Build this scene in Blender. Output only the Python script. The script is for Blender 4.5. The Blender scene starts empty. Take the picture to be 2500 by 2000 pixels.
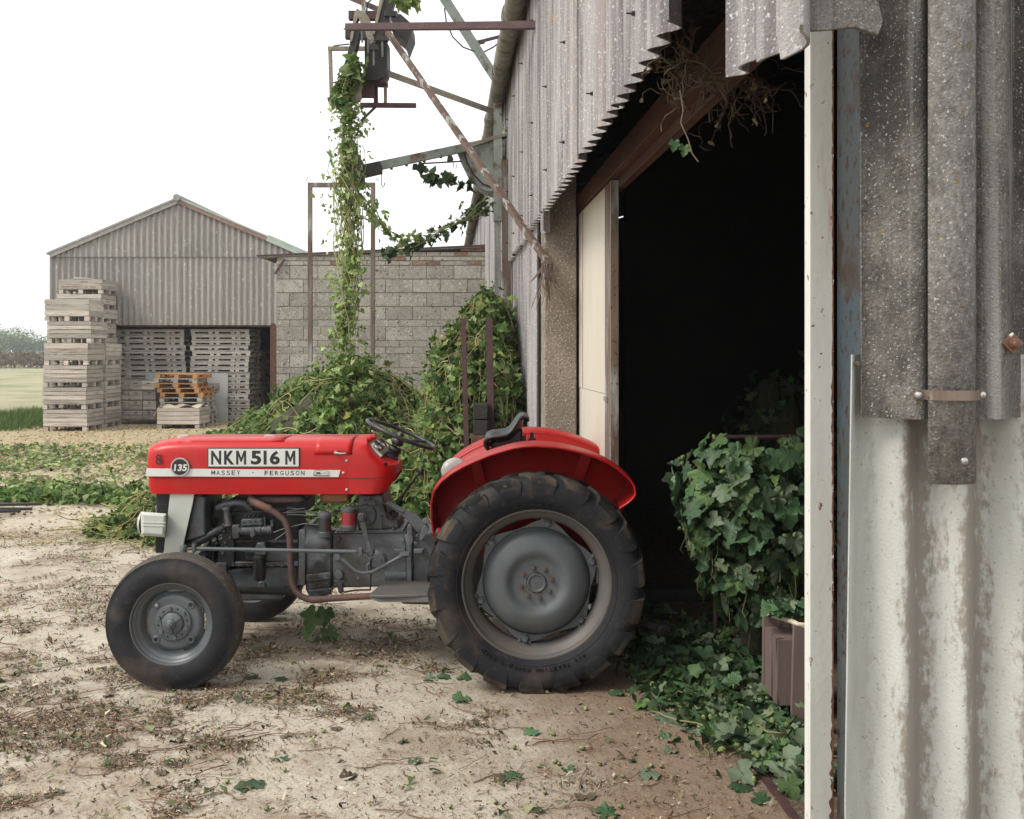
import bpy, math, random
import numpy as np
from mathutils import Vector, Matrix

random.seed(11)
rng = np.random.default_rng(11)
sc = bpy.context.scene
COL = sc.collection

# ------------------------------------------------------------------ camera
F, HZ, CH = 2550.0, 862.0, 1.68      # focal length and horizon in photo pixels, eye height in metres
cd = bpy.data.cameras.new('camera')
cd.sensor_width = 36.0
cd.lens = 36.0 * F / 2500.0
cd.shift_y = -(1000.0 - HZ) / 2500.0
cd.clip_start = 0.05
cd.clip_end = 2000.0
cam = bpy.data.objects.new('camera', cd)
cam.location = (0, 0, CH)
cam.rotation_euler = (math.radians(90), 0, 0)
COL.objects.link(cam)
sc.camera = cam

# ------------------------------------------------------------------ sky, sun, exposure
SUN_EL, SUN_AZ = math.radians(48), math.radians(-118)     # azimuth from +Y towards +X: behind the camera, to the left
world = bpy.data.worlds.new('World')
sc.world = world
world.use_nodes = True
wn, wl = world.node_tree.nodes, world.node_tree.links
wn.clear()
w_out = wn.new('ShaderNodeOutputWorld')
w_bg = wn.new('ShaderNodeBackground')
w_sky = wn.new('ShaderNodeTexSky')
w_sky.sky_type = 'NISHITA'
w_sky.sun_disc = False
w_sky.sun_elevation = SUN_EL
w_sky.sun_rotation = SUN_AZ
w_sky.dust_density = 4.0
w_hs = wn.new('ShaderNodeHueSaturation')
w_hs.inputs['Saturation'].default_value = 0.25
w_mul = wn.new('ShaderNodeMix'); w_mul.data_type = 'RGBA'; w_mul.blend_type = 'MIX'
w_mul.inputs[0].default_value = 0.86                       # an even cloud sheet in front of the clear sky
w_mul.inputs[7].default_value = (8.5, 8.65, 8.6, 1)
wl.new(w_sky.outputs[0], w_hs.inputs['Color'])
wl.new(w_hs.outputs[0], w_mul.inputs[6])
wl.new(w_mul.outputs[2], w_bg.inputs[0])
w_bg.inputs[1].default_value = 0.115
wl.new(w_bg.outputs[0], w_out.inputs[0])

sd = bpy.data.lights.new('sun', 'SUN')
sd.energy = 1.7
sd.angle = math.radians(22)
sd.color = (1.0, 0.94, 0.84)
sun = bpy.data.objects.new('sun', sd)
COL.objects.link(sun)
sdir = Vector((math.sin(SUN_AZ) * math.cos(SUN_EL), math.cos(SUN_AZ) * math.cos(SUN_EL), math.sin(SUN_EL)))
sun.rotation_euler = sdir.to_track_quat('Z', 'Y').to_euler()

sc.view_settings.view_transform = 'Standard'
sc.view_settings.look = 'None'
sc.view_settings.gamma = 1.0
sc.view_settings.exposure = 0.62
sc.view_settings.use_curve_mapping = False
sc.render.engine = 'CYCLES'
sc.cycles.use_denoising = True
sc.cycles.max_bounces = 8
sc.cycles.diffuse_bounces = 4
sc.cycles.caustics_reflective = False
sc.cycles.caustics_refractive = False

# ------------------------------------------------------------------ helpers: places
def P(x, y, Y):
    """point at depth Y that the photo shows at pixel (x, y)"""
    return Vector(((x - 1250.0) * Y / F, Y, CH - (y - HZ) * Y / F))

def GP(x, y):
    """point on the ground at pixel (x, y)"""
    return P(x, y, F * CH / (y - HZ))

# ------------------------------------------------------------------ helpers: meshes
def link(name, me, parent=None, M=None):
    o = bpy.data.objects.new(name, me)
    COL.objects.link(o)
    if parent is not None:
        o.parent = parent
    if M is not None:
        o.matrix_basis = M
    return o

def tag(o, label=None, cat=None, group=None, kind=None):
    if label: o['label'] = label
    if cat: o['category'] = cat
    if group: o['group'] = group
    if kind: o['kind'] = kind
    return o

def empty(name, loc=(0, 0, 0), rz=0.0, label=None, cat=None, group=None):
    o = bpy.data.objects.new(name, None)
    o.empty_display_size = 0.2
    o.location = loc
    o.rotation_euler = (0, 0, rz)
    COL.objects.link(o)
    return tag(o, label, cat, group)

def to_world(o):
    """children of o keep world coordinates"""
    o['_w'] = 1
    return o

def frame_of(d, up=Vector((0, 0, 1))):
    d = Vector(d).normalized()
    if abs(d.dot(up)) > 0.98:
        up = Vector((0, 1, 0)) if abs(d.y) < 0.9 else Vector((1, 0, 0))
    s = d.cross(up).normalized()
    u = s.cross(d).normalized()
    return d, s, u

class MB:
    def __init__(self):
        self.v, self.f, self.m = [], [], []
        self.mi = 0
    def add(self, vs, fs):
        n = len(self.v)
        self.v += [tuple(p) for p in vs]
        self.f += [tuple(i + n for i in f) for f in fs]
        self.m += [self.mi] * len(fs)
        return self
    def box(self, x0, x1, y0, y1, z0, z1):
        return self.add([(x0,y0,z0),(x1,y0,z0),(x1,y1,z0),(x0,y1,z0),(x0,y0,z1),(x1,y0,z1),(x1,y1,z1),(x0,y1,z1)],
                        [(0,3,2,1),(4,5,6,7),(0,1,5,4),(1,2,6,5),(2,3,7,6),(3,0,4,7)])
    def bar(self, p0, p1, w, h=None, up=Vector((0,0,1))):
        """box beam from p0 to p1, w sideways, h along up"""
        h = w if h is None else h
        p0, p1 = Vector(p0), Vector(p1)
        d, s, u = frame_of(p1 - p0, Vector(up))
        vs = []
        for p in (p0, p1):
            for a, b in ((-1,-1),(1,-1),(1,1),(-1,1)):
                vs.append(p + s*(a*w/2) + u*(b*h/2))
        return self.add(vs, [(0,1,2,3),(7,6,5,4),(0,4,5,1),(1,5,6,2),(2,6,7,3),(3,7,4,0)])
    def angle(self, p0, p1, w, t=0.006, up=Vector((0,0,1))):
        """angle iron"""
        p0, p1 = Vector(p0), Vector(p1)
        d, s, u = frame_of(p1 - p0, Vector(up))
        self.bar(p0 + u*(w/2-t/2), p1 + u*(w/2-t/2), w, t, up)
        return self.bar(p0 + s*(w/2-t/2) - u*t/2, p1 + s*(w/2-t/2) - u*t/2, t, w - t, up)
    def tube(self, path, r, n=8, cap=True):
        path = [Vector(p) for p in path]
        k = len(path)
        rs = r if isinstance(r, (list, tuple)) else [r]*k
        vs, fs = [], []
        pu = None
        for i, p in enumerate(path):
            d = (path[min(i+1,k-1)] - path[max(i-1,0)])
            if d.length < 1e-9: d = Vector((0,0,1))
            d.normalize()
            if pu is None:
                _, s, u = frame_of(d)
            else:
                u = pu - d*pu.dot(d)
                if u.length < 1e-6: _, s, u = frame_of(d)
                u.normalize(); s = d.cross(u)
            pu = u
            for j in range(n):
                a = 2*math.pi*j/n
                vs.append(p + (s*math.cos(a) + u*math.sin(a))*rs[i])
        for i in range(k-1):
            for j in range(n):
                a, b = i*n+j, i*n+(j+1)%n
                fs.append((a, b, b+n, a+n))
        if cap:
            fs.append(tuple(range(n))[::-1]); fs.append(tuple(range((k-1)*n, k*n)))
        return self.add(vs, fs)
    def cyl(self, p0, p1, r0, r1=None, n=16):
        return self.tube([p0, p1], [r0, r0 if r1 is None else r1], n)
    def lathe(self, prof, o, axis=(0,1,0), n=48, close=False):
        """profile [(radius, distance along axis)]"""
        o = Vector(o); d, s, u = frame_of(Vector(axis))
        k = len(prof); vs, fs = [], []
        for r, a in prof:
            for j in range(n):
                t = 2*math.pi*j/n
                vs.append(o + d*a + (s*math.cos(t) + u*math.sin(t))*r)
        for i in range(k-1 + (1 if close else 0)):
            for j in range(n):
                a, b = i*n+j, i*n+(j+1)%n
                c, e = ((i+1)%k)*n+(j+1)%n, ((i+1)%k)*n+j
                fs.append((a, b, c, e))
        return self.add(vs, fs)
    def prism(self, pts, ext):
        pts = [Vector(p) for p in pts]; ext = Vector(ext); n = len(pts)
        vs = pts + [p + ext for p in pts]
        fs = [tuple(range(n)), tuple(range(2*n-1, n-1, -1))]
        for i in range(n):
            j = (i+1) % n
            fs.append((i, i+n, j+n, j))
        return self.add(vs, fs)
    def plate(self, px, Y0, Y1):
        """outline in photo pixels at depth Y0, extruded straight back to depth Y1"""
        return self.prism([P(x, y, Y0) for x, y in px], (0, Y1-Y0, 0))
    def loft(self, rings, closed=True, cap=True):
        n = len(rings[0]); vs, fs = [], []
        for r in rings: vs += [Vector(p) for p in r]
        for i in range(len(rings)-1):
            for j in range(n if closed else n-1):
                a, b = i*n+j, i*n+(j+1)%n
                fs.append((a, b, b+n, a+n))
        if cap and closed:
            fs.append(tuple(range(n))[::-1]); fs.append(tuple(range((len(rings)-1)*n, len(rings)*n)))
        return self.add(vs, fs)
    def mesh(self, name, mats, smooth=None):
        me = bpy.data.meshes.new(name)
        me.from_pydata(self.v, [], self.f)
        for m in (mats if isinstance(mats, (list, tuple)) else [mats]):
            me.materials.append(m)
        if any(self.m): me.polygons.foreach_set('material_index', self.m)
        import bmesh as _b
        bm = _b.new(); bm.from_mesh(me)
        _b.ops.recalc_face_normals(bm, faces=bm.faces)
        bm.to_mesh(me); bm.free()
        if smooth is not None:
            me.shade_smooth()
            me.set_sharp_from_angle(angle=math.radians(smooth))
        return me
    def build(self, name, mats, parent=None, smooth=None, bevel=0.0, bseg=2):
        o = link(name, self.mesh(name, mats, smooth), parent)
        if parent is not None and '_w' in parent:
            if parent.type == 'EMPTY':
                o.matrix_parent_inverse = parent.matrix_basis.inverted()
            o['_w'] = 1
        if bevel:
            b = o.modifiers.new('bevel', 'BEVEL')
            b.width = bevel; b.segments = bseg; b.limit_method = 'ANGLE'; b.angle_limit = math.radians(40)
        return o

def copy_tree(o, parent=None, M=None):
    c = o.copy(); COL.objects.link(c)
    c.parent = parent
    if M is not None: c.matrix_basis = M
    for ch in o.children: copy_tree(ch, c)
    return c

# text as mesh, fitted into a box in the XZ plane facing the camera
def text_geo(s, off=0.0, depth=0.0):
    cu = bpy.data.curves.new('t', 'FONT'); cu.body = s; cu.size = 1.0
    cu.offset = off; cu.extrude = depth; cu.resolution_u = 3
    o = bpy.data.objects.new('t', cu); COL.objects.link(o)
    dg = bpy.context.evaluated_depsgraph_get()
    me = bpy.data.meshes.new_from_object(o.evaluated_get(dg))
    vs = np.array([v.co[:] for v in me.vertices]); fs = [tuple(p.vertices) for p in me.polygons]
    bpy.data.objects.remove(o); bpy.data.curves.remove(cu); bpy.data.meshes.remove(me)
    return vs, fs

def fit_text(mb, s, p0, p1, thick=0.001, off=0.02, slant=0.0):
    """p0 lower left, p1 upper right; letters face -Y, backs at p0.y"""
    vs, fs = text_geo(s, off, 0.5)
    lo, hi = vs.min(0), vs.max(0)
    q = (vs - lo) / (hi - lo)
    X = p0.x + q[:,0]*(p1.x-p0.x) + slant*q[:,1]*(p1.z-p0.z)
    Z = p0.z + q[:,1]*(p1.z-p0.z)
    Y = p0.y - q[:,2]*thick
    mb.add(np.stack([X, Y, Z], 1).tolist(), fs)

# fast triangle meshes from numpy
def np_mesh(name, V, T, mat, tint=None, smooth=False):
    me = bpy.data.meshes.new(name)
    V = np.ascontiguousarray(V, dtype=np.float32); T = np.ascontiguousarray(T, dtype=np.int32)
    me.vertices.add(len(V)); me.vertices.foreach_set('co', V.ravel())
    me.loops.add(T.size); me.loops.foreach_set('vertex_index', T.ravel())
    me.polygons.add(len(T))
    me.polygons.foreach_set('loop_start', np.arange(0, T.size, 3, dtype=np.int32))
    me.polygons.foreach_set('loop_total', np.full(len(T), 3, dtype=np.int32))
    me.materials.append(mat)
    if tint is not None:
        a = me.color_attributes.new('tint', 'FLOAT_COLOR', 'POINT')
        c = np.ones((len(V), 4), dtype=np.float32); c[:, :3] = tint
        a.data.foreach_set('color', c.ravel())
    if smooth:
        me.polygons.foreach_set('use_smooth', np.ones(len(T), dtype=bool))
    me.update(calc_edges=True)
    return me

def rots(nrm, spin):
    """rotation matrices whose z axis is nrm, turned by spin"""
    n = nrm / np.linalg.norm(nrm, axis=1, keepdims=True)
    a = np.where(np.abs(n[:, 2:3]) < 0.9, np.array([[0, 0, 1.0]]), np.array([[1.0, 0, 0]]))
    x = np.cross(a, n); x /= np.linalg.norm(x, axis=1, keepdims=True)
    y = np.cross(n, x)
    c, s = np.cos(spin)[:, None], np.sin(spin)[:, None]
    X = x*c + y*s; Y = -x*s + y*c
    return np.stack([X, Y, n], axis=2)

def scatter(name, tmpl, pos, R, s, cols, mat, parent=None, stretch=None):
    tv, tt = tmpl
    N, K = len(pos), len(tv)
    S = np.broadcast_to(np.asarray(s, float).reshape(-1, 1, 1) if np.ndim(s) else s, (N, 1, 1)) * (1 if stretch is None else stretch[:, None, :])
    V = np.einsum('nij,nkj->nki', R, tv[None] * S) + pos[:, None]
    T = tt[None] + (np.arange(N) * K)[:, None, None]
    me = np_mesh(name, V.reshape(-1, 3), T.reshape(-1, 3), mat, np.repeat(cols, K, 0))
    o = link(name, me, parent)
    if parent is not None and '_w' in parent:
        if parent.type == 'EMPTY': o.matrix_parent_inverse = parent.matrix_basis.inverted()
        o['_w'] = 1
    return o

def tubes_np(name, paths, r, mat, cols, parent=None, n=4):
    """many thin tubes: paths (N,k,3), r (N,)"""
    N, k, _ = paths.shape
    d = np.gradient(paths, axis=1); d /= np.linalg.norm(d, axis=2, keepdims=True) + 1e-9
    a = np.zeros_like(d); a[..., 2] = 1; a[np.abs(d[..., 2]) > 0.9] = (1, 0, 0)
    s = np.cross(d, a); s /= np.linalg.norm(s, axis=2, keepdims=True) + 1e-9
    u = np.cross(s, d)
    ang = 2*np.pi*np.arange(n)/n
    V = paths[:, :, None] + (s[:, :, None]*np.cos(ang)[:, None] + u[:, :, None]*np.sin(ang)[:, None]) * r[:, None, None, None]
    i = np.arange(k-1)[:, None]*n; j = np.arange(n)[None]
    A, B = i + j, i + (j+1) % n
    q = np.concatenate([np.stack([A, B, B+n], -1).reshape(-1, 3), np.stack([A, B+n, A+n], -1).reshape(-1, 3)])
    T = q[None] + (np.arange(N)*k*n)[:, None, None]
    me = np_mesh(name, V.reshape(-1, 3), T.reshape(-1, 3), mat, np.repeat(cols, k*n, 0), smooth=True)
    o = link(name, me, parent)
    if parent is not None and '_w' in parent:
        if parent.type == 'EMPTY': o.matrix_parent_inverse = parent.matrix_basis.inverted()
        o['_w'] = 1
    return o

_g = rng.random((257, 257))
def vnoise(x, y, sc_=1.0, seed=0):
    x = np.asarray(x)*sc_ + 37.7*seed + 500; y = np.asarray(y)*sc_ + 91.3*seed + 500
    xi, yi = np.floor(x).astype(int), np.floor(y).astype(int)
    fx, fy = x-xi, y-yi
    fx, fy = fx*fx*(3-2*fx), fy*fy*(3-2*fy)
    g = lambda a, b: _g[a % 256, b % 256]
    return (g(xi,yi)*(1-fx)+g(xi+1,yi)*fx)*(1-fy) + (g(xi,yi+1)*(1-fx)+g(xi+1,yi+1)*fx)*fy
def fnoise(x, y, sc_=1.0, seed=0):
    return (vnoise(x,y,sc_,seed)*.5 + vnoise(x,y,sc_*2.1,seed+1)*.3 + vnoise(x,y,sc_*4.3,seed+2)*.2)

# ------------------------------------------------------------------ helpers: materials
def pm(name, c1, c2=None, s1=5.0, ramp=(.35, .65), rough=.6, metal=0.0, bump=0.0, bs=60.0,
       blot=None, blot_s=1.5, blot_r=(.52, .62), blot_k=1.0, blot2=None, blot2_s=3.0, blot2_r=(.55, .65), blot2_st=(1,1,1),
       speck=None, speck_s=40.0, speck_r=(.62, .68), speck2=None, speck2_s=60.0, speck2_r=(.64, .68),
       st=(1, 1, 1), rand=0.0, coat=0.0, tint=False, trans=0.0, spec=None):
    m = bpy.data.materials.new(name); m.use_nodes = True
    nd, ln = m.node_tree.nodes, m.node_tree.links
    b = nd['Principled BSDF']
    tc = nd.new('ShaderNodeTexCoord')
    src = tc.outputs['Object']
    oi = None
    if rand:
        oi = nd.new('ShaderNodeObjectInfo')
        mu = nd.new('ShaderNodeVectorMath'); mu.operation = 'MULTIPLY_ADD'
        cb = nd.new('ShaderNodeCombineXYZ')
        for i in range(3): ln.new(oi.outputs['Random'], cb.inputs[i])
        ln.new(cb.outputs[0], mu.inputs[0]); mu.inputs[1].default_value = (37, 53, 71)
        ln.new(src, mu.inputs[2]); src = mu.outputs[0]
    def mapped(stv):
        if tuple(stv) == (1, 1, 1): return src
        mp = nd.new('ShaderNodeVectorMath'); mp.operation = 'MULTIPLY'
        ln.new(src, mp.inputs[0]); mp.inputs[1].default_value = stv
        return mp.outputs[0]
    base = mapped(st)
    def mask(scale, r, vec, det=5.0, rgh=.6):
        n = nd.new('ShaderNodeTexNoise'); n.inputs['Scale'].default_value = scale
        n.inputs['Detail'].default_value = det; n.inputs['Roughness'].default_value = rgh
        ln.new(vec, n.inputs['Vector'])
        mr = nd.new('ShaderNodeMapRange'); mr.inputs[1].default_value, mr.inputs[2].default_value = r
        ln.new(n.outputs[0], mr.inputs[0])
        return mr.outputs[0]
    def mix(fac, a, c, k=1.0):
        mx = nd.new('ShaderNodeMix'); mx.data_type = 'RGBA'
        if k != 1.0:
            mm = nd.new('ShaderNodeMath'); mm.operation = 'MULTIPLY'; mm.inputs[1].default_value = k
            ln.new(fac, mm.inputs[0]); fac = mm.outputs[0]
        ln.new(fac, mx.inputs[0])
        if isinstance(a, tuple): mx.inputs[6].default_value = (*a, 1)
        else: ln.new(a, mx.inputs[6])
        mx.inputs[7].default_value = (*c, 1)
        return mx.outputs[2]
    col = tuple(c1)
    if c2: col = mix(mask(s1, ramp, base), col, c2)
    if blot: col = mix(mask(blot_s, blot_r, base), col, blot, blot_k)
    if blot2: col = mix(mask(blot2_s, blot2_r, mapped(blot2_st)), col, blot2)
    if speck: col = mix(mask(speck_s, speck_r, src, 2.0), col, speck)
    if speck2: col = mix(mask(speck2_s, speck2_r, src, 2.0), col, speck2)
    if tint:
        at = nd.new('ShaderNodeAttribute'); at.attribute_name = 'tint'
        mx = nd.new('ShaderNodeMix'); mx.data_type = 'RGBA'; mx.blend_type = 'MULTIPLY'; mx.inputs[0].default_value = 1
        if isinstance(col, tuple): mx.inputs[6].default_value = (*col, 1)
        else: ln.new(col, mx.inputs[6])
        ln.new(at.outputs['Color'], mx.inputs[7]); col = mx.outputs[2]
    if rand:
        mr = nd.new('ShaderNodeMapRange'); mr.inputs[3].default_value = 1-rand; mr.inputs[4].default_value = 1+rand
        ln.new(oi.outputs['Random'], mr.inputs[0])
        mx = nd.new('ShaderNodeVectorMath'); mx.operation = 'SCALE'
        if isinstance(col, tuple): mx.inputs[0].default_value = col
        else: ln.new(col, mx.inputs[0])
        ln.new(mr.outputs[0], mx.inputs['Scale']); col = mx.outputs[0]
    if isinstance(col, tuple): b.inputs['Base Color'].default_value = (*col, 1)
    else: ln.new(col, b.inputs['Base Color'])
    b.inputs['Roughness'].default_value = rough
    b.inputs['Metallic'].default_value = metal
    if spec is not None: b.inputs['Specular IOR Level'].default_value = spec
    if coat:
        b.inputs['Coat Weight'].default_value = coat; b.inputs['Coat Roughness'].default_value = .12
    if bump:
        n = nd.new('ShaderNodeTexNoise'); n.inputs['Scale'].default_value = bs; n.inputs['Detail'].default_value = 4
        ln.new(src, n.inputs['Vector'])
        bp = nd.new('ShaderNodeBump'); bp.inputs['Strength'].default_value = 1.0; bp.inputs['Distance'].default_value = bump
        ln.new(n.outputs[0], bp.inputs['Height']); ln.new(bp.outputs[0], b.inputs['Normal'])
    if trans:
        tr = nd.new('ShaderNodeBsdfTranslucent'); ms = nd.new('ShaderNodeMixShader'); ms.inputs[0].default_value = trans
        if isinstance(col, tuple): tr.inputs[0].default_value = (*col, 1)
        else: ln.new(col, tr.inputs[0])
        ln.new(b.outputs[0], ms.inputs[1]); ln.new(tr.outputs[0], ms.inputs[2])
        ln.new(ms.outputs[0], nd['Material Output'].inputs[0])
    return m

M = {}
M['red']      = pm('red_paint', (0.50,0.006,0.007), (0.43,0.006,0.006), 2.2, rough=.37, coat=.10, spec=.38, blot=(0.40,0.05,0.045), blot_s=5, blot_r=(.55,.80), blot_k=.6, blot2=(.30,.02,.015), blot2_s=9, blot2_r=(.62,.76), blot2_st=(.4,.4,3), speck=(0.17,0.05,0.035), speck_s=85, speck_r=(.70,.75), bump=.0006, bs=14)
M['red_dull'] = pm('red_paint_wing', (0.3854,0.0082,0.0082), (0.328,0.0082,0.00738), 3, rough=.42, coat=.05, spec=.35, blot=(0.246,0.041,0.0246), blot_s=5, blot_r=(.6,.8), blot_k=.7, speck=(0.41,0.164,0.123), speck_s=90, speck_r=(.74,.8), bump=.0005, bs=20)
M['cream']    = pm('cream_grey_paint', (0.51,0.527,0.4845), (0.4505,0.4675,0.425), 4, rough=.45, blot=(0.34,0.306,0.238), blot_s=7, blot_r=(.6,.75), speck=(0.255,0.17,0.102), speck_s=70, speck_r=(.72,.78))
M['white']    = pm('white_enamel', (0.663,0.6715,0.646), (0.595,0.6035,0.578), 5, rough=.4, speck=(0.34,0.2805,0.238), speck_s=80, speck_r=(.73,.8))
M['black']    = pm('black_paint', (.012,.012,.013), rough=.4)
M['chrome']   = pm('worn_chrome', (.55,.54,.52), (.42,.40,.37), 20, rough=.3, metal=.9)
M['cast']     = pm('grey_casting', (.112,.122,.132), (.06,.066,.072), 5, rough=.36, spec=.45, blot=(.06,.046,.036), blot_s=4, blot_r=(.5,.64), speck=(.19,.18,.17), speck_s=55, speck_r=(.65,.73), bump=.0018, bs=80, blot2=(.014,.0135,.0135), blot2_s=3.5, blot2_r=(.52,.63))
M['cast_d']   = pm('oily_shaded_casting', (.022,.0225,.024), (.013,.013,.014), 8, rough=.5, spec=.3, blot=(.045,.033,.025), blot_s=6, blot_r=(.55,.7), bump=.001, bs=80)  # oily castings; on block, head and timing cover the dark imitates shade
M['wheel']    = pm('grey_wheel_paint', (.108,.121,.130), (.084,.094,.101), 5, rough=.40, blot=(.13,.10,.075), blot_s=4, blot_r=(.55,.75), blot_k=.7, speck=(.09,.05,.03), speck_s=45, speck_r=(.70,.76), bump=.0006, bs=70)
M['rim']      = pm('dusty_rim', (.088,.09,.09), (.115,.102,.09), 6, rough=.55, blot=(.13,.10,.078), blot_s=7, blot_r=(.54,.72), speck=(.11,.05,.025), speck_s=30, speck_r=(.67,.75), bump=.0006)
M['rubber']   = pm('dusty_rubber', (.015,.016,.020), (.024,.024,.028), 4, rough=.72, spec=.22, blot=(.085,.066,.052), blot_s=3.4, blot_r=(.54,.68), blot_k=.8, speck=(.045,.038,.032), speck_s=35, speck_r=(.64,.74), bump=.0015, bs=50)
M['rubber_f'] = pm('worn_front_rubber', (.016,.017,.021), (.028,.027,.029), 5, rough=.72, spec=.22, blot=(.075,.060,.050), blot_s=4.5, blot_r=(.55,.70), blot_k=.75, speck=(.055,.046,.04), speck_s=40, speck_r=(.64,.74), bump=.0012, bs=50)
M['tread']    = pm('dusty_tread', (.085,.07,.058), (.045,.037,.032), 8, rough=.85, speck=(.14,.115,.09), speck_s=40, bump=.002)
M['rustpipe'] = pm('rusty_exhaust', (0.1148,0.06375,0.05525), (0.07225,0.0425,0.0408), 7, rough=.65, blot=(0.17,0.085,0.051), blot_s=5, blot_r=(.5,.65), speck=(0.2125,0.136,0.102), speck_s=60, speck_r=(.66,.74), bump=.001)
M['tread_r']  = pm('dusty_lug', (.014,.0135,.014), (.10,.078,.060), 4, ramp=(.42,.62), rough=.85, spec=.2, speck=(.09,.072,.056), speck_s=40, speck_r=(.62,.7), bump=.002, bs=50)
M['steel']    = pm('bare_steel', (.2,.2,.2), (.12,.12,.12), 10, rough=.4, metal=.6, blot=(.1,.06,.04), blot_s=8)
M['nut']      = pm('rusty_nut', (.15,.09,.06), (.1,.08,.07), 30, rough=.6, metal=.3)
M['plastic']  = pm('black_plastic', (.018,.019,.022), (.028,.029,.032), 6, rough=.38, speck=(.07,.065,.06), speck_s=60, speck_r=(.68,.76))
M['orange']   = pm('orange_brown_tank', (.32,.12,.03), (.2,.07,.02), 10, rough=.5)
M['filterlab']= pm('filter_label', (.03,.03,.03), (.26,.02,.03), 2.5, ramp=(.48,.52), rough=.4)
M['lamp']     = pm('lamp_glass', (.5,.48,.44), (.4,.38,.36), 20, rough=.25)
# ================================================================== more materials
M['ground'] = None
def ground_mat():
    m = bpy.data.materials.new('yard_concrete'); m.use_nodes = True
    nd, ln = m.node_tree.nodes, m.node_tree.links; b = nd['Principled BSDF']
    geo = nd.new('ShaderNodeNewGeometry'); pos = geo.outputs['Position']
    sep = nd.new('ShaderNodeSeparateXYZ'); ln.new(pos, sep.inputs[0])
    def noise(s, det=5, rgh=.6, st=None):
        n = nd.new('ShaderNodeTexNoise'); n.inputs['Scale'].default_value = s; n.inputs['Detail'].default_value = det; n.inputs['Roughness'].default_value = rgh
        v = pos
        if st:
            mp = nd.new('ShaderNodeVectorMath'); mp.operation = 'MULTIPLY'; mp.inputs[1].default_value = st; ln.new(pos, mp.inputs[0]); v = mp.outputs[0]
        ln.new(v, n.inputs['Vector']); return n.outputs[0]
    def rng_(v, a, c, o0=0., o1=1.):
        r = nd.new('ShaderNodeMapRange'); r.inputs[1].default_value = a; r.inputs[2].default_value = c; r.inputs[3].default_value = o0; r.inputs[4].default_value = o1
        ln.new(v, r.inputs[0]); return r.outputs[0]
    def mth(op, a, c):
        n = nd.new('ShaderNodeMath'); n.operation = op
        for i, q in enumerate((a, c)):
            if isinstance(q, (int, float)): n.inputs[i].default_value = q
            else: ln.new(q, n.inputs[i])
        return n.outputs[0]
    def mix(f, a, c):
        x = nd.new('ShaderNodeMix'); x.data_type = 'RGBA'; ln.new(f, x.inputs[0])
        for i, q in ((6, a), (7, c)):
            if isinstance(q, tuple): x.inputs[i].default_value = (*q, 1)
            else: ln.new(q, x.inputs[i])
        return x.outputs[2]
    n1, n2, n3, n4 = noise(.9), noise(4.5, 6), noise(60, 3), noise(220, 2)
    n5 = noise(1.5, 6, .65)
    col = mix(rng_(n1, .35, .65), (.53,.485,.405), (.43,.38,.305))
    col = mix(rng_(n2, .54, .74), col, (.28,.23,.175))
    col = mix(mth('MULTIPLY', rng_(n5, .50, .62), .75), col, (.26,.205,.15))
    # trodden soil along the barn, with an uneven edge
    edge = mth('ADD', sep.outputs[0], mth('MULTIPLY', sep.outputs[1], .02))
    edge = mth('ADD', edge, mth('MULTIPLY', mth('SUBTRACT', noise(1.3, 6), .5), 1.6))
    col = mix(mth('MULTIPLY', rng_(edge, -.05, .60), .92), col, mix(rng_(n2, .4, .65), (.19,.125,.085), (.25,.17,.12)))
    # hop dust and chaff over the far yard
    far = mth('ADD', sep.outputs[1], mth('MULTIPLY', mth('SUBTRACT', noise(.5, 5), .5), 5.))
    col = mix(rng_(far, 9.5, 17), col, mix(rng_(n2, .4, .6), (.40,.335,.215), (.33,.26,.165)))
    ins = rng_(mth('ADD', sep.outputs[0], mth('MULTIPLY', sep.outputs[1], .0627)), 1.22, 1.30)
    col = mix(mth('MULTIPLY', ins, .9), col, (.085,.055,.038))  # barn floor: dark earth that also carries the interior's shade
    # darker brown patch with an uneven edge under the engine
    d = nd.new('ShaderNodeVectorMath'); d.operation = 'SUBTRACT'; ln.new(pos, d.inputs[0]); d.inputs[1].default_value = (-1.05, 6.0, 0)
    sc_ = nd.new('ShaderNodeVectorMath'); sc_.operation = 'MULTIPLY'; ln.new(d.outputs[0], sc_.inputs[0]); sc_.inputs[1].default_value = (1.1, 2.2, 0)
    le = nd.new('ShaderNodeVectorMath'); le.operation = 'LENGTH'; ln.new(sc_.outputs[0], le.inputs[0])
    dark_patch = rng_(mth('ADD', le.outputs['Value'], mth('MULTIPLY', mth('SUBTRACT', noise(4, 4), .5), 1.8)), .95, .70)
    col = mix(mth('MULTIPLY', dark_patch, .7), col, (.13,.10,.075))
    n6 = noise(17, 6, .7)
    col = mix(mth('MULTIPLY', rng_(n6, .50, .66), .55), col, (.31,.245,.17))
    col = mix(mth('MULTIPLY', rng_(n3, .53, .64), .55), col, (.21,.16,.115))
    col = mix(mth('MULTIPLY', rng_(n4, .58, .66), .4), col, (.48,.42,.33))
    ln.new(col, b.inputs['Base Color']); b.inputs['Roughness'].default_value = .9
    b.inputs['Specular IOR Level'].default_value = .2
    bp = nd.new('ShaderNodeBump'); bp.inputs['Distance'].default_value = .016; bp.inputs['Strength'].default_value = 1.0
    ln.new(mth('ADD', mth('MULTIPLY', n3, .35), mth('ADD', n2, mth('MULTIPLY', n4, .12))), bp.inputs['Height']); ln.new(bp.outputs[0], b.inputs['Normal'])
    return m
M['ground'] = ground_mat()
M['field']   = pm('stubble_field', (.33,.29,.195), (.25,.24,.135), .35, ramp=(.42,.62), rough=.95, blot=(.15,.185,.07), blot_s=.16, blot_r=(.54,.64), speck=(.36,.31,.2), speck_s=8, bump=.05, bs=6, st=(1,1,1))
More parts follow.
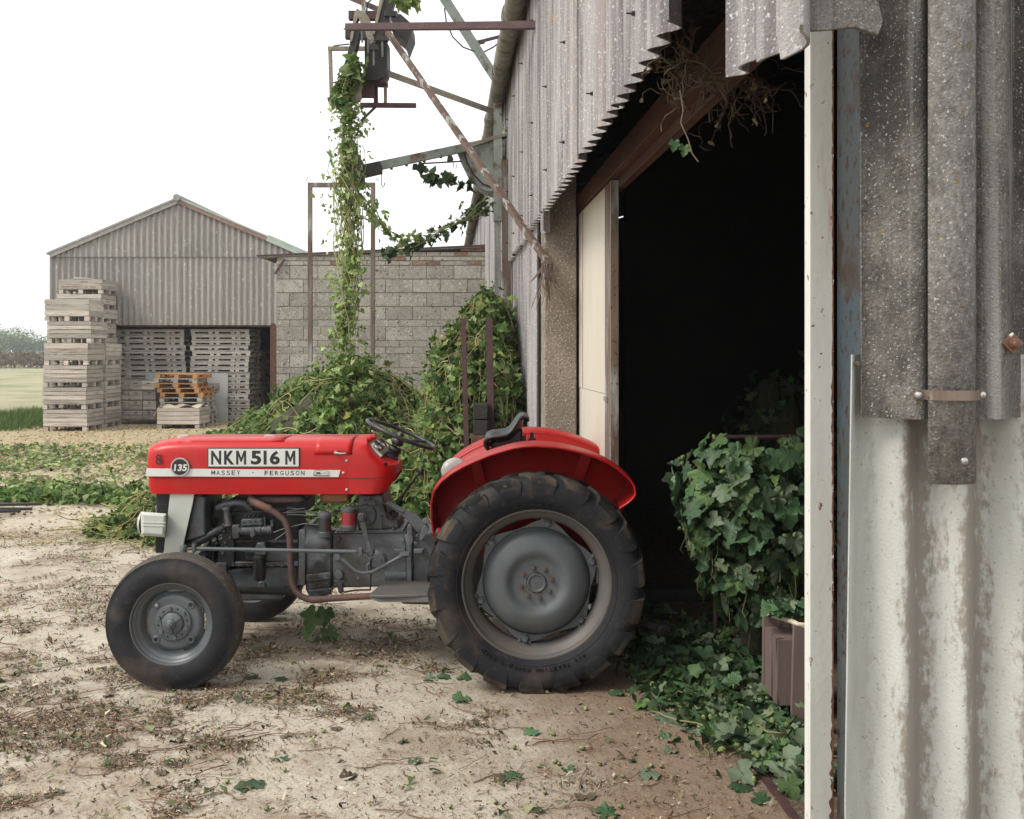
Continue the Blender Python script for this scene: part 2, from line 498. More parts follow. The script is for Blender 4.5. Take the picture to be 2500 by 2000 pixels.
M['asb']     = pm('weathered_asbestos', (.385,.378,.376), (.285,.275,.275), 9, ramp=(.35,.65), rough=.92, st=(5.52,5.52,0.276), blot=(.15,.125,.135), blot_s=2.2, blot_r=(.47,.62), blot_k=.85,
                  blot2=(.27,.21,.20), blot2_s=2.2, blot2_r=(.56,.74), blot2_st=(1,2.6,.05), speck=(.56,.54,.52), speck_s=95, speck_r=(.60,.68), speck2=(.42,.20,.03), speck2_s=9, speck2_r=(.71,.75), bump=.005, bs=140, rand=.08)
M['asb_far'] = pm('shed_asbestos', (.25,.237,.22), (.33,.315,.295), 10, ramp=(.35,.65), rough=.92, st=(5,5,.4), blot=(.10,.095,.09), blot_s=3, blot_r=(.55,.75), blot_k=.6, speck=(.5,.49,.45), speck_s=11, speck_r=(.63,.72), speck2=(.30,.19,.05), speck2_s=5, speck2_r=(.72,.77), rand=.08)
M['asb_moss_lit']= pm('mossy_asbestos_lit_flanks', (.095,.088,.079), (.19,.177,.158), 130, ramp=(.33,.67), rough=.95, blot=(.030,.028,.024), blot_s=4.0, blot_r=(.43,.57), blot_k=.85, speck=(.36,.36,.345), speck_s=190, speck_r=(.61,.70), speck2=(.20,.12,.02), speck2_s=60, speck2_r=(.70,.735), st=(1,1,.7), bump=.005, bs=200, rand=.06, blot2=(.30,.295,.28), blot2_s=4, blot2_r=(.53,.66), blot2_st=(2.6,2.6,.08))  # moss and lichen; pale streaks and darker blots imitate lit and shaded flanks
def pale_sheet_mat():
    m = pm('pale_asbestos_sheet', (.47,.485,.455), (.40,.405,.375), 9, ramp=(.35,.65), rough=.8, st=(1.5,1.5,.5), speck=(.27,.24,.20), speck_s=120, speck_r=(.66,.72), bump=.0015, bs=150)
    nd, ln = m.node_tree.nodes, m.node_tree.links; b = nd['Principled BSDF']
    old = b.inputs['Base Color'].links[0].from_socket
    tc = nd.new('ShaderNodeTexCoord'); sep = nd.new('ShaderNodeSeparateXYZ'); ln.new(tc.outputs['Object'], sep.inputs[0])
    def mth(op, a, c):
        n = nd.new('ShaderNodeMath'); n.operation = op
        for i, q in enumerate((a, c)):
            if isinstance(q, (int, float)): n.inputs[i].default_value = q
            else: ln.new(q, n.inputs[i])
        return n.outputs[0]
    def noise(s, st, det=6, rgh=.65):
        mp = nd.new('ShaderNodeVectorMath'); mp.operation = 'MULTIPLY'; mp.inputs[1].default_value = st; ln.new(tc.outputs['Object'], mp.inputs[0])
        n = nd.new('ShaderNodeTexNoise'); n.inputs['Scale'].default_value = s; n.inputs['Detail'].default_value = det; n.inputs['Roughness'].default_value = rgh; ln.new(mp.outputs[0], n.inputs['Vector']); return n.outputs[0]
    ph = mth('MULTIPLY', mth('SUBTRACT', sep.outputs[0], .905), 2*math.pi/.118)
    w = mth('COSINE', ph, 0)
    w = mth('ADD', w, mth('MULTIPLY', mth('SUBTRACT', noise(11, (1,1,.55), 10, .72), .5), 4.2))
    w = mth('ADD', w, mth('MULTIPLY', mth('SUBTRACT', noise(90, (1,1,.5), 3), .5), 3.0))
    r = nd.new('ShaderNodeMapRange'); r.inputs[1].default_value = -.60; r.inputs[2].default_value = .15; ln.new(w, r.inputs[0])
    # none on the flat left edge
    e = nd.new('ShaderNodeMapRange'); e.inputs[1].default_value = .80; e.inputs[2].default_value = .86; ln.new(sep.outputs[0], e.inputs[0])
    f = mth('MULTIPLY', mth('MULTIPLY', r.outputs[0], e.outputs[0]), .88)
    fl = nd.new('ShaderNodeMapRange'); fl.inputs[1].default_value = .60; fl.inputs[2].default_value = .66; fl.inputs[3].default_value = 1.; fl.inputs[4].default_value = .25; ln.new(noise(34, (1,1,.55), 5, .7), fl.inputs[0])
    f = mth('MULTIPLY', f, fl.outputs[0])
    cr = nd.new('ShaderNodeMix'); cr.data_type = 'RGBA'; cr.inputs[6].default_value = (.20,.165,.135,1); cr.inputs[7].default_value = (.27,.235,.20,1); ln.new(noise(16, (1,1,1)), cr.inputs[0])
    mx = nd.new('ShaderNodeMix'); mx.data_type = 'RGBA'; ln.new(f, mx.inputs[0]); ln.new(old, mx.inputs[6]); ln.new(cr.outputs[2], mx.inputs[7])
    ln.new(mx.outputs[2], b.inputs['Base Color'])
    return m
M['asb_pale'] = pale_sheet_mat()
M['concrete']= pm('rough_concrete', (0.2805,0.2338,0.1913), (0.204,0.1658,0.1318), 3.5, rough=.95, blot=(0.1275,0.1062,0.07225), blot_s=1.6, blot_r=(.52,.68), speck=(0.4675,0.442,0.408), speck_s=75, speck_r=(.58,.64), speck2=(0.102,0.085,0.068), speck2_s=60, speck2_r=(.64,.7), bump=.008, bs=70)
M['door']    = pm('cream_sheet_door', (0.627,0.589,0.5035), (0.551,0.5082,0.4227), 6, rough=.6, st=(3.8,3.8,0.209), blot=(0.456,0.361,0.2755), blot_s=4, blot_r=(.60,.74), blot2=(0.247,0.1045,0.057), blot2_s=4, blot2_r=(.735,.78), blot2_st=(2.5,2.5,.28), bump=.002, bs=4)
M['whitepost']= pm('white_rusting_paint', (.66,.665,.63), (.58,.575,.54), 6, rough=.55, st=(2,2,.4), blot=(.50,.36,.30), blot_s=7, blot_r=(.60,.72), speck=(.20,.075,.04), speck_s=38, speck_r=(.66,.72), bump=.001, bs=60)
M['rustedge'] = pm('rust_scale', (.11,.048,.03), (.19,.10,.072), 18, rough=.85, st=(1,1,.3), speck=(.6,.58,.55), speck_s=70, speck_r=(.62,.7), bump=.002, bs=90)
M['bluesteel']= pm('blue_grey_steel', (.052,.062,.068), (.038,.048,.053), 3, rough=.55, blot=(.035,.055,.07), blot_s=1.8, blot_r=(.55,.6), speck=(.035,.014,.008), speck_s=40, speck_r=(.58,.61), blot2=(.035,.018,.012), blot2_s=4, blot2_r=(.56,.64), bump=.001, bs=60)
M['timber']  = pm('red_brown_timber', (0.09,0.0378,0.0216), (0.0585,0.0252,0.0162), 6, rough=.7, st=(2.7,0.27,2.7), blot=(0.135,0.0675,0.0405), blot_s=5, blot_r=(.52,.7), bump=.003, bs=30)
M['dark_in'] = pm('dark_interior', (.018,.015,.013), (.012,.010,.010), 2, rough=.9)  # near-black wall colour puts the unlit interior's shade into the surface
M['cement']  = pm('cement_grey_trim', (.30,.29,.27), (.22,.21,.195), 12, rough=.9, speck=(.5,.49,.46), speck_s=40, bump=.003)
M['lichenpipe']=pm('lichened_gutter', (.17,.155,.125), (.25,.235,.195), 9, rough=.9, blot=(.08,.07,.05), blot_s=4, blot_r=(.52,.66), speck=(.38,.36,.29), speck_s=40, speck_r=(.6,.68), bump=.004)
M['rustpaint']= pm('dark_red_oxide', (0.08,0.036,0.036), (0.052,0.0256,0.0272), 8, rough=.7, speck=(0.24,0.208,0.192), speck_s=60, speck_r=(.68,.74), bump=.001)
M['greensteel']=pm('pale_green_steel', (.32,.36,.32), (.25,.28,.25), 5, rough=.65, blot=(.15,.085,.05), blot_s=6, blot_r=(.56,.66), speck=(.14,.06,.03), speck_s=30, speck_r=(.64,.7), bump=.001)
M['flaked']  = pm('flaking_rusty_steel', (.135,.085,.065), (.09,.055,.045), 6, rough=.8, blot=(.33,.32,.29), blot_s=12, blot_r=(.54,.62), speck=(.05,.03,.025), speck_s=40, speck_r=(.62,.7), bump=.002, st=(1,1,.6))
M['rustcol'] = pm('brown_grey_column', (.20,.16,.13), (.11,.065,.045), 7, rough=.8, st=(2,2,.3), blot=(.34,.34,.33), blot_s=5, blot_r=(.55,.66), speck=(.07,.035,.025), speck_s=35, speck_r=(.62,.7), bump=.001)
M['darkiron']= pm('dark_greasy_iron', (0.016,0.0152,0.0144), (0.028,0.0224,0.0192), 10, rough=.6, speck=(0.112,0.096,0.088), speck_s=50, speck_r=(.66,.74))
M['oldgal']  = pm('weathered_bracket', (.28,.25,.20), (.20,.17,.13), 10, rough=.85, speck=(.1,.07,.05), speck_s=40, bump=.002)
M['block']   = pm('concrete_block', (.32,.297,.265), (.245,.227,.20), 9, rough=.95, blot=(.44,.415,.37), blot_s=1.2, blot_r=(.5,.7), blot_k=.6, speck=(.58,.55,.50), speck_s=38, speck_r=(.62,.68), speck2=(.12,.11,.095), speck2_s=26, speck2_r=(.60,.68), bump=.004, bs=60, rand=.12)
M['mortar']  = pm('sandy_mortar', (.30,.25,.17), (.22,.18,.12), 6, rough=.95, blot=(.12,.10,.07), blot_s=2, bump=.004)
M['brick']   = pm('old_brick', (.19,.095,.07), (.25,.16,.12), 12, rough=.92, speck=(.4,.36,.31), speck_s=30, bump=.004, rand=.25)
M['board']   = pm('grey_weathered_board', (.50,.455,.41), (.38,.34,.30), 4, rough=.9, st=(.8,.8,14), blot=(.17,.14,.115), blot_s=2.0, blot_r=(.52,.72), blot_k=.85, speck=(.11,.09,.08), speck_s=30, speck_r=(.68,.75), bump=.003, bs=30, rand=.26)
M['board_d'] = pm('old_pallet_board', (.44,.41,.375), (.33,.305,.28), 4, rough=.9, st=(.8,.8,14), blot=(.15,.135,.12), blot_s=2.5, blot_r=(.54,.72), bump=.003, bs=30, rand=.22)
M['board_n'] = pm('new_pallet_board', (.50,.27,.125), (.40,.20,.085), 4, rough=.85, st=(.8,.8,14), rand=.18, bump=.002, bs=30)
M['panel']   = pm('pale_grey_panel', (.38,.39,.40), (.32,.33,.34), 2, rough=.7, blot=(.17,.17,.17), blot_s=2.5, blot_r=(.55,.7), speck=(.12,.1,.08), speck_s=25, speck_r=(.7,.76))
M['plasticsheet']=pm('cream_crumpled_sheet', (.62,.56,.40), (.52,.46,.32), 5, rough=.6, bump=.02, bs=12)
M['barge']   = pm('brown_flashing', (.235,.155,.13), (.19,.125,.105), 6, rough=.7, speck=(.33,.28,.25), speck_s=20)
M['greenfl'] = pm('pale_green_flashing', (.38,.45,.40), (.32,.38,.34), 5, rough=.6)
M['leaf']    = pm('hop_leaf', (1.15,1.15,1.1), (.75,.82,.72), 9, rough=.6, tint=True, trans=.36, spec=.3)
M['leaf_big']= pm('hop_leaf_large', (.072,.145,.066), (.048,.105,.05), 14, rough=.5, blot=(.15,.205,.09), blot_s=20, blot_r=(.56,.66), rand=.40, trans=.2, spec=.4)
M['leaf_pale']= pm('hop_leaf_underside', (.19,.25,.155), (.15,.205,.125), 14, rough=.7, rand=.3, trans=.2)
M['leaf_fresh']= pm('hop_leaf_bright', (.125,.215,.070), (.09,.165,.058), 14, rough=.55, blot=(.19,.25,.09), blot_s=18, blot_r=(.55,.66), rand=.35, trans=.3, spec=.35)
M['leaf_dry']= pm('dry_leaf', (.15,.11,.07), (.10,.085,.055), 14, rough=.8, rand=.4)
M['stem']    = pm('bine_stem', (1,1,1), (.75,.72,.68), 12, rough=.75, tint=True)
M['cone']    = pm('hop_cone', (.30,.32,.15), (.24,.27,.12), 30, rough=.7, rand=.3, trans=.15)
M['core']    = pm('matted_bines', (.035,.045,.02), (.06,.05,.03), 8, rough=.95, bump=.05, bs=14)
M['litter']  = pm('chopped_litter', (1,1,1), rough=.9, tint=True, spec=.2)
M['rope']    = pm('frayed_string', (.16,.12,.095), (.23,.17,.13), 20, rough=.9)
M['bark']    = pm('bark', (.09,.07,.05), (.06,.05,.04), 6, rough=.95)
M['crate_in']= pm('pink_grey_plank', (.175,.125,.11), (.14,.10,.09), 5, rough=.85, st=(6,6,.4), blot=(.05,.022,.022), blot_s=3, blot_r=(.60,.63), bump=.002, bs=30, rand=.1)

# ================================================================== ground
def grid_sheet(x0, x1, y0, y1, nx, ny, zf):
    xs, ys = np.linspace(x0, x1, nx), np.linspace(y0, y1, ny)
    mb = MB()
    mb.add([(x, y, zf(x, y)) for y in ys for x in xs], [(j*nx+i, j*nx+i+1, (j+1)*nx+i+1, (j+1)*nx+i) for j in range(ny-1) for i in range(nx-1)])
    return mb
tag(grid_sheet(-290, 290, -6, 320, 2, 2, lambda x, y: 0.0).build('ground', M['ground']), kind='structure')
tag(MB().add([(-11.6,26.5,.004),(-11.0,60,.004),(20,70,.004),(289,90,.004),(289,319,.004),(-289,319,.004),(-289,30,.004),(-13,22.5,.004)], [tuple(range(8))]).build('field', M['field']), kind='structure')

# ================================================================== barn
BA = math.atan(.0627)
BARN = empty('barn', (0, 0, 0), BA, 'long barn of weathered corrugated asbestos sheets with a wide dark doorway', 'barn')
WX = .65                                            # side wall plane in the barn's own axes
def corr(n, h, pitch=.146, amp=.027, sub=10, th=.007, zt=None, zb=None, ragged=0.0, phase=0.0, jag=None):
    """corrugated sheet: runs along +y, faces -x, n corrugations, from z=0 to h"""
    N_ = int(n*sub)
    mb = MB()
    prof = []
    for i in range(N_+1):
        t = i/sub + phase
        prof.append((-amp*math.cos(2*math.pi*t), i/sub*pitch))
    rows = 3
    vs = []
    for side in (0, 1):
        for r in range(rows):
            for i, (x, y) in enumerate(prof):
                top = h if zt is None else zt(y); bot = 0 if zb is None else zb(y)
                if ragged: bot += ragged*math.sin(i*1.7)*math.sin(i*.53)
                z = bot + (top-bot)*r/(rows-1)
                vs.append((x + side*th, y, z))
    n1 = N_+1; off = rows*n1; fs = []
    for r in range(rows-1):
        for i in range(N_):
            a = r*n1+i
            fs.append((a, a+1, a+1+n1, a+n1)); fs.append((a+off, a+n1+off, a+1+n1+off, a+1+off))
    for i in range(N_):
        fs.append((i, i+off, i+1+off, i+1)); a = (rows-1)*n1+i; fs.append((a, a+1, a+1+off, a+off))
    for r in range(rows-1):
        a = r*n1; fs.append((a, a+n1, a+n1+off, a+off)); a = r*n1+N_; fs.append((a, a+off, a+n1+off, a+n1))
    return mb.add(vs, fs)
def place(name, me, parent, loc, rz=0.0, rx=0.0):
    return link(name, me, parent, Matrix.Translation(loc) @ Matrix.Rotation(rz, 4, 'Z') @ Matrix.Rotation(rx, 4, 'X'))
SHW = 1.022
sh_up = corr(7.3, 1.86).mesh('corrugated_sheet', M['asb'], smooth=60)
sh_lo = corr(7.3, 2.75).mesh('corrugated_sheet', M['asb'], smooth=60)
for k in range(25):                                  # upper row, over the doorway and away down the wall
    s = 2.93 + k*SHW
    place('corrugated_sheet', sh_up, BARN, (WX + (.008 if k % 2 else 0), s, 2.625 + .012*math.sin(k*2.3)))
sh_drop = corr(1.6, .5, ragged=.01).mesh('corrugated_sheet', M['asb'], smooth=60)
place('corrugated_sheet', sh_drop, BARN, (WX+.02, 6.98, 2.50))
for k in range(24):                                  # lower row beyond the concrete column
    place('corrugated_sheet', sh_lo, BARN, (WX+.045 + (.008 if k % 2 else 0), 7.62 + k*SHW, 0.0))
# broken end sheet by the corner
me = corr(3.9, 1.7, zb=lambda y: float(np.interp(y, (0,.12,.13,.26,.27,.40,.51), (.03,.0,.05,.035,.075,.06,.07))), amp=.017, pitch=.130).mesh('corrugated_sheet', M['asb'], smooth=60)
place('corrugated_sheet', me, BARN, (WX-.005, 1.825, 2.235))
# the gable end beside the camera
GY = 1.955
def gable_sheet(x0, n, z0, z1, pitch, mat, dy, ragged=0.0, left=None, name='corrugated_sheet', amp=.026, phase=0.0):
    mb = corr(n, z1-z0, pitch, amp, 14, .007, ragged=ragged, phase=phase)
    if left:
        nv = []
        y0 = 0.0
        for v in mb.v:
            k = max(0, 1-v[1]/(pitch*.5))
            nv.append((v[0], v[1]+k*left(v[2]), v[2]))
        mb.v = nv
    # turn so the sheet runs along +x and faces -y
    mb.v = [(x0 + v[1], GY + dy + v[0], z0 + v[2]) for v in mb.v]
    return mb.build(name, M[mat], BARN, smooth=70)
lowk = [.0, .01, .006, -.006, -.012, -.008, .004, .006]
gable_sheet(.766, 11, -.02, 1.677, .118, 'asb_pale', .012, left=lambda z: float(np.interp(z, np.linspace(0, 1.8, 8), lowk)), amp=.028, phase=.1)
gable_sheet(.788, 9, 1.557, 4.4, .150, 'asb_moss_lit', -.044, amp=.031, phase=.42, left=lambda z: -.008*z/2)
# cover strip, strap, bolts
mb = MB()
x0, x1 = .888, .968
arc = [(x0 + (x1-x0)*i/12, GY-.083-.018*math.sin(math.pi*i/12)**.7) for i in range(13)]
mb.loft([[(x, y, z) for x, y in arc] for z in (1.440, 1.9, 2.6, 4.4)], closed=False)
M['asb_strip'] = pm('mottled_strip', (.12,.113,.104), (.22,.21,.195), 90, ramp=(.35,.65), rough=.95, blot=(.055,.052,.045), blot_s=7, blot_r=(.50,.66), blot_k=.7, speck=(.38,.38,.365), speck_s=150, speck_r=(.61,.69), speck2=(.20,.12,.02), speck2_s=60, speck2_r=(.69,.73), bump=.004, bs=180, st=(1,1,.6))
strip = mb.build('cover_strip', M['asb_strip'], BARN, smooth=60); s = strip.modifiers.new('t', 'SOLIDIFY'); s.thickness = .008; s.offset = -1
mb = MB(); zs = 1.603
mb.loft([[(x, y, zs-.009), (x, y, zs+.009), (x, y+.004, zs+.009), (x, y+.004, zs-.009)] for x, y in [(0.860, GY-0.078),(0.880, GY-0.080),(0.889, GY-0.116),(0.907, GY-0.126),(0.929, GY-0.130),(0.951, GY-0.126),(0.968, GY-0.116),(0.976, GY-0.080),(0.997, GY-0.078)]])
strap = mb.build('strap', M['rustcol'], BARN, smooth=30)
for x in (.868, .988):
    mb = MB(); mb.lathe([(.0,-.008),(.005,-.007),(.008,-.003),(.008,.003)], (x, GY-.080, zs), (0,1,0), 14); mb.build('strap_screw', M['chrome'], strap, smooth=40)
mb = MB(); mb.lathe([(.0,-.005),(.006,-.004),(.009,.0),(.009,.008)], (.942, GY-.105, 1.483), (0,1,0), 14); mb.build('strip_screw', M['chrome'], strip, smooth=40)
mb = MB(); mb.bar((1.0505, GY-.078, 1.698), (1.0505, GY-.070, 1.698), 0.030, 0.030, up=(1,0,1)); wsh = mb.build('square_washer', M['rustedge'], BARN, bevel=.002)
mb = MB(); mb.lathe([(.0,-.012),(.006,-.011),(.010,-.004),(.010,.004)], (1.0505, GY-.078, 1.698), (0,1,0), 8); mb.build('washer_bolt', M['rustedge'], wsh)
mb = MB(); mb.lathe([(.0,.0),(.004,.0),(.005,.01)], (.781, GY-.016, 1.66), (0,1,0), 8); mb.build('nail', M['nut'], BARN)
# gable continues behind, corner flashing over the end of the side wall
mb = MB(); mb.prism([(.655, GY-.06, 2.275), (.70, GY-.085, 2.272), (.745, GY-.09, 2.275), (.79, GY-.088, 2.262), (.80, GY-.085, 2.29), (.787, GY-.085, 2.34), (.79, GY-.085, 4.3), (.655, GY-.06, 4.3)], (0, .010, 0))
mb.build('corner_flashing', M['asb_moss_lit'], BARN, bevel=.002)
# near sliding door: white edge post, rust edge, blue-grey steel face
mb = MB(); mb.box(.905, .964, 2.555, 2.595, .0, 2.62); mb.build('door_stile', M['whitepost'], BARN, bevel=.002)
mb = MB(); N_ = 220
pts = []
for i in range(N_+1):
    z = 2.62*i/N_; pts.append((.9625 - abs(.0018*math.sin(i*1.3)*math.sin(i*.37)+.0012*math.sin(i*3.1)) - (.010*max(0, 1-abs(z-.55)/.45)+.004*max(0, 1-abs(z-1.55)/.2))*abs(math.sin(i*2.1)*math.sin(i*.43+1)), 2.5545, z))
mb.prism([(.9650, 2.5545, 0)] + pts + [(.9650, 2.5545, 2.62)], (0, -.002, 0))
mb.build('rusted_edge', M['rustedge'], BARN)
mb = MB(); mb.box(.974, 1.0, 2.06, 2.553, .0, 2.62); mb.build('door_face', M['bluesteel'], BARN)
mb = MB(); mb.box(.9695, .9735, 2.06, 2.40, .0, 2.62); mb.build('door_flange', M['bluesteel'], BARN)
# far sliding door leaf: cream sheets in a steel edge
mb = MB(); mb.box(.915, .945, 5.985, 9.6, 1.445, 2.64); fd = mb.build('door_sheet', M['door'], BARN)
mb = MB(); mb.box(.918, .945, 5.985, 9.6, .03, 1.442); mb.build('door_sheet', M['door'], BARN)
mb = MB(); mb.box(.912, .955, 5.76, 5.983, .03, 2.64); mb.build('door_edge', M['rustcol'], BARN)
mb = MB(); mb.box(.905, .958, 5.85, 5.99, 1.405, 1.43); mb.build('edge_bracket', M['rustcol'], fd)
mb = MB(); mb.box(.9125, .9155, 6.98, 6.990, 1.45, 2.63); mb.build('sheet_joint', M['rustcol'], fd)
# concrete column, wall plate beam, door track beam
mb = MB()
mb.box(.675, .895, 7.16, 7.46, .0, 4.4); mb.build('concrete_column', M['concrete'], BARN, bevel=.008)
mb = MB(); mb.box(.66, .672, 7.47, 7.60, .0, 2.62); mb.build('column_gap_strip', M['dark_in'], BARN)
mb = MB(); mb.box(.905, .975, 2.08, 11.6, 2.655, 2.775); mb.build('track_beam', M['timber'], BARN, bevel=.004)
mb = MB(); mb.box(.955, .998, 2.08, 11.6, 2.60, 2.652); mb.build('track_batten', M['timber'], BARN, bevel=.003)
mb = MB(); mb.box(.70, .78, 2.0, 30, 4.2, 4.38); mb.build('eaves_rail', M['timber'], BARN)
for z in (2.95, 3.7):
    mb = MB(); mb.box(.69, .75, 2.9, 28, z, z+.09); mb.build('sheeting_rail', M['timber'], BARN)
for k in range(4):
    mb = MB(); y = 11.7+5*k; mb.box(.70, .92, y, y+.3, 0, 4.3); mb.build('concrete_column', M['concrete'], BARN, bevel=.008)
# roof, far walls (keep the inside dark), a missing roof sheet
def roofz(x): return 4.42 + .28*(x-.5)
for k in range(28):
    y = 1.9 + k*1.03
    x0 = .45
    mb = MB()
    if k in (18, 19): x0 = .45
    mb.add([(x0, y, roofz(x0)), (8.0, y, roofz(8.0)), (8.0, y+1.03, roofz(8.0)), (x0, y+1.03, roofz(x0))], [(0,1,2,3)])
    r = mb.build('roof_sheet', M['asb'], BARN); s = r.modifiers.new('t', 'SOLIDIFY'); s.thickness = .02
mb = MB(); mb.add([(8.0, 1.9, roofz(8)), (15.5, 1.9, 4.42), (15.5, 30.8, 4.42), (8.0, 30.8, roofz(8))], [(0,1,2,3)]); r = mb.build('roof_slope', M['asb'], BARN); s = r.modifiers.new('t', 'SOLIDIFY'); s.thickness = .02
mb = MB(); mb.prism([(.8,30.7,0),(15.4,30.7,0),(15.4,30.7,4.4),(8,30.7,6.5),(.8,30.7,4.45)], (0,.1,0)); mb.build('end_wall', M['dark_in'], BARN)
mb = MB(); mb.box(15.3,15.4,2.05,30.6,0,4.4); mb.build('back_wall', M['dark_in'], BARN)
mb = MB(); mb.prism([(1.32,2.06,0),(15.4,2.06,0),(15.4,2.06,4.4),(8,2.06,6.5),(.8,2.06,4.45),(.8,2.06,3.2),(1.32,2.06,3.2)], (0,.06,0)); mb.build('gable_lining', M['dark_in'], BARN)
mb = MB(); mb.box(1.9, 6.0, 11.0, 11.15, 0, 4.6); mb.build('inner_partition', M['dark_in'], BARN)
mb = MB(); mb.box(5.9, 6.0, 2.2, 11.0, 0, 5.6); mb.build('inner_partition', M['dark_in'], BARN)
mb = MB(); mb.box(.985, 1.0, 11.8, 30.5, 0, 4.3); mb.build('blackout_lining', M['dark_in'], BARN)  # unseen lining added to keep daylight out of the barn interior
# gutter with sockets, hook bolts in the sheets
mb = MB(); gp = [(.52, y, 4.34+.003*y) for y in np.linspace(1.9, 27.5, 20)]
mb.tube(gp, .075, 12); gut = mb.build('gutter', M['lichenpipe'], BARN, smooth=60)
for y in (5.2, 7.1, 8.2, 10.0, 12.0, 14.5, 17, 20, 23.5):
    mb = MB(); mb.tube([(.52, y, 4.34+.003*y), (.52, y+.14, 4.34+.003*y)], .089, 12); mb.build('gutter_socket', M['lichenpipe'], gut, smooth=50)
mb = MB(); mb.tube([(.52,27.3,4.38),(.52,27.35,3.9),(.58,27.4,3.4),(.6,27.4,.1)], .07, 10); mb.build('downpipe', M['lichenpipe'], BARN, smooth=60)
bolt = MB().lathe([(.0,-.028),(.0032,-.028),(.0035,-.012),(.008,-.011),(.008,-.003),(.012,.0)], (0,0,0), (1,0,0), 8).mesh('hook_bolt', M['darkiron'])
for k in range(9):
    for z in (2.80, 3.32, 4.05):
        place('hook_bolt', bolt, BARN, (WX-.03, 3.4 + k*1.022 + .04*math.sin(k*3+z), z + .02*math.sin(k*5)))
# ground rail of the sliding doors
mb = MB(); mb.bar((1.25, 2.1, .008), (1.25, 12, .008), .028, .016)
tr = mb.build('door_rail', M['rustpaint']); tr.rotation_euler = (0, 0, BA)
tag(tr, 'thin rusty floor rail running along the barn threshold', 'rail')
# ================================================================== gabled shed at the back of the yard
SHY = 25.5
SHED = to_world(empty('gabled_shed', (-8.1, SHY, 0), 0, 'gabled shed clad in grey corrugated asbestos, open below and filled with pallets', 'shed'))
def shz(X): return 5.33 - abs(X+8.13)*.425          # underside of the roof verge
for row in (0, 1):
    for k in range(6):
        x0 = -11.24 + k*1.04; n = 7.2
        z0 = 2.36 if row == 0 else 4.02
        if row == 1 and x0 > -5.6: continue
        mb = corr(n, 1, .146, .026, 8, .008)
        mb.v = [(x0+v[1], SHY + v[0] - (.03 if row else 0) - .006*(k % 2), z0 + v[2]*(min(max(shz(x0+v[1]), z0+.02), 4.08 if row == 0 else 9)-z0)) for v in mb.v]
        mb.build('corrugated_sheet', M['asb_far'], SHED, smooth=60)
for sgn in (-1, 1):                                 # verge: grey trim on the left slope, brown and green flashing on the right
    xe = -8.13+(3.28 if sgn > 0 else -3.13)
    if sgn < 0:
        mb = MB(); mb.bar((-8.13,SHY-.08,5.40), (xe,SHY-.08,5.40-3.13*.425), .05, .15); mb.build('verge_trim', M['cement'], SHED)
    else:
        mb = MB(); mb.bar((-8.10,SHY-.08,5.38), (-5.95,SHY-.08,5.38-2.15*.425), .05, .13); mb.build('verge_flashing', M['barge'], SHED)
        mb = MB(); mb.bar((-5.95,SHY-.09,5.40-2.15*.425), (xe,SHY-.09,5.40-3.28*.425), .05, .16); mb.build('verge_flashing', M['greenfl'], SHED)
    mb = MB(); mb.prism([(-8.13,SHY-.12,5.47),(xe+sgn*.06,SHY-.12,5.47-(abs(xe+8.13)+.06)*.425),(xe+sgn*.06,SHY-.12,5.43-(abs(xe+8.13)+.06)*.425),(-8.13,SHY-.12,5.43)], (0,14,0)); mb.build('roof', M['greenfl' if sgn > 0 else 'asb_far'], SHED)
mb = MB(); mb.tube([(-8.13,SHY-.2,5.45),(-8.13,SHY+13.8,5.45)], .085, 12); mb.build('ridge_cap', M['cement'], SHED, smooth=60)
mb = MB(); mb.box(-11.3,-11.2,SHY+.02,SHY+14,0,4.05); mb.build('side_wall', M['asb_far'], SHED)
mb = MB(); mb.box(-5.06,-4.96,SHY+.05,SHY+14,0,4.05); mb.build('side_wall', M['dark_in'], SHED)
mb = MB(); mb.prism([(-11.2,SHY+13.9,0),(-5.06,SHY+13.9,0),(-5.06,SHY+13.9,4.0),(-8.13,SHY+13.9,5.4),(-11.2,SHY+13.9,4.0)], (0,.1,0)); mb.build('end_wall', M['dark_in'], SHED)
mb = MB(); mb.box(-11.2,-5.06,SHY+.03,SHY+.12,2.32,2.44); mb.build('lintel', M['timber'], SHED)
mb = MB(); mb.box(-5.9,-5.72,SHY-.02,SHY+.16,0,2.4); mb.build('post', M['timber'], SHED)

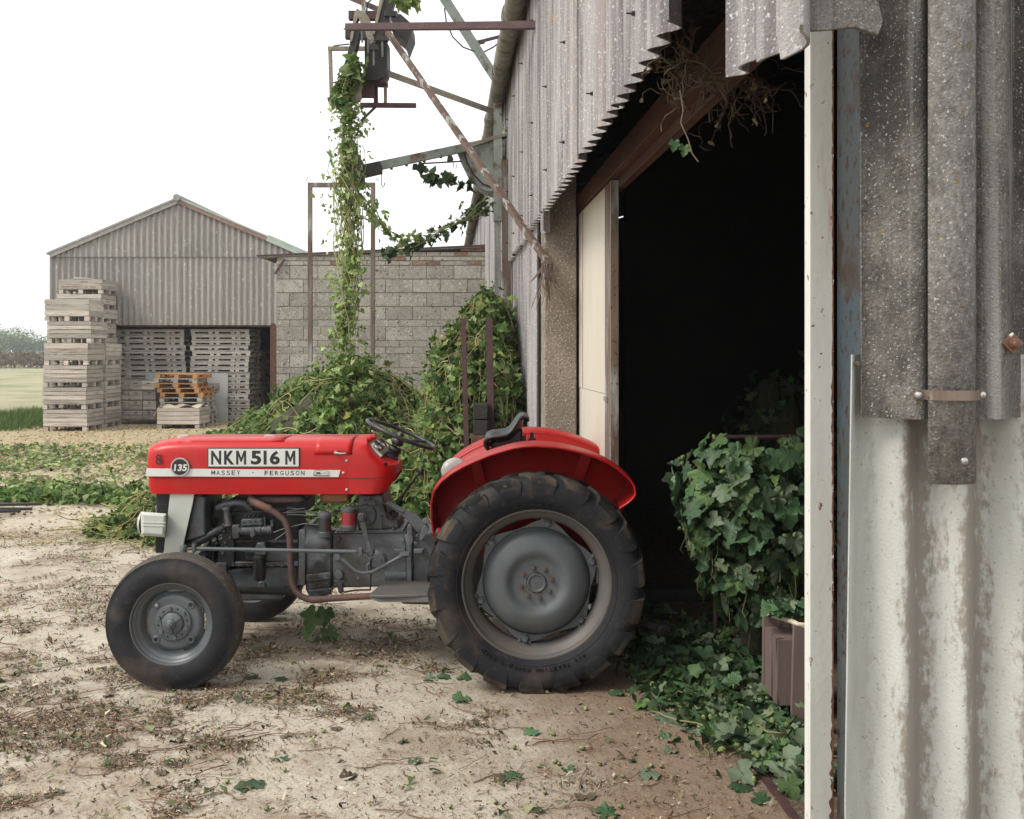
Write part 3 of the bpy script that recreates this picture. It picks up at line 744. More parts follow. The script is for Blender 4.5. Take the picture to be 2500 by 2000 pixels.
# ================================================================== bins, crates and pallets
def boards_of(root, W, D, H, nb, mat, base=.09, gap=.011, slat_gap=0.0):
    bh = (H-base-.012)/nb
    fb = MB().box(-W/2, W/2, 0, .02, 0, bh-gap).mesh('board', M[mat])
    sb = MB().box(0, .018, .022, D-.022, 0, bh-gap).mesh('board', M[mat])
    for i in range(nb):
        z = base+.012+i*bh
        j = lambda a=.004: random.uniform(-a, a)
        link('board', fb, root, Matrix.Translation((j(), j(), z)))
        link('board', fb, root, Matrix.Translation((j(), D-.02, z)))
        link('board', sb, root, Matrix.Translation((-W/2+j(.002), 0, z)))
        link('board', sb, root, Matrix.Translation((W/2-.018+j(.002), 0, z)))
    cp = MB().box(0, .05, 0, .05, base, H-.01).mesh('corner_post', M[mat])
    for x in (-W/2+.02, W/2-.07):
        for y in (.022, D-.072): link('corner_post', cp, root, Matrix.Translation((x, y, 0)))
    fl = MB().box(-W/2+.02, W/2-.02, .022, D-.022, base-.004, base+.008).mesh('floor', M[mat])
    link('floor', fl, root)
    bl = MB().box(-.05, .05, 0, .09, 0, base-.006).mesh('foot_block', M[mat])
    for x in (-W/2+.05, 0.0, W/2-.05):
        for y in (0, D/2-.045, D-.09):
            if x == 0.0 and W > .9 and y == 0 and root.get('_nomid'): continue
            link('foot_block', bl, root, Matrix.Translation((x, y+.001, 0)))
protos = {}
def bin_at(name, X, Y, z, rz, W, D, H, nb, mat, label, cat, group, base=.09, nomid=False):
    key = (W, D, H, nb, mat, base, nomid)
    Mx = Matrix.Translation((X, Y, z)) @ Matrix.Rotation(rz, 4, 'Z')
    if key not in protos:
        o = empty(name)
        if nomid: o['_nomid'] = 1
        boards_of(o, W, D, H, nb, mat, base)
        o.matrix_basis = Mx
        protos[key] = o
    else:
        o = copy_tree(protos[key], None, Mx)
        o.name = name
    tag(o, label, cat, group)
    return o
ordn = ['bottom', 'second from the ground', 'third from the ground', 'fourth from the ground', 'fifth from the ground', 'sixth from the ground', 'seventh from the ground', 'eighth from the ground', 'ninth from the ground', 'topmost']
fx = [158.7,156.5,158,161,168.5,163]
for i in range(6):
    w = ordn[i] if i < 5 else 'topmost'
    bin_at('apple_bin', (fx[i]-1250)*22.4/F, 22.4, i*.474, random.uniform(-.02,.02)+(.06 if i == 5 else .0), .94, .92, .474, 4 if i not in (3,5) else 3, 'board',
           'weathered wooden bin, %s of the front stack beside the grass' % w, 'wooden bin', 'wooden bins stacked at the shed corner', base=.10, nomid=i in (0,1,2))
for i in range(4):
    bin_at('apple_bin', -9.56, 23.38, i*.474, random.uniform(-.015,.015), .94, .92, .474, 4, 'board',
           'weathered wooden bin, %s of the middle stack of four' % (ordn[i] if i < 3 else 'topmost'), 'wooden bin', 'wooden bins stacked at the shed corner', base=.10)
for i in range(10):
    b = bin_at('apple_bin', (198-1250)*24.5/F + (.02 if i % 2 else -.01), 24.42, i*.341, random.uniform(-.015,.015), 1.02, .95, .341, 2, 'board',
           'shallow two-board wooden bin, %s of the tall rear stack against the shed' % ordn[i], 'wooden bin', 'shallow bins in the rear stack', base=.10)
    if i == 9:
        b['label'] = 'shallow bin with faded red lettering on top of the tall rear stack'
        mb = MB(); mb.v = []
        vs, fs = text_geo('FRUIT DIRECT UK 7002', .01, .5); lo, hi = vs.min(0), vs.max(0); q = (vs-lo)/(hi-lo)
        mb.add(np.stack([-.44+q[:,0]*.80, -.004-q[:,2]*.002, .125+q[:,1]*.055], 1).tolist(), fs)
        t = mb.build('red_lettering', pm('faded_red_print', (.28,.06,.06), (.33,.2,.18), 30, rough=.9), b)
        mb = MB(); mb.prism([(-.05,-.004,.262),(.02,-.004,.292),(.15,-.004,.285),(.19,-.004,.262)], (0,.002,0)); mb.build('red_mark', M['brick'], b)
mb = MB(); mb.prism([(-10.35,24.5,3.41),(-10.25,24.5,3.46),(-9.95,24.5,3.44),(-9.85,24.5,3.41)], (0,.5,0)); tag(mb.build('folded_tarpaulin', M['panel'], bevel=.01), 'small grey folded sheet lying on the tallest bin stack', 'tarpaulin')
# small crates, four rows of three
for c in range(3):
    for r in range(4):
        x = (301+32.5*c-1250)*24.7/F
        o = bin_at('fruit_crate', x + random.uniform(-.015,.015), 24.65+random.uniform(-.03,.03), .10+r*.232, random.uniform(-.03,.03), .305, .5, .228, 2, 'board' if (c+r) % 4 else 'board_d',
               'small crate, %s in the column %s' % (('bottom','second from the ground','third from the ground','top')[r], ('beside the bins','amid the crate block','beside the orange pallets')[c]), 'crate', 'small crates beside the pallets', base=.012)
        mb = MB(); mb.box(-.04,.04,-.007,-.004,.165,.182); mb.build('hand_hole', M['black'], o, bevel=0)
# pallets
def pallet_proto(W, D, H, mat, style):
    o = empty('pallet')
    top = MB().box(-W/2, W/2, 0, .10, 0, .020).mesh('deck_board', M[mat])
    n = 6
    for i in range(n): link('deck_board', top, o, Matrix.Translation((random.uniform(-.008,.008), i*(D-.10)/(n-1), H-.022)))
    if style == 0:       # thick front edge boards, blocks between
        for i in (0, 2, 5): link('deck_board', top, o, Matrix.Translation((0, i*(D-.10)/(n-1)+.001, 0)))
        st = MB().box(-W/2+.002, W/2-.002, 0, .03, 0, .046).mesh('stringer', M[mat])
        link('stringer', st, o, Matrix.Translation((0, .003, H-.070))); link('stringer', st, o, Matrix.Translation((0, D-.035, H-.070)))
        bl = MB().box(-.045, .045, 0, .10, .021, H-.071).mesh('block', M[mat])
        xs = (-W/2+.06, -W*.16, -W*.05, W*.22, W*.31, W/2-.06) if W > 1 else (-W/2+.06, 0, W/2-.06)
    else:
        for x in (-W/2+.05, 0, W/2-.05): link('bottom_board', MB().box(-.05, .05, 0, D, 0, .020).mesh('bottom_board', M[mat]), o, Matrix.Translation((x, 0, 0)))
        bl = MB().box(-.055, .055, 0, .14, .0205, H-.0225).mesh('block', M[mat])
        xs = (-W/2+.055, 0, W/2-.055)
    for x in xs:
        for y in (.002, D/2-.06, D-.145): link('block', bl, o, Matrix.Translation((x, y, 0)))
    return o
ORD = ['bottom','second','third','fourth','fifth','sixth','seventh','eighth','ninth','tenth','eleventh','twelfth','thirteenth','fourteenth','fifteenth','sixteenth']
def nth(i, n): return 'bottom' if i == 0 else 'topmost' if i == n-1 else ORD[i]+' from the ground'
def stack(proto, n, X, Y, dz, label, group, first=True, jx=.03, z0=0.0, lean=0.0):
    for i in range(n):
        Mx = Matrix.Translation((X+random.uniform(-jx,jx)+lean*i, Y+random.uniform(-.02,.02), z0+i*dz)) @ Matrix.Rotation(random.uniform(-.012,.012), 4, 'Z')
        if i == 0 and first: o = proto; o.matrix_basis = Mx
        else: o = copy_tree(proto, None, Mx)
        tag(o, label % nth(i, n), 'pallet', group)
pa = pallet_proto(1.46, 1.15, .131, 'board_d', 0)
stack(pa, 17, (383-1250)*25.75/F, 25.75, .1335, 'grey pallet, %s in the stack under the middle shed sheeting', 'pallets in the middle stack', lean=-.004)
pb_ = pallet_proto(1.44, 1.15, .131, 'board_d', 0)
stack(pb_, 17, (536-1250)*25.70/F, 25.70, .1335, 'grey pallet, %s in the stack beside the dark shed bay', 'pallets in the right stack', lean=.001)
stack(pb_, 17, (240-1250)*25.8/F, 25.80, .1335, 'grey pallet, %s in the shaded stack behind the bins', 'pallets in the left stack', first=False, lean=.002)
pc = pallet_proto(1.25, 1.1, .141, 'board_d', 1)
stack(pc, 12, (640-1250)*29.0/F, 29.0, .143, 'dark pallet, %s of the stack deep inside the shed', 'pallets in the right bay')
po = pallet_proto(.98, 1.0, .108, 'board_n', 1)
pg = pallet_proto(.98, 1.0, .108, 'board_d', 1)
zz = 0.0
lab = {'o': 'orange new pallet, %s in the low pile before the grey panel', 'g': 'grey pallet, %s in the low pile topped by orange pallets'}
usedp = set()
for i, (k, dx, rz) in enumerate((('g',.22,.02),('g',.22,.02),('g',.16,-.03),('g',.13,.0),('g',.12,.02),('g',.10,-.02),('o',.12,.02),('o',.04,-.04),('o',-.01,.03),('g',-.02,.05),('o',.0,-.05))):
    src = po if k == 'o' else pg
    Mx = Matrix.Translation(((432-1250)*24.15/F+dx, 24.1, zz)) @ Matrix.Rotation(rz, 4, 'Z') @ Matrix.Rotation(.015 if i > 7 else 0, 4, 'Y')
    if k not in usedp: o = src; o.matrix_basis = Mx; usedp.add(k)
    else: o = copy_tree(src, None, Mx)
    tag(o, lab[k] % nth(i, 11), 'pallet', 'low pile of mixed pallets')
    zz += .1095
# grey panel leaning behind them, with a barred opening
def panel_pt(x, y): return P(x, y, 25.35)
mb = MB()
ou = [(356,914),(360,911),(548,911),(553,914),(556,1030),(356,1030)]
ho = [(504,941),(507,936),(533,936),(536,940),(536,959),(533,961),(505,961),(504,958)]
mb2 = MB()
def quadstrip(a, b, c, d): mb2.prism([panel_pt(*p) for p in (a,b,c,d)], (0,.03,0))
quadstrip((356,911),(504,911),(504,1030),(356,1030)); quadstrip((536,911),(556,911),(556,1030),(536,1030)); quadstrip((504,911),(536,911),(536,936),(504,936)); quadstrip((504,961),(536,961),(536,1030),(504,1030))
pnl = to_world(empty('grey_panel', panel_pt(456,1030), 0, 'large pale grey panel with a barred opening standing before the pallets', 'panel'))
mb2.build('panel_face', M['panel'], pnl)
for x in (514.5, 524):
    mb = MB(); mb.bar(panel_pt(x,935)+Vector((0,-.004,0)), panel_pt(x,962)+Vector((0,-.004,0)), .012, .012); mb.build('bar', M['panel'], pnl)
# front bin with cream sheeting inside
bin_at('apple_bin', (435-1250)*23.15/F, 23.15, 0, .02, .93, .85, .475, 4, 'board', 'grey wooden bin with cream sheeting spilling over its rim', 'wooden bin', None, base=.09, nomid=True)
mb = grid_sheet(-.58, .42, 0, .8, 15, 11, lambda x, y: 0)
mb.v = [(-7.40+v[0], 23.2+v[1], .47+.055*math.sin(v[0]*9+v[1]*4)*math.cos(v[1]*7) - max(0,(-.44-v[0]))*2.0) for v in mb.v]
o = mb.build('crumpled_sheet', M['plasticsheet'], smooth=70); s = o.modifiers.new('t','SOLIDIFY'); s.thickness = .006
tag(o, 'cream crumpled sheet bulging out of the small wooden bin', 'sheet')

# ================================================================== concrete block wall
WY = 17.2
BW = empty('block_wall', (-2.15, WY, 0), 0, 'grey concrete block wall with a brick course on top', 'wall')
Xl, Xr = (675-1250)*WY/F+2.15, (1190-1250)*WY/F+2.15
mb = MB(); mb.box(Xl+.01, Xr, .012, .20, 0, 3.30); mb.build('mortar_bed', M['mortar'], BW)
blk = {}
def block(x0, x1, z0, z1, mat, name):
    w, h = round(x1-x0, 2), round(z1-z0, 2)
    k = (w, h, mat)
    if k not in blk: blk[k] = MB().box(0, w, 0, .1, 0, h).mesh(name, M[mat])
    o = link(name, blk[k], BW, Matrix.Translation((x0, random.uniform(-.004,.004), z0)))
    return o
z = 0.0
courses = ['B','s','B','s','s','B','s','s','B','s','s','B','s','B','B','B','B','B']
courses = [.215,.10,.10,.215,.215,.10, .215,.10,.10,.215,.10,.10,.215,.10,.215,.215,.215,.215]
tot = sum(courses)+.01*len(courses)
z = .0
row = 0
for h in courses:
    bw = .44 if h > .15 else .44
    off = (row % 2)*.225
    x = Xl - off
    while x < Xr:
        a, b = max(x, Xl), min(x+bw, Xr)
        if b-a > .06: block(a, b, z, z+h, 'block', 'block')
        x += bw+.01
    z += h+.01; row += 1
ztop = z
for r in range(7):                                   # bricks on top, under the sloping roof edge
    x = Xl + (.11 if r % 2 else 0)
    while x < Xr-.05:
        t = (x-Xl)/(Xr-Xl)
        if z+r*.075 < 3.24 + .17*t - .03: block(x, min(x+.215, Xr), z+r*.075, z+r*.075+.065, 'brick' if random.random() < .10+.55*max(0, t-.6)*(r>0)*2 else 'block', 'brick')
        x += .225
mb = MB(); mb.prism([(Xl-.32,-.04,3.27),(Xr,-.04,3.44),(Xr,-.04,3.465),(Xl-.32,-.04,3.29)], (0,2.6,0)); mb.build('roof_edge', M['rustpaint'], BW)
mb = MB(); mb.prism([(Xl-.3,-.02,3.25),(Xr,-.02,3.42),(Xr,-.02,3.44),(Xl-.3,-.02,3.27)], (0,.22,0)); mb.build('wall_plate', M['cement'], BW)
mb = MB(); mb.bar((Xl-.02,-.03,2.98),(Xl+.14,-.05,3.22), .03, .03); mb.build('bracket', M['rustpaint'], BW)
mb = MB(); mb.box(Xl-.03, Xl+.35, -.012, .21, 0, .62); mb.build('plinth', M['concrete'], BW)
mb = MB(); mb.box(Xl+.01, Xl+.2, .21, 5.2, 0, 3.2); mb.build('return_wall', M['block'], BW)

# ================================================================== overhead hop conveyor
HC = to_world(empty('hop_conveyor', (-1.2, 10, 0), 0, 'overhead hop conveyor of rusty steel beams, braces, chain track and guards', 'conveyor'))
def mem(name, a, b, w, mat, h=None, kind='bar', up=(0,0,1)):
    mb = MB(); A, B = P(*a), P(*b)
    if kind == 'bar': mb.bar(A, B, w, h, up=Vector(up))
    elif kind == 'angle': mb.angle(A, B, w, .007, up=Vector(up))
    else: mb.tube([A, B], w/2, 8)
    return mb.build(name, M[mat], HC)
HYc = 10.0
mem('cross_beam', (848,65,9.6), (1316,61,7.42), .052, 'rustpaint', .050)
mem('cross_beam_flange', (847,73,9.58), (1316,69,7.41), .075, 'rustpaint', .010)
mem('upper_beam', (835,-14,10.2), (930,26,10.0), .05, 'rustpaint', .05)
mem('rear_channel', (852,39,10.3), (970,40,10.3), .08, 'rustpaint', .080)
mem('rear_channel', (844,86,10.3), (950,88,10.3), .08, 'darkiron', .075)
mem('strut', (887,-10,9.9), (888,34,9.9), .036, 'greensteel')
mem('main_brace', (946,78,9.4), (1344,650,7.02), .040, 'flaked', .04, 'angle')
mem('side_brace', (944,181,10.2), (1206,276,11.0), .062, 'oldgal', .05, 'angle')
def plateC(name, px, Y0, Y1, mat, parent=None):
    return MB().plate(px, Y0, Y1).build(name, M[mat], parent or HC, bevel=.003)
plateC('track_bracket', [(872,20),(878,25),(892,32),(899,40),(916,84),(912,102),(905,108),(899,98),(882,60),(874,42),(868,60),(860,100),(853,104),(862,50),(866,28)], 9.86, 9.95, 'oldgal')
trk = plateC('chain_track', [(936,0),(956,-10),(967,-10),(952,40),(944,72),(930,92),(917,100),(912,92),(916,70)], 9.74, 9.84, 'darkiron')
plateC('track_edge', [(928,-8),(938,-8),(922,55),(915,82),(909,84),(914,60)], 9.72, 9.80, 'oldgal')
plateC('chain_track', [(862,78),(874,60),(878,78),(872,110),(862,140),(855,168),(843,168),(848,130)], 9.88, 10.0, 'darkiron')
for x, y, l, wd in ((953,35,46,26),(933,95,44,24),(912,118,42,20),(884,74,30,0),(899,96,34,0)):
    if wd: plateC('finger_carrier', [(x-wd/2,y-10),(x+wd/2,y-9),(x+wd/2+2,y+4),(x-wd/2-2,y+4)], 9.66, 9.72, 'darkiron')
    MB().tube([P(x,y,9.68), P(x+.5,y+l,9.68)], .010, 6).build('finger', M['steel'], HC)
gd = plateC('drum_guard', [(890,98),(944,98),(945,160),(942,176),(934,190),(920,196),(890,196)], 10.02, 10.30, 'darkiron')
plateC('guard_lip', [(888,190),(942,190),(942,202),(888,200)], 10.05, 10.25, 'rustpaint')
plateC('hood_guard', [(958,34),(978,34),(1004,57),(1005,78),(990,117),(989,100),(966,80),(956,74)], 10.1, 10.5, 'darkiron')
mem('frame_post', (806,118,10.6), (810,258,10.6), .036, 'oldgal', .036)
mem('frame_bar', (801,119,10.6), (892,119,10.6), .045, 'oldgal', .036)
mem('hanger', (917,200,10.2), (918,254,10.2), .040, 'rustpaint')
mem('hanger', (941,184,10.2), (941,254,10.2), .030, 'oldgal')
mem('foot_bar', (880,257,10.2), (1016,258,10.2), .05, 'rustpaint', .040)
plateC('side_plank', [(882,208),(914,208),(914,238),(882,238)], 10.1, 10.14, 'rustpaint')
plateC('motor_mount', [(858,178),(890,178),(890,196),(858,196)], 10.0, 10.2, 'darkiron')
mem('stay', (917,261,10.2), (881,296,10.2), .022, 'rustpaint')
mb = MB(); mb.lathe([(.0,.0),(.05,.002),(.068,.03),(.070,.06),(.066,.07),(.066,.15),(.060,.16),(.06,.20),(.0,.21)], P(866,249,10.0), (0,0,1), 20); mb.build('motor', M['oldgal'], HC, smooth=35)
mem('drop_pipe', (848,160,10.3), (836,372,10.4), .036, 'oldgal', kind='tube')
plateC('track_wheel', [(829,362),(838,352),(860,352),(885,395),(888,440),(870,452),(838,440)], 10.6, 10.72, 'darkiron')
# lower rail running to the wall
lr = mem('lower_rail', (884,414,10.6), (1206,346,11.1), .085, 'greensteel', .085)
plateC('rail_end', [(884,402),(926,393),(930,408),(930,420),(886,430)], 10.52, 10.66, 'darkiron')
plateC('rail_edge', [(1150,350),(1206,331),(1252,322),(1252,327),(1206,340),(1150,360)], 10.95, 11.1, 'oldgal')
for x, y in ((1016,406),(1101,386)):
    plateC('hook_shoe', [(x-8,y-6),(x+2,y-7),(x+6,y+2),(x-4,y+8),(x-10,y+7)], 10.8, 10.86, 'darkiron')
for x, y in ((955,412),(992,404),(1035,394),(1076,384)):
    plateC('rail_bolt', [(x-3,y-6),(x+3,y-7),(x+3,y+1),(x-3,y+1)], 10.85, 10.9, 'darkiron')
MB().tube([P(x,y,10.8) for x,y in ((932,425),(932,452),(935,457),(938,453),(939,446))], .005, 6).build('hook', M['rustpaint'], HC)
MB().tube([P(x,y,10.9) for x,y in ((1105,390),(1108,408),(1113,412),(1116,400))], .004, 6).build('hook', M['rustpaint'], HC)
MB().tube([P(1022,400,10.9), P(1128,394,11.0)], .009, 6).build('tie_rod', M['rustpaint'], HC)
ch = plateC('quadrant_chute', [(1118,370),(1129,364),(1204,341),(1204,466),(1190,466),(1172,459),(1147,432),(1131,400)], 11.02, 11.4, 'greensteel')
MB().tube([P(x,y,11.01) for x,y in ((1119,370),(1131,400),(1147,432),(1172,459),(1190,466),(1204,467))], .022, 6).build('chute_rim', M['greensteel'], ch, smooth=60)
MB().tube([P(x,y,11.01) for x,y in ((1133,372),(1140,396),(1155,425),(1178,449),(1204,459))], .008, 6).build('chute_seam', M['rustpaint'], ch, smooth=60)
plateC('wall_plate', [(1226,329),(1252,322),(1252,388),(1226,388)], 11.2, 11.26, 'greensteel')
mem('conveyor_post', (1215,206,11.0), (1215,541,11.0), .088, 'greensteel', .088, up=(0,1,0))
mem('knee_arm', (1220,207,11.0), (1074,-20,10.6), .088, 'greensteel', .088, up=(0,1,0))
mem('knee_tie', (1152,107,10.9), (1242,84,11.0), .03, 'rustpaint')
plateC('tie_plate', [(1150,104),(1158,100),(1176,96),(1184,98),(1184,104),(1152,112)], 10.8, 10.84, 'rustpaint')
mem('lower_post', (1235,388,10.7), (1239,1120,10.7), .092, 'rustcol', .092, 'angle', up=(0,1,0))
mem('post_foot', (1215,541,11.0), (1217,1250,11.0), .07, 'asb', .03, up=(0,1,0))
for pts in ([(1085,20,10.8),(1090,55,10.8),(1105,90,10.8),(1130,115,10.8),(1156,125,10.8),(1180,128,10.9),(1205,115,10.9),(1235,90,11)], [(1278,100,11),(1280,160,11),(1270,190,11),(1250,204,11),(1225,202,11)], [(814,113,10.6),(830,110,10.6),(852,108,10.5)], [(895,30,10),(897,8,10),(910,-4,10)]):
    MB().tube([P(*p) for p in pts], .008, 6).build('cable', M['plastic'], HC, smooth=60)
# frayed string tied under the brace foot
st = empty('frayed_string', P(1338,660,7.05), 0, 'bundle of frayed brown string tied round the brace foot on the concrete column', 'string')
to_world(st)
paths = []
for i in range(55):
    a = P(1334+random.uniform(-14,16), 645+random.uniform(-10,12), 7.02+random.uniform(-.04,.05))
    dx = random.gauss(0, .05); L = random.uniform(.06, .30)
    paths.append([a, a+Vector((dx*.3, random.uniform(-.02,.02), -L*.4)), a+Vector((dx*.8, random.uniform(-.03,.03), -L*.75)), a+Vector((dx*1.2, random.uniform(-.03,.03), -L))])
tubes_np('strands', np.array([[list(p) for p in q] for q in paths]), rng.uniform(.0012,.0028,55), M['stem'], np.tile([[.20,.155,.125]], (55,1))*rng.uniform(.6,1.3,(55,1)), st)['kind'] = 'stuff'

# goal-post frame in front of the block wall
FR = to_world(empty('goalpost', (-2.05, 12.8, 0), 0, 'narrow rusty steel goalpost standing behind the hanging bine', 'goalpost'))
for nm, a, b in (('post',(757,452,12.8),(758,1290,12.8)), ('post',(911,452,12.8),(909,1290,12.8)), ('top_bar',(752,452,12.8),(916,452,12.8))):
    mb = MB(); mb.bar(P(*a), P(*b), .050 if nm == 'post' else .05, .055); mb.build(nm, M['rustcol'], FR)
# two dark uprights and black blocks in front of the bine stack
for nm, lb, a, b, w in (('steel_upright', 'thin dark steel upright leaning in front of the bine stack', (1131,778,8.7), (1146,1220,8.5), .042), ('steel_upright', 'thicker dark steel upright between the black blocks and the barn wall', (1194,778,8.7), (1204,1220,8.5), .055)):
    mb = MB(); A, B = P(*a), P(*b); B.z = 0.0; mb.angle(A, B, w, .008, up=Vector((0,1,0))); mb.bar(A, B, w, .012, up=(0,1,0)); tag(mb.build(nm, M['rustpaint']), lb, 'steel post', 'steel uprights by the bine stack')
for i, (y0, y1) in enumerate(((986,1024),(1026,1063))):
    mb = MB(); mb.plate([(1155,y0),(1191,y0+1),(1190,y1),(1156,y1)], 8.45, 8.70); tag(mb.build('black_block', M['darkiron'], bevel=.006), 'black tarred timber block, %s of the pair beside the dark uprights' % ('upper' if i == 0 else 'lower'), 'block', 'black blocks')
mb = MB(); mb.plate([(1150,1064),(1198,1064),(1196,1240),(1152,1240)], 8.42, 8.72); 
zmin = min(v[2] for v in mb.v); mb.v = [(v[0], v[1], 0.0 if abs(v[2]-zmin) < 1e-6 else v[2]) for v in mb.v]
tag(mb.build('timber_stand', M['timber'], bevel=.006), 'squat dark timber stand carrying the black blocks', 'stand')

# flat steel tines lying on the yard at the left
for i, (x0, y0, x1, y1) in enumerate(((-60,1239,104,1242),(-60,1250,80,1254),(-60,1258,52,1259))):
    mb = MB(); a, b = GP(x0, y0+8), GP(x1, y1+4)
    a.z = b.z = .05; d = (b-a).normalized(); s_ = Vector((-d.y, d.x, 0))
    mb.prism([a+s_*.045, a-s_*.045, b-d*.5-s_*.045, b, b-d*.5+s_*.045], (0,0,.03))
    o = mb.build('steel_tine', M['darkiron'], bevel=.004)
    mb = MB(); c = a.lerp(b,.3); mb.box(c.x-.1,c.x-.02,c.y-.04,c.y+.04,0,.05); mb.build('foot', M['darkiron'], o)
    tag(o, ['long dark pointed steel tine lying on the yard, farthest from the tractor tyre', 'middle one of three dark steel tines lying on the yard', 'shortest dark steel tine lying on the yard, nearest the litter'][i], 'tine', 'steel tines on the yard')
# ================================================================== tractor
CY = 5.92                                   # depth of the tractor's centre line
SY = 5.68                                   # depth of the near bonnet side
TR = to_world(empty('tractor', (-.45, CY, 0), 0, 'red vintage farm tractor with grey engine parked across the barn doorway', 'tractor'))

def mirY(v): return (v[0], 2*CY - v[1], v[2])
class MBm(MB):
    """adds everything a second time mirrored to the far side of the tractor"""
    def both(self):
        n = len(self.v)
        self.v += [mirY(v) for v in self.v]
        self.f += [tuple(i + n for i in f[::-1]) for f in self.f]
        self.m += self.m
        return self

# ---------------------------------------------------------------- bonnet
def m_glyph(mb, a, b, y0, y1, Y, thick):
    q = [(0,0),(0,1),(.24,1),(.5,.50),(.76,1),(1,1),(1,0),(.78,0),(.78,.62),(.56,.20),(.44,.20),(.22,.62),(.22,0)]
    mb.prism([P(a+(b-a)*u, y0+(y1-y0)*v, Y) for u, v in q], (0, -thick, 0))
def hood_section(w, z0, z1, n=9):
    pts = [(w, z0), (w+.002, z0 + (z1-z0)*.35), (w, z1-.085)]
    for i in range(1, n+1):
        a = math.pi/2*i/n
        pts.append((w*math.cos(a)**.40 if i < n else 0.0, z1-.085+.085*math.sin(a)**.72))
    return pts
def hood_ring(X, w, z0, z1):
    h = hood_section(w, z0, z1)
    return [Vector((X, CY-y, z)) for y, z in h] + [Vector((X, CY+y, z)) for y, z in h[-2::-1]]
def hx(px, Y=SY): return (px-1250)*Y/F
ST = [(349,.165,1.012,1.160),(353,.195,1.006,1.172),(360,.218,1.002,1.182),(375,.232,1.0015,1.194),(405,.240,1.0015,1.205),(450,.244,1.0015,1.211),
      (560,.246,1.0015,1.211),(700,.247,1.0015,1.211),(858,.248,1.0015,1.211)]
mb = MB(); mb.loft([hood_ring(hx(p), w, a, b) for p, w, a, b in ST], closed=False)
r0 = hood_ring(hx(349), .165, 1.012, 1.160); mb.add(r0, [tuple(range(len(r0)))])
hood = mb.build('bonnet', M['red'], TR, smooth=50)
# lower side panel runs right round the nose
mb = MB()
lowst = [(353,.175,.918),(358,.205,.914),(368,.224,.912),(400,.236,.9115),(560,.242,.9115),(862,.244,.9115)]
for s in (-1, 1):
    mb.loft([[Vector((hx(p), CY+s*(w+.004), .9985)), Vector((hx(p+ (0 if p<850 else -8)), CY+s*w, .955)), Vector((hx(p + (4 if p<360 else 0)), CY+s*(w-.006), z)), Vector((hx(p+4), CY+s*(w-.03), z-.002))] for p, w, z in lowst], closed=False)
mb.add([Vector((hx(353), CY-.179, .9985)), Vector((hx(357), CY-.169, .918)), Vector((hx(357), CY+.169, .918)), Vector((hx(353), CY+.179, .9985))], [(0,1,2,3)])
mb.build('lower_side_panel', M['red'], TR, smooth=40)
def hood_patch(name, p0, p1, i0, i1, off, mat, parent, side=-1, taper=0.0):
    """raised panel that follows the bonnet's surface"""
    mb = MB()
    xs = np.linspace(p0, p1, 8)
    rings = []
    for k, p in enumerate(xs):
        w = np.interp(p, [s[0] for s in ST], [s[1] for s in ST]); zt = np.interp(p, [s[0] for s in ST], [s[3] for s in ST])
        h = hood_section(w, 1.0015, zt)
        seg = h[i0:i1+1]
        rings.append([Vector((hx(p - taper*(j/(len(seg)-1))), CY + side*(y+off*(1 if j < len(seg)-2 else .3)), z+off*(.2 if j < 2 else 1))) for j, (y, z) in enumerate(seg)])
    mb.loft(rings, closed=False)
    o = mb.build(name, mat, parent, smooth=40)
    s = o.modifiers.new('t', 'SOLIDIFY'); s.thickness = .004; s.offset = -1
    return o
hood_patch('fuel_hatch', 768, 860, 2, 12, .004, M['red'], hood)
hood_patch('top_panel', 428, 690, 7, 12, .004, M['red'], hood)
for px in (447, 657):                                       # two pale catches on top
    mb = MB(); c = P(px, 1067, 5.84)
    mb.loft([[c+Vector((dx, -.018*k, -.008)), c+Vector((dx, -.014*k, .012*k)), c+Vector((dx, .014*k, .012*k)), c+Vector((dx, .018*k, -.008))] for dx, k in ((-.028,.5),(-.018,1),(.01,.95),(.03,.5))])
    mb.build('bonnet_catch', M['cream'], hood, smooth=40)
# stripe, badge, plate and lettering on the near side
YS = CY-.2505
def zt(y, Y=YS): return CH-(y-HZ)*Y/F
mb = MB(); mb.plate([(357,1144),(831,1148),(826,1165),(357,1163)], YS-.002, YS+.006)
stripe = mb.build('white_stripe', M['white'], hood)
mb = MB()
for i, ch in enumerate('MASSEY'):
    if ch == 'M': m_glyph(mb, 516, 525.5, 1160, 1149, YS-.002, .0008); continue
    fit_text(mb, ch, P(516+12.4*i,1160,YS-.002), P(516+12.4*i+(9.5 if i == 0 else 8.5),1149,YS-.002), .0008, .004)
fit_text(mb, '.', P(616,1155.5,YS-.002), P(619,1152.5,YS-.002), .0008, .012)
for i, ch in enumerate('FERGUSON'):
    fit_text(mb, ch, P(646+12.7*i,1160.5,YS-.002), P(646+12.7*i+8.5,1149.5,YS-.002), .0008, .012)
mb.build('stripe_lettering', M['black'], stripe)
mb = MB()                                                   # little outlined emblem at the end of the stripe
out = [(766,1162),(765,1158),(768,1152),(769,1148),(780,1148),(783,1150),(788,1147),(795,1147),(799,1150),(804,1154),(803,1157),(805,1160),(804,1163),(766,1162)]
mb.tube([P(x, y, YS-.003) for x, y in out], .0009, 4)
mb.tube([P(x, y, YS-.003) for x, y in [(768,1157.5),(785,1157),(793,1154),(803,1156.5)]], .0007, 4)
mb.plate([(772,1153),(781,1153),(783,1156.5),(772,1156.5)], YS-.0035, YS-.002)
fit_text(mb, 'FERGUSON SYSTEM', P(767,1162,YS-.0025), P(803,1159.5,YS-.0025), .0008, .0)
mb.build('emblem', M['black'], stripe)
mb = MB(); bc = P(441, 1140, YS)
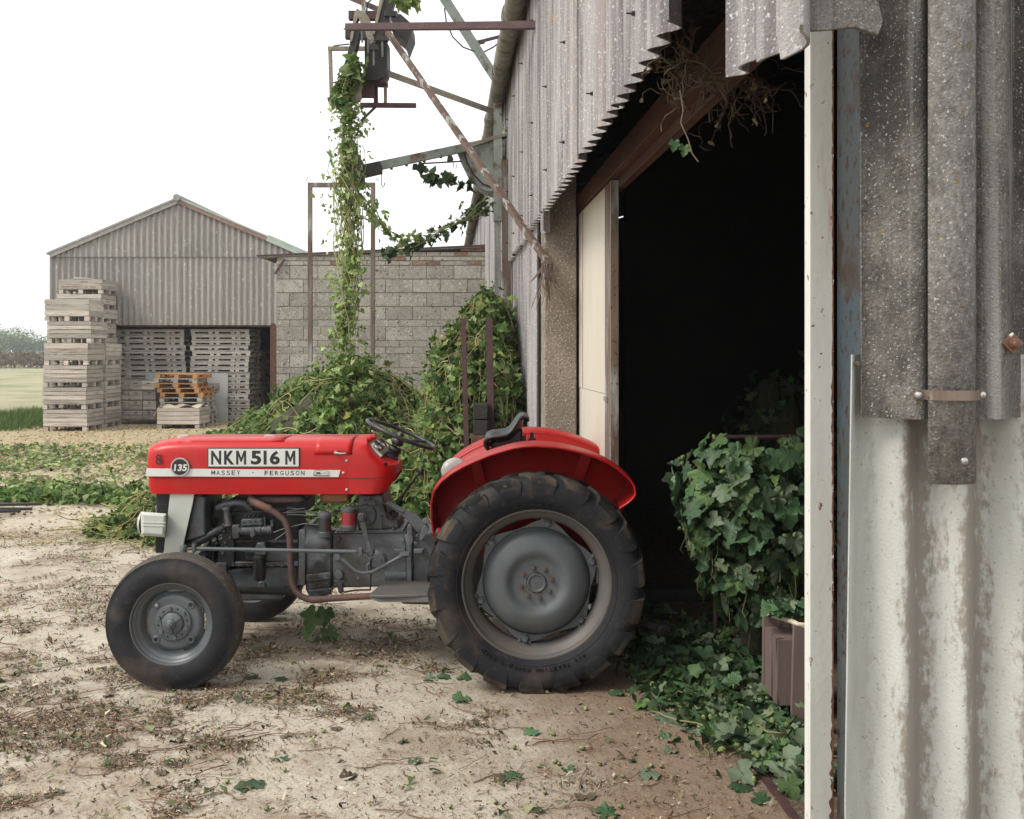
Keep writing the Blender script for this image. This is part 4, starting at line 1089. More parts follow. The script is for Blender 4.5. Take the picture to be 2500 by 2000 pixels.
mb.lathe([(.0,-.008),(.043,-.008),(.044,-.012),(.0505,-.012),(.052,-.004),(.052,.006)], bc, (0,1,0), 40)
badge = mb.build('round_badge', M['chrome'], hood, smooth=30)
mb = MB(); mb.lathe([(.0,-.0095),(.0425,-.0095),(.043,-.006)], bc, (0,1,0), 40); mb.build('badge_disc', M['black'], badge, smooth=30)
mb = MB(); fit_text(mb, '135', P(424.5,1150.5,YS-.010), P(456,1133.5,YS-.010), .001, .035, slant=.12); mb.build('badge_number', M['white'], badge)
mb = MB(); fit_text(mb, '8', P(380,1135,YS-.001), P(394.5,1109,YS-.001), .0015, .01); mb.build('painted_number', M['black'], hood)
mb = MB(); mb.plate([(507,1094),(731,1094),(731,1141),(507,1141)], YS-.004, YS+.008)
plate = mb.build('number_plate', M['black'], hood, bevel=.001)
mb = MB(); mb.plate([(509,1096),(729,1096),(729,1139),(509,1139)], YS-.006, YS-.003); mb.build('plate_face', M['white'], plate)
mb = MB()
for s, a, b in (('N',515.5,540),('K',547,572),('M',576.5,601),('5',612.5,638),('I',643.5,651),('6',658.5,683.5),('M',696.5,721)):
    if s == 'M': m_glyph(mb, a, b, 1134.5, 1100.5, YS-.0055, .0012); continue
    fit_text(mb, s, P(a,1134.5,YS-.0055), P(b,1100.5,YS-.0055), .0012, {'M':.012,'N':.03,'I':.03}.get(s,.038))
mb.build('plate_lettering', M['black'], plate)
for x, y in ((846.5,1125),(838.5,1155),(846.5,1196)):
    mb = MB(); mb.lathe([(.0,-.007),(.004,-.006),(.0075,-.002),(.008,.004)], P(x, y, YS), (0,1,0), 14); mb.build('rivet', M['cream'], hood, smooth=50)
mb = MB(); c = P(820.5, 1105, YS)                              # hatch handle
mb.lathe([(.0,-.022),(.007,-.02),(.011,-.01),(.011,.004)], c, (0,1,0), 16); mb.tube([c+Vector((.0,-.016,0)), c+Vector((.025,-.02,-.004)), c+Vector((.056,-.016,-.003))], [.006,.005,.0035], 8)
mb.build('hatch_handle', M['chrome'], hood, smooth=40)

# ---------------------------------------------------------------- dash cowl with its instruments
DS = [(852,.250,.912,1.2125),(872,.251,.912,1.2135),(894,.250,.912,1.213),(904,.248,.912,1.165),(918,.244,.913,1.125),(934,.236,.918,1.095),(944,.222,.936,1.085),(953,.195,.960,1.078),(961,.160,.990,1.072),(966,.115,1.015,1.068)]
mb = MB()
rings = []
for p, w, a, b in DS:
    k = min(.105, (b-a)*.3)
    h = [(w*.985, a), (w, a+.004), (w, a+(b-a)*.5), (w, b-k)]
    e = .5 if p < 900 else .28
    for i in range(1, 7):
        t = math.pi/2*i/6
        h.append((w*math.cos(t)**e if i < 6 else 0.0, b-k+k*math.sin(t)**(.8 if p < 900 else .55)))
    rings.append([Vector((hx(p), CY-y, z)) for y, z in h] + [Vector((hx(p), CY+y, z)) for y, z in h[-2::-1]])
mb.loft(rings, closed=False); mb.add(rings[-1], [tuple(range(len(rings[-1])))])
cowl = mb.build('dash_cowl', M['red'], TR, smooth=42)
mb = MB(); mb.tube([P(847,1168,SY-.012), P(900,1168.5,SY-.012), P(930,1167,SY-.008), P(945,1164,SY+.01)], .0018, 5)
mb.build('cowl_seam', M['black'], cowl)
pa, pb = Vector((hx(899,5.9), CY, 1.185)), Vector((hx(938,5.9), CY, 1.103))
pn = Vector((pb.z-pa.z, 0, -(pb.x-pa.x))).normalized()*-1
mb = MB(); mb.bar(pa+pn*.010, pb+pn*.010, .36, .02, up=pn); panel = mb.build('instrument_panel', M['chrome'], cowl, bevel=.004)
for k, dy in enumerate((-.12, -.04, .05, .13)):
    mb = MB(); c = pa.lerp(pb, .5)+Vector((0,dy,0))+pn*.018
    mb.lathe([(.0,.010),(.026,.010),(.028,.014),(.033,.012),(.034,-.004)], c, pn, 20); mb.build('gauge', M['black' if k % 2 else 'chrome'], panel, smooth=30)
mb = MB(); mb.lathe([(.0,.05),(.012,.048),(.014,.03),(.017,.028),(.018,.0)], P(896,1071,5.74), (1,0,.25), 14); mb.build('filler_knob', M['red'], cowl, smooth=40)
for c, r in ((P(941,1133,5.70), .010), (P(938.5,1146,5.70), .007)):
    mb = MB(); mb.lathe([(.0,-.006),(r,-.005),(r,.01)], c, (-.5,.85,0), 14); mb.build('switch', M['black'], cowl, smooth=40)

# ---------------------------------------------------------------- steering wheel and column
sw = P(979, 1060, CY); ax = Vector((-.36, 0, 1)).normalized()
ax = (P(979,1060,CY)-P(962,1115,CY)).normalized()
ax = Vector((.42, 0, 1)).normalized()
mb = MB(); d, s_, u_ = frame_of(ax)
RW = .205
ring = [sw + (s_*math.cos(2*math.pi*i/48)+u_*math.sin(2*math.pi*i/48))*RW for i in range(49)]
mb.tube(ring, .0115, 10, cap=False)
wheel = mb.build('steering_wheel', M['plastic'], TR, smooth=60)
for k in range(3):
    a = math.radians(90+120*k+15)
    e = sw + (s_*math.cos(a)+u_*math.sin(a))*RW
    mb = MB(); mb.tube([sw-d*.03, sw.lerp(e,.4)-d*.022, e], [.010,.0085,.008], 8); mb.build('spoke', M['plastic'], wheel, smooth=60)
mb = MB(); mb.lathe([(.0,.024),(.014,.022),(.018,.012),(.02,.0),(.034,-.02),(.036,-.04),(.03,-.05)], sw-d*.015, d, 20); mb.build('wheel_hub', M['plastic'], wheel, smooth=40)
base = sw - d*.22
mb = MB(); mb.lathe([(.036,.14),(.040,.13),(.040,.12),(.036,.115),(.036,.09),(.041,.085),(.041,.06),(.036,.055),(.037,.02),(.05,.01),(.055,-.03)], base, d, 20); mb.build('steering_column', M['plastic'], TR, smooth=40)
mb = MB(); mb.lathe([(.0,-.03),(.03,-.03),(.034,-.02),(.034,.03),(.03,.04)], base+Vector((-.045,-.06,.03)), d, 18); mb.build('column_switch', M['plastic'], TR, smooth=40)
mb = MB(); mb.tube([P(953,1088,5.86), P(925,1063,5.82), P(912,1055,5.80)], [.005,.005,.005], 8); mb.lathe([(.0,-.012),(.008,-.01),(.009,.008),(.0,.012)], P(911,1054,5.80), (-.7,0,.5), 10)
mb.build('throttle_lever', M['chrome'], TR, smooth=50)

# ---------------------------------------------------------------- nose below the bonnet
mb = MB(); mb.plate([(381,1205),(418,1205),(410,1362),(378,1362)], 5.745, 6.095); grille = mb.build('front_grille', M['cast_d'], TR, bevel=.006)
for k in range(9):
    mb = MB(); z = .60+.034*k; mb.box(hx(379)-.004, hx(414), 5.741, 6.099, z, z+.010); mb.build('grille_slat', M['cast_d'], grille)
for s in (0, 1):
    mb = MBm(); mb.plate([(415,1206),(474,1206),(471,1226),(441,1358),(398,1362)], 5.700, 5.712)
    if s: mb.v = [mirY(v) for v in mb.v]
    mb.build('nose_side_panel', M['cream'], TR, bevel=.002)
    mb = MB(); mb.loft([[P(x, y, Y) for x, y in q] for Y, q in ((5.62,[(350,1256),(400,1260),(397,1306),(351,1301)]),(5.605+.03,[(343,1249),(407,1254),(404,1312),(345,1307)]),(5.80,[(343,1249),(407,1254),(404,1312),(345,1307)]))])
    if s: mb.v = [mirY(v) for v in mb.v]
    hl = mb.build('headlamp_housing', M['cream'], TR, smooth=35, bevel=.004)
    for y in (1275, 1283):
        mb = MB(); mb.tube([P(346,y,5.618), P(404,y+2,5.618)], .0022, 5)
        if s: mb.v = [mirY(v) for v in mb.v]
        mb.build('housing_rib', M['cream'], hl)
    mb = MB(); mb.lathe([(.0,-.012),(.04,-.008),(.058,.0),(.06,.01)], (hx(345,5.72)-.002, 5.72, CH-(1278-HZ)*5.72/F), (1,0,0), 24)
    if s: mb.v = [mirY(v) for v in mb.v]
    mb.build('lamp_lens', M['lamp'], hl, smooth=40)
    for x, y in ((403,1262),(402,1300)):
        mb = MB(); mb.lathe([(.0,-.004),(.004,-.003),(.005,.003)], P(x,y,5.63), (0,1,0), 8)
        if s: mb.v = [mirY(v) for v in mb.v]
        mb.build('screw', M['nut'], hl)
mb = MB(); mb.plate([(374,1352),(402,1352),(402,1380),(450,1380),(450,1392),(374,1392)], 5.72, 6.12); mb.build('front_pedestal', M['cream'], TR, bevel=.005)

# ---------------------------------------------------------------- engine and gearbox
EN = {}
def part(name, mbx, mat='cast', parent=None, smooth=35, bevel=.004):
    return mbx.build(name, M[mat], parent or TR, smooth=smooth, bevel=bevel)
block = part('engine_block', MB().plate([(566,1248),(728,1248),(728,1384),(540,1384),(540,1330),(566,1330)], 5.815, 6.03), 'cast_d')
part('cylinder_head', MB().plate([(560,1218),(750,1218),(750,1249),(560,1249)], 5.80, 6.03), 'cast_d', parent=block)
part('block_ledge', MB().plate([(566,1318),(728,1318),(728,1326),(566,1326)], 5.795, 5.83), parent=block)
part('block_flange', MB().plate([(560,1372),(728,1372),(728,1383),(560,1383)], 5.785, 5.84), parent=block)
sump = part('sump', MB().plate([(528,1384),(545,1384),(560,1392),(600,1385),(722,1384),(724,1436),(697,1436),(690,1462),(684,1467),(592,1468),(572,1455),(545,1420),(528,1400)], 5.80, 6.05), bevel=.012)
part('sump_boss', MB().lathe([(.0,-.012),(.02,-.012),(.024,.0),(.024,.03)], P(640,1428,5.80), (0,1,0), 18), parent=sump)
part('sump_rib', MB().plate([(528,1374),(553,1374),(553,1418),(545,1416),(528,1398)], 5.775, 5.84), parent=sump)
for x, y in ((560,1406),(536,1380),(548,1380),(570,1378),(607,1380),(665,1380),(690,1380)):
    part('bolt', MB().lathe([(.0,-.012),(.008,-.011),(.009,.004)], P(x,y,5.785), (0,1,0), 6), parent=sump, bevel=0)
# timing case, fan, fan cowl and pulleys
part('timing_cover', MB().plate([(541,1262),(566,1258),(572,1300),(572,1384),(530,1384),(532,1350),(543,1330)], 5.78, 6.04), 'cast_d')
for x, y in ((546,1280),(548,1297),(551,1325),(553,1336),(563,1312),(545,1350)):
    part('bolt', MB().lathe([(.0,-.014),(.007,-.013),(.008,.004)], P(x,y,5.78), (0,1,0), 6), parent=block, bevel=0)
part('fan_cowl', MB().plate([(474,1207),(501,1213),(499,1240),(501,1308),(470,1318),(452,1322)], 5.74, 6.10), 'cast', bevel=.01)
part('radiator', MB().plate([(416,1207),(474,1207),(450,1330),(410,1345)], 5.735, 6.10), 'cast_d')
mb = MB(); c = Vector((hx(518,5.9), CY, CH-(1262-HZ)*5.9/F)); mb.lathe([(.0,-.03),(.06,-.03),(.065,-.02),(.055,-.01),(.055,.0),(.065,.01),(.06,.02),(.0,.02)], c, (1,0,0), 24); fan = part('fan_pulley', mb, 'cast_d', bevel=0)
for k in range(4):
    a = math.pi/2*k+.5; e = c+Vector((-.035, math.cos(a)*.17, math.sin(a)*.17)); mb = MB(); mb.bar(c+Vector((-.035,0,0)), e, .06, .006, up=(1,.35,.2)); part('fan_blade', mb, 'cast_d', parent=fan, bevel=0)
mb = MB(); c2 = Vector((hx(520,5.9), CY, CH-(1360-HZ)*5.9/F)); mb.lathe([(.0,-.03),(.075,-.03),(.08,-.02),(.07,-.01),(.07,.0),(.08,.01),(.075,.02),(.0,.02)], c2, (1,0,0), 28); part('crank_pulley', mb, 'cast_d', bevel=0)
mb = MB(); mb.tube([c+Vector((0,.063*math.cos(t),.063*math.sin(t))) for t in np.linspace(0,math.pi,9)]+[c2+Vector((0,-.078*math.cos(t),-.078*math.sin(t))) for t in np.linspace(0,math.pi,9)]+[c+Vector((0,.063,0))], .007, 6); part('fan_belt', mb, 'black', bevel=0)
part('radiator_hose', MB().tube([P(446,1334,5.78), P(470,1330,5.77), P(500,1314,5.77), P(528,1298,5.78), P(548,1287,5.80)], [.026,.026,.025,.025,.026], 14), 'plastic', bevel=0)
part('inlet_pipe', MB().tube([P(532,1240,5.80), P(548,1232,5.78), P(576,1227,5.77), P(598,1230,5.77), P(614,1246,5.80)], .019, 12), bevel=0)
part('thermostat_housing', MB().plate([(520,1226),(545,1226),(560,1260),(540,1268),(520,1262)], 5.84, 5.98), 'cast_d')
# oil filler and injection pump
mb = MB(); a_, b_ = P(558,1282,5.76), P(552.5,1241,5.755); mb.tube([a_, a_.lerp(b_,.15), a_.lerp(b_,.85), b_], [.028,.020,.0175,.0195], 16); ofl = part('oil_filler', mb, bevel=0)
dn = (b_-a_).normalized()
part('filler_cap', MB().lathe([(.0,.014),(.018,.013),(.0235,.006),(.0235,-.006),(.02,-.01)], b_, dn+Vector((0,-.35,0)), 20), 'wheel', parent=ofl, bevel=0)
mb = MB(); a_, b_ = P(582,1296,5.755), P(670,1293,5.755)
mb.lathe([(.0,.0),(.022,.0),(.03,.004),(.03,.008),(.026,.010),(.026,.12),(.029,.122),(.029,.128),(.024,.13),(.024,.165),(.027,.167),(.027,.185),(.018,.192),(.0,.192)], a_, b_-a_, 20)
pump = part('injection_pump', mb, bevel=0)
part('pump_cover', MB().plate([(589,1268),(640,1266),(641,1283),(587,1285)], 5.735, 5.78), parent=pump, bevel=.005)
part('pump_flange', MB().plate([(566,1283),(584,1281),(586,1312),(576,1318),(566,1314)], 5.735, 5.80), parent=pump, bevel=.005)
part('pump_plug', MB().plate([(610,1291),(621,1291),(623,1308),(616,1313),(609,1309)], 5.722, 5.76), parent=pump, bevel=.004)
for x, y in ((594,1274),(609,1273),(622,1272),(634,1271),(636,1293),(585,1290)):
    part('bolt', MB().lathe([(.0,-.010),(.005,-.009),(.006,.004)], P(x,y,5.735), (0,1,0), 6), parent=pump, bevel=0)
for k in range(4):
    x = 597+10*k
    part('injector_pipe', MB().tube([P(x,1268,5.76), P(x+1,1258,5.755), P(x+12,1250,5.77), P(x+40,1248,5.79), P(x+70+8*k,1240,5.80)], .0032, 6), 'cast', parent=pump, bevel=0)
part('union', MB().cyl(P(646,1262,5.75), P(646,1284,5.75), .006, n=8), 'cast', parent=pump, bevel=0)
part('union', MB().cyl(P(664,1270,5.75), P(665,1285,5.75), .009, n=8), 'cast', parent=pump, bevel=0)
# oil filter
mb = MB(); c = P(633,1354,5.735)
mb.lathe([(.0,.0),(.024,-.0),(.034,-.006),(.036,-.012),(.036,-.018),(.0345,-.02),(.0345,-.13),(.03,-.14),(.0,-.142)], c, (0,0,1), 22); of = part('oil_filter', mb, 'black', bevel=0)
part('filter_head', MB().plate([(622,1340),(628,1325),(645,1325),(650,1342),(648,1356),(622,1356)], 5.72, 5.82), parent=of, bevel=.006)
part('filter_bracket', MB().plate([(600,1346),(704,1349),(704,1372),(600,1368)], 5.79, 5.83), parent=block)
# exhaust
part('exhaust_manifold', MB().plate([(606,1213),(735,1212),(742,1222),(730,1229),(640,1229),(612,1240),(604,1228)], 5.735, 5.81), 'rustpipe', bevel=.012)
ex = part('exhaust_pipe', MB().tube([P(x,y,Y) for x,y,Y in ((612,1216,5.73),(622,1225,5.715),(647,1238,5.70),(675,1254,5.695),(694,1270,5.69),(703,1288,5.69),(707,1312,5.69),(709,1350,5.69),(711,1400,5.69),(713,1421,5.69),(720,1440,5.69),(735,1456,5.69),(752,1463,5.69),(775,1464,5.69),(800,1462,5.69),(880,1457,5.69),(955,1454,5.69),(985,1455,5.69))], [.026,.024,.021]+[.0175]*15, 14), 'rustpipe', bevel=0)
part('exhaust_sleeve', MB().cyl(P(757,1464,5.69), P(786,1463.5,5.69), .020, n=14), 'rustpipe', parent=ex, bevel=0)
part('pipe_joint', MB().cyl(P(649,1239,5.70), P(660,1245,5.70), .0235, n=14), 'rustpipe', parent=ex, bevel=0)
part('silencer', MB().lathe([(.0,.0),(.02,.0),(.034,.02),(.036,.03),(.036,.5),(.02,.53),(.0,.53)], P(975,1458,5.69), (1,0,-.02), 18), 'rustpipe', parent=ex, bevel=0)
# clutch housing, gearbox, rear case
part('bell_flange', MB().plate([(729,1296),(733,1293),(745,1293),(745,1430),(729,1430)], 5.735, 6.10))
bell = part('clutch_housing', MB().plate([(745,1297),(765,1299),(795,1312),(812,1316),(812,1446),(790,1455),(752,1455),(745,1440)], 5.755, 6.085), bevel=.015)
part('housing_barrel', MB().tube([P(745,1318,5.83), P(775,1320,5.83), P(812,1326,5.83)], [.095,.09,.075], 20), parent=bell, bevel=0)
def lug_bracket(x0, x1, y, par):
    mb = MB(); mb.plate([(x0-9,y-10),(x0+9,y-10),(x1-9,y-13),(x1+7,y-14),(x1+7,y+2),(x0+9,y+10),(x0-7,y+9),(x0-9,y+5)], 5.722, 5.79); o = part('bracket', mb, parent=par, bevel=.005)
    for x, yy in ((x0,y),(x1,y-6)):
        part('bracket_hole', MB().lathe([(.0,-.003),(.006,-.003),(.0065,.002)], P(x,yy,5.722), (0,1,0), 12), 'black', parent=par, bevel=0)
lug_bracket(756,800,1412,bell); lug_bracket(761,801,1450,bell)
gb = part('gearbox', MB().plate([(812,1302),(985,1299),(994,1304),(994,1432),(908,1434),(812,1436)], 5.745, 6.095), bevel=.010)
part('gearbox_top_cover', MB().plate([(822,1296),(985,1293),(985,1301),(822,1303)], 5.735, 6.105), parent=gb, bevel=.003)
part('steering_box', MB().plate([(875,1207),(935,1207),(941,1235),(948,1262),(955,1270),(973,1268),(974,1292),(875,1296),(868,1262)], 5.76, 6.08), bevel=.012)
part('steering_cover', MB().lathe([(.0,-.012),(.055,-.012),(.062,-.004),(.062,.02)], P(893,1258,5.76), (0,1,0), 26), parent=gb, bevel=0)
part('lever_turret', MB().plate([(940,1270),(974,1270),(974,1292),(940,1294)], 5.82, 6.0), bevel=.008)
part('gearbox_rib', MB().plate([(927,1260),(933,1259),(932,1296),(926,1296)], 5.75, 5.79), parent=gb, bevel=.002)
part('case_flange', MB().plate([(994,1284),(1000,1279),(1007,1283),(1008,1310),(1010,1320),(1006,1330),(1006,1424),(992,1424),(992,1326),(986,1310),(994,1303)], 5.715, 6.12), bevel=.006)
part('rear_case', MB().plate([(1006,1312),(1060,1300),(1110,1290),(1110,1470),(1006,1426)], 5.755, 6.09), bevel=.010)
part('case_boss', MB().plate([(961,1341),(990,1341),(990,1352),(968,1352)], 5.715, 5.76), parent=gb, bevel=.004)
part('case_boss', MB().plate([(1010,1341),(1036,1340),(1030,1352),(1010,1352)], 5.715, 5.76), parent=gb, bevel=.004)
part('gearbox_boss', MB().lathe([(.0,-.014),(.04,-.013),(.055,.0),(.055,.03)], P(922,1368,5.745), (0,1,0), 24), parent=gb, bevel=0)
part('gearbox_barrel', MB().cyl(P(942,1402,5.79), P(993,1402,5.79), .052, .05, 20), parent=gb, bevel=0)
part('filler_plug', MB().lathe([(.0,-.02),(.022,-.02),(.026,-.014),(.026,.02)], P(828.5,1403,5.735), (0,1,0), 22), parent=gb, bevel=0)
part('plug_bracket', MB().plate([(815,1416),(843,1416),(843,1421),(835,1424),(838,1446),(832,1450),(826,1446),(823,1424),(815,1421)], 5.725, 5.755), parent=gb, bevel=.002)
for x, y, r in ((826,1317,.012),(983,1317,.013),(1015,1325,.012),(1018,1308,.008),(989,1336,.006),(989,1376,.006),(1007,1377,.006),(991,1419,.006),(1008,1419,.006),(913,1263,.007),(915,1227,.008),(889,1222,.008),(904,1220,.006),(930,1366,.005),(960,1290,.008),(905,1365,.008)):
    part('bolt', MB().lathe([(.0,-.014),(r*.9,-.013),(r,-.009),(r,.01)], P(x,y,5.738), (0,1,0), 6), parent=gb, bevel=0)
mb = MB(); fit_text(mb, '3567 454 M1', P(911,1336,5.7445), P(961,1329,5.7445), .002, .0); part('casting_number', mb, parent=gb, bevel=0)
# fuel tank underside and its bracket
part('fuel_tank', MB().plate([(783,1206),(850,1206),(850,1224),(846,1227),(787,1227),(783,1224)], 5.75, 6.08), 'orange', bevel=.008)
part('tank_strap', MB().tube([P(783,1206,5.735), P(783,1228,5.735), P(870,1229,5.735), P(870,1206,5.735)], .0035, 6), 'rustpipe', bevel=0)
# two fuel filters
for x, y0, y1, rr in ((793,1254,1310,.036),(852,1241,1294,.041)):
    mb = MB(); c = P(x, y0, 5.72); h = (y1-y0)*5.72/F
    mb.lathe([(.0,.012),(rr*.5,.012),(rr*.9,.004),(rr*1.06,-.002),(rr*1.06,-.016),(rr,-.018),(rr,-.022)], c, (0,0,1), 22); ff = part('fuel_filter', mb, bevel=0)
    part('filter_element', MB().lathe([(rr,-.022),(rr,-h+.03)], c, (0,0,1), 22), 'filterlab', parent=ff, bevel=0)
    part('filter_bowl', MB().lathe([(rr,-h+.03),(rr*1.05,-h+.028),(rr*1.05,-h+.018),(rr*.98,-h+.014),(rr*.94,-h+.002),(rr*.6,-h-.006),(.0,-h-.008)], c, (0,0,1), 22), 'wheel', parent=ff, bevel=0)
    for dx in (-.042, .0, .042):
        part('union', MB().cyl(c+Vector((dx,-.006,-.008)), c+Vector((dx*1.05,-.006,.018 if dx == 0 else -.002)), .008, n=8), 'steel', parent=ff, bevel=0)
for pts in ([(700,1240),(740,1244),(772,1256),(780,1258)], [(690,1252),(740,1250),(775,1251)], [(700,1256),(750,1258),(776,1259)], [(772,1206),(773,1232),(778,1240),(790,1244)], [(800,1250),(806,1240),(815,1244),(833,1246)], [(870,1241),(900,1238),(945,1229)], [(668,1300),(690,1292),(720,1284),(740,1279),(776,1281)], [(672,1318),(690,1305),(706,1293)], [(820,1258),(828,1259),(835,1262)], [(868,1246),(871,1285)]):
    part('fuel_line', MB().tube([P(x,y,5.73) for x, y in pts], .003, 6), 'cast', bevel=0)
part('cable_sleeve', MB().tube([P(700,1250,5.74), P(745,1241,5.73)], .007, 8), 'plastic', bevel=0)
# steering drop arm, drag link
part('drop_arm', MB().loft([[Vector(q) for q in r] for r in [[P(x-w,y,5.635), P(x+w,y,5.635), P(x+w,y,5.665), P(x-w,y,5.665)] for x,y,w in ((884,1252,6),(884,1262,9.5),(886,1275,8),(894,1310,6),(903,1340,5),(905,1352,6))]]), 'cast', bevel=.004)
part('drop_arm_boss', MB().cyl(P(884,1263,5.61), P(884,1263,5.79), .024, n=18), bevel=.003)
part('drop_arm_nut', MB().lathe([(.0,-.02),(.015,-.02),(.017,-.012),(.017,.01)], P(884,1263,5.61), (0,1,0), 6), bevel=0)
dl = part('drag_link', MB().tube([P(470,1339.5,5.60), P(870,1347,5.60)], .0105, 12), 'wheel', bevel=0)
part('link_rod', MB().tube([P(452,1341,5.60), P(472,1340,5.60)], .008, 8), 'nut', parent=dl, bevel=0)
part('link_rod', MB().tube([P(868,1347,5.60), P(900,1348,5.60)], .008, 8), 'cast', parent=dl, bevel=0)
part('ball_joint', MB().lathe([(.0,-.024),(.014,-.022),(.02,-.01),(.02,.014),(.014,.022),(.0,.024)], P(448,1341,5.60), (0,.3,1), 16), 'wheel', parent=dl, bevel=0)
part('ball_joint', MB().lathe([(.0,-.02),(.014,-.02),(.021,-.01),(.021,.02),(.0,.025)], P(905,1349,5.60), (0,1,0), 18), 'cast', parent=dl, bevel=0)
for x, y in ((472,1340),(880,1347)):
    part('link_clamp', MB().plate([(x-4,y-9),(x+4,y-9),(x+4,y+9),(x-4,y+9)], 5.582, 5.618), 'wheel', parent=dl, bevel=.002)
    part('clamp_bolt', MB().cyl(P(x,y-14,5.60), P(x,y+12,5.60), .005, n=6), 'wheel', parent=dl, bevel=0)
part('steering_arm', MB().tube([P(448,1345,5.60), P(452,1375,5.60), P(440,1400,5.55)], [.015,.015,.02], 10), 'cast', bevel=0)
# pedals, foot plate, levers
part('clutch_pedal', MB().tube([P(826,1360,5.66), P(845,1373,5.655), P(868,1394,5.65), P(886,1399,5.65), P(910,1396,5.65), P(935,1383,5.65), P(972,1362,5.645), P(998,1357,5.64)], [.016,.012,.010,.0095,.0095,.009,.009,.009], 10), 'wheel', bevel=0)
part('pedal_boss', MB().cyl(P(824,1361,5.64), P(824,1361,5.76), .018, n=16), 'wheel', bevel=.003)
part('pedal_pad', MB().plate([(972,1357),(980,1354),(998,1354),(999,1359),(990,1357),(976,1362)], 5.60, 5.69), 'wheel', bevel=.002)
part('pull_rod', MB().tube([P(905,1367,5.66), P(906,1400,5.655), P(904,1440,5.65)], .0045, 8), 'cast_d', bevel=0)
part('pull_rod_hook', MB().tube([P(903,1374,5.655), P(897,1380,5.652), P(897,1388,5.652), P(899,1396,5.65)], .007, 8), 'wheel', bevel=0)
part('brake_rod', MB().tube([P(838,1446,5.70), P(870,1441,5.70), P(905,1440,5.68)], .005, 8), 'cast_d', bevel=0)
mb = MB(); z = .40
mb.prism([Vector((hx(905,5.55),5.47,z)), Vector((hx(940,5.6),5.44,z+.004)), Vector((hx(1070,5.6),5.44,z+.012)), Vector((hx(1070,5.7),5.73,z+.02)), Vector((hx(935,5.7),5.73,z+.012))], (0,0,.014))
step = part('foot_plate', mb, 'rim', bevel=.003)
part('foot_plate_edge', MB().prism([Vector((hx(905,5.55),5.468,z)), Vector((hx(1070,5.55),5.436,z+.012)), Vector((hx(1070,5.55),5.436,z-.018)), Vector((hx(930,5.55),5.450,z-.02))], (0,.008,0)), 'rim', parent=step, bevel=.001)
mb = MB(); z2 = .40
mb.box(hx(935,5.6), hx(1075,5.6), 6.12, 6.40, z2, z2+.014); part('foot_plate', mb, 'rim', bevel=.003)
part('hydraulic_lever', MB().loft([[P(x+a, y-b, 5.70), P(x-a, y+b, 5.70), P(x-a, y+b, 5.715), P(x+a, y-b, 5.715)] for x,y,a,b in ((946,1229,4,5),(960,1236,4,6),(984,1250,4,7),(1010,1268,8,11),(1030,1290,10,12))]), 'cast', bevel=.002)
part('lever_grip', MB().cyl(P(944,1228,5.70), P(986,1250,5.70), .011, n=12), 'cast', bevel=.002)
part('lever_pivot', MB().cyl(P(1040,1272,5.64), P(1040,1272,5.80), .018, n=16), 'wheel', bevel=.003)
part('lever_pivot_arm', MB().plate([(1034,1285),(1040,1280),(1047,1286),(1046,1296),(1032,1318),(1026,1318),(1024,1312)], 5.66, 5.68), 'wheel', bevel=.003)
part('quadrant_link', MB().tube([P(1028,1316,5.68), P(1060,1336,5.70)], .008, 8), 'wheel', bevel=0)
part('gear_lever', MB().tube([P(957,1262,5.88), P(967,1238,5.88), P(990,1200,5.86), P(1014,1168,5.85), P(1024,1156,5.85)], [.010,.009,.008,.007,.007], 10), 'cast_d', bevel=0)
part('gear_knob', MB().lathe([(.0,.022),(.011,.02),(.017,.008),(.017,-.004),(.012,-.016),(.006,-.02)], P(1027,1151,5.85), (.4,0,1), 18), 'plastic', bevel=0)
part('gear_lever_boot', MB().lathe([(.03,-.03),(.032,-.02),(.026,-.008),(.03,.0),(.022,.012),(.012,.022),(.01,.03)], P(958,1258,5.88), (.15,0,1), 18), 'plastic', bevel=0)
part('high_low_lever', MB().tube([P(968,1262,5.93), P(975,1236,5.93), P(984,1222,5.92)], [.009,.008,.012], 10), 'plastic', bevel=0)
# front axle
part('axle_beam', MB().plate([(396,1440),(450,1440),(450,1462),(396,1462)], 5.42, 6.42), 'cast', bevel=.01)
part('axle_pivot', MB().plate([(398,1385),(460,1385),(470,1445),(392,1445)], 5.78, 6.06), 'cast', bevel=.012)
part('radius_rod', MB().tube([P(425,1452,5.46), P(560,1440,5.62), P(735,1446,5.78)], .020, 10), 'cast_d', bevel=0)
part('radius_rod', MB().tube([mirY(P(425,1452,5.46)), mirY(P(560,1440,5.62)), mirY(P(735,1446,5.78))], .020, 10), 'cast_d', bevel=0)
part('alternator', MB().cyl(P(540,1352,6.02), P(600,1352,6.02), .06, n=18), 'cast', bevel=.004)
part('lower_rail', MB().plate([(511,1325),(545,1313),(548,1325),(517,1340),(470,1380),(440,1385),(440,1372),(470,1366)], 6.04, 6.08), 'cream', bevel=.004)

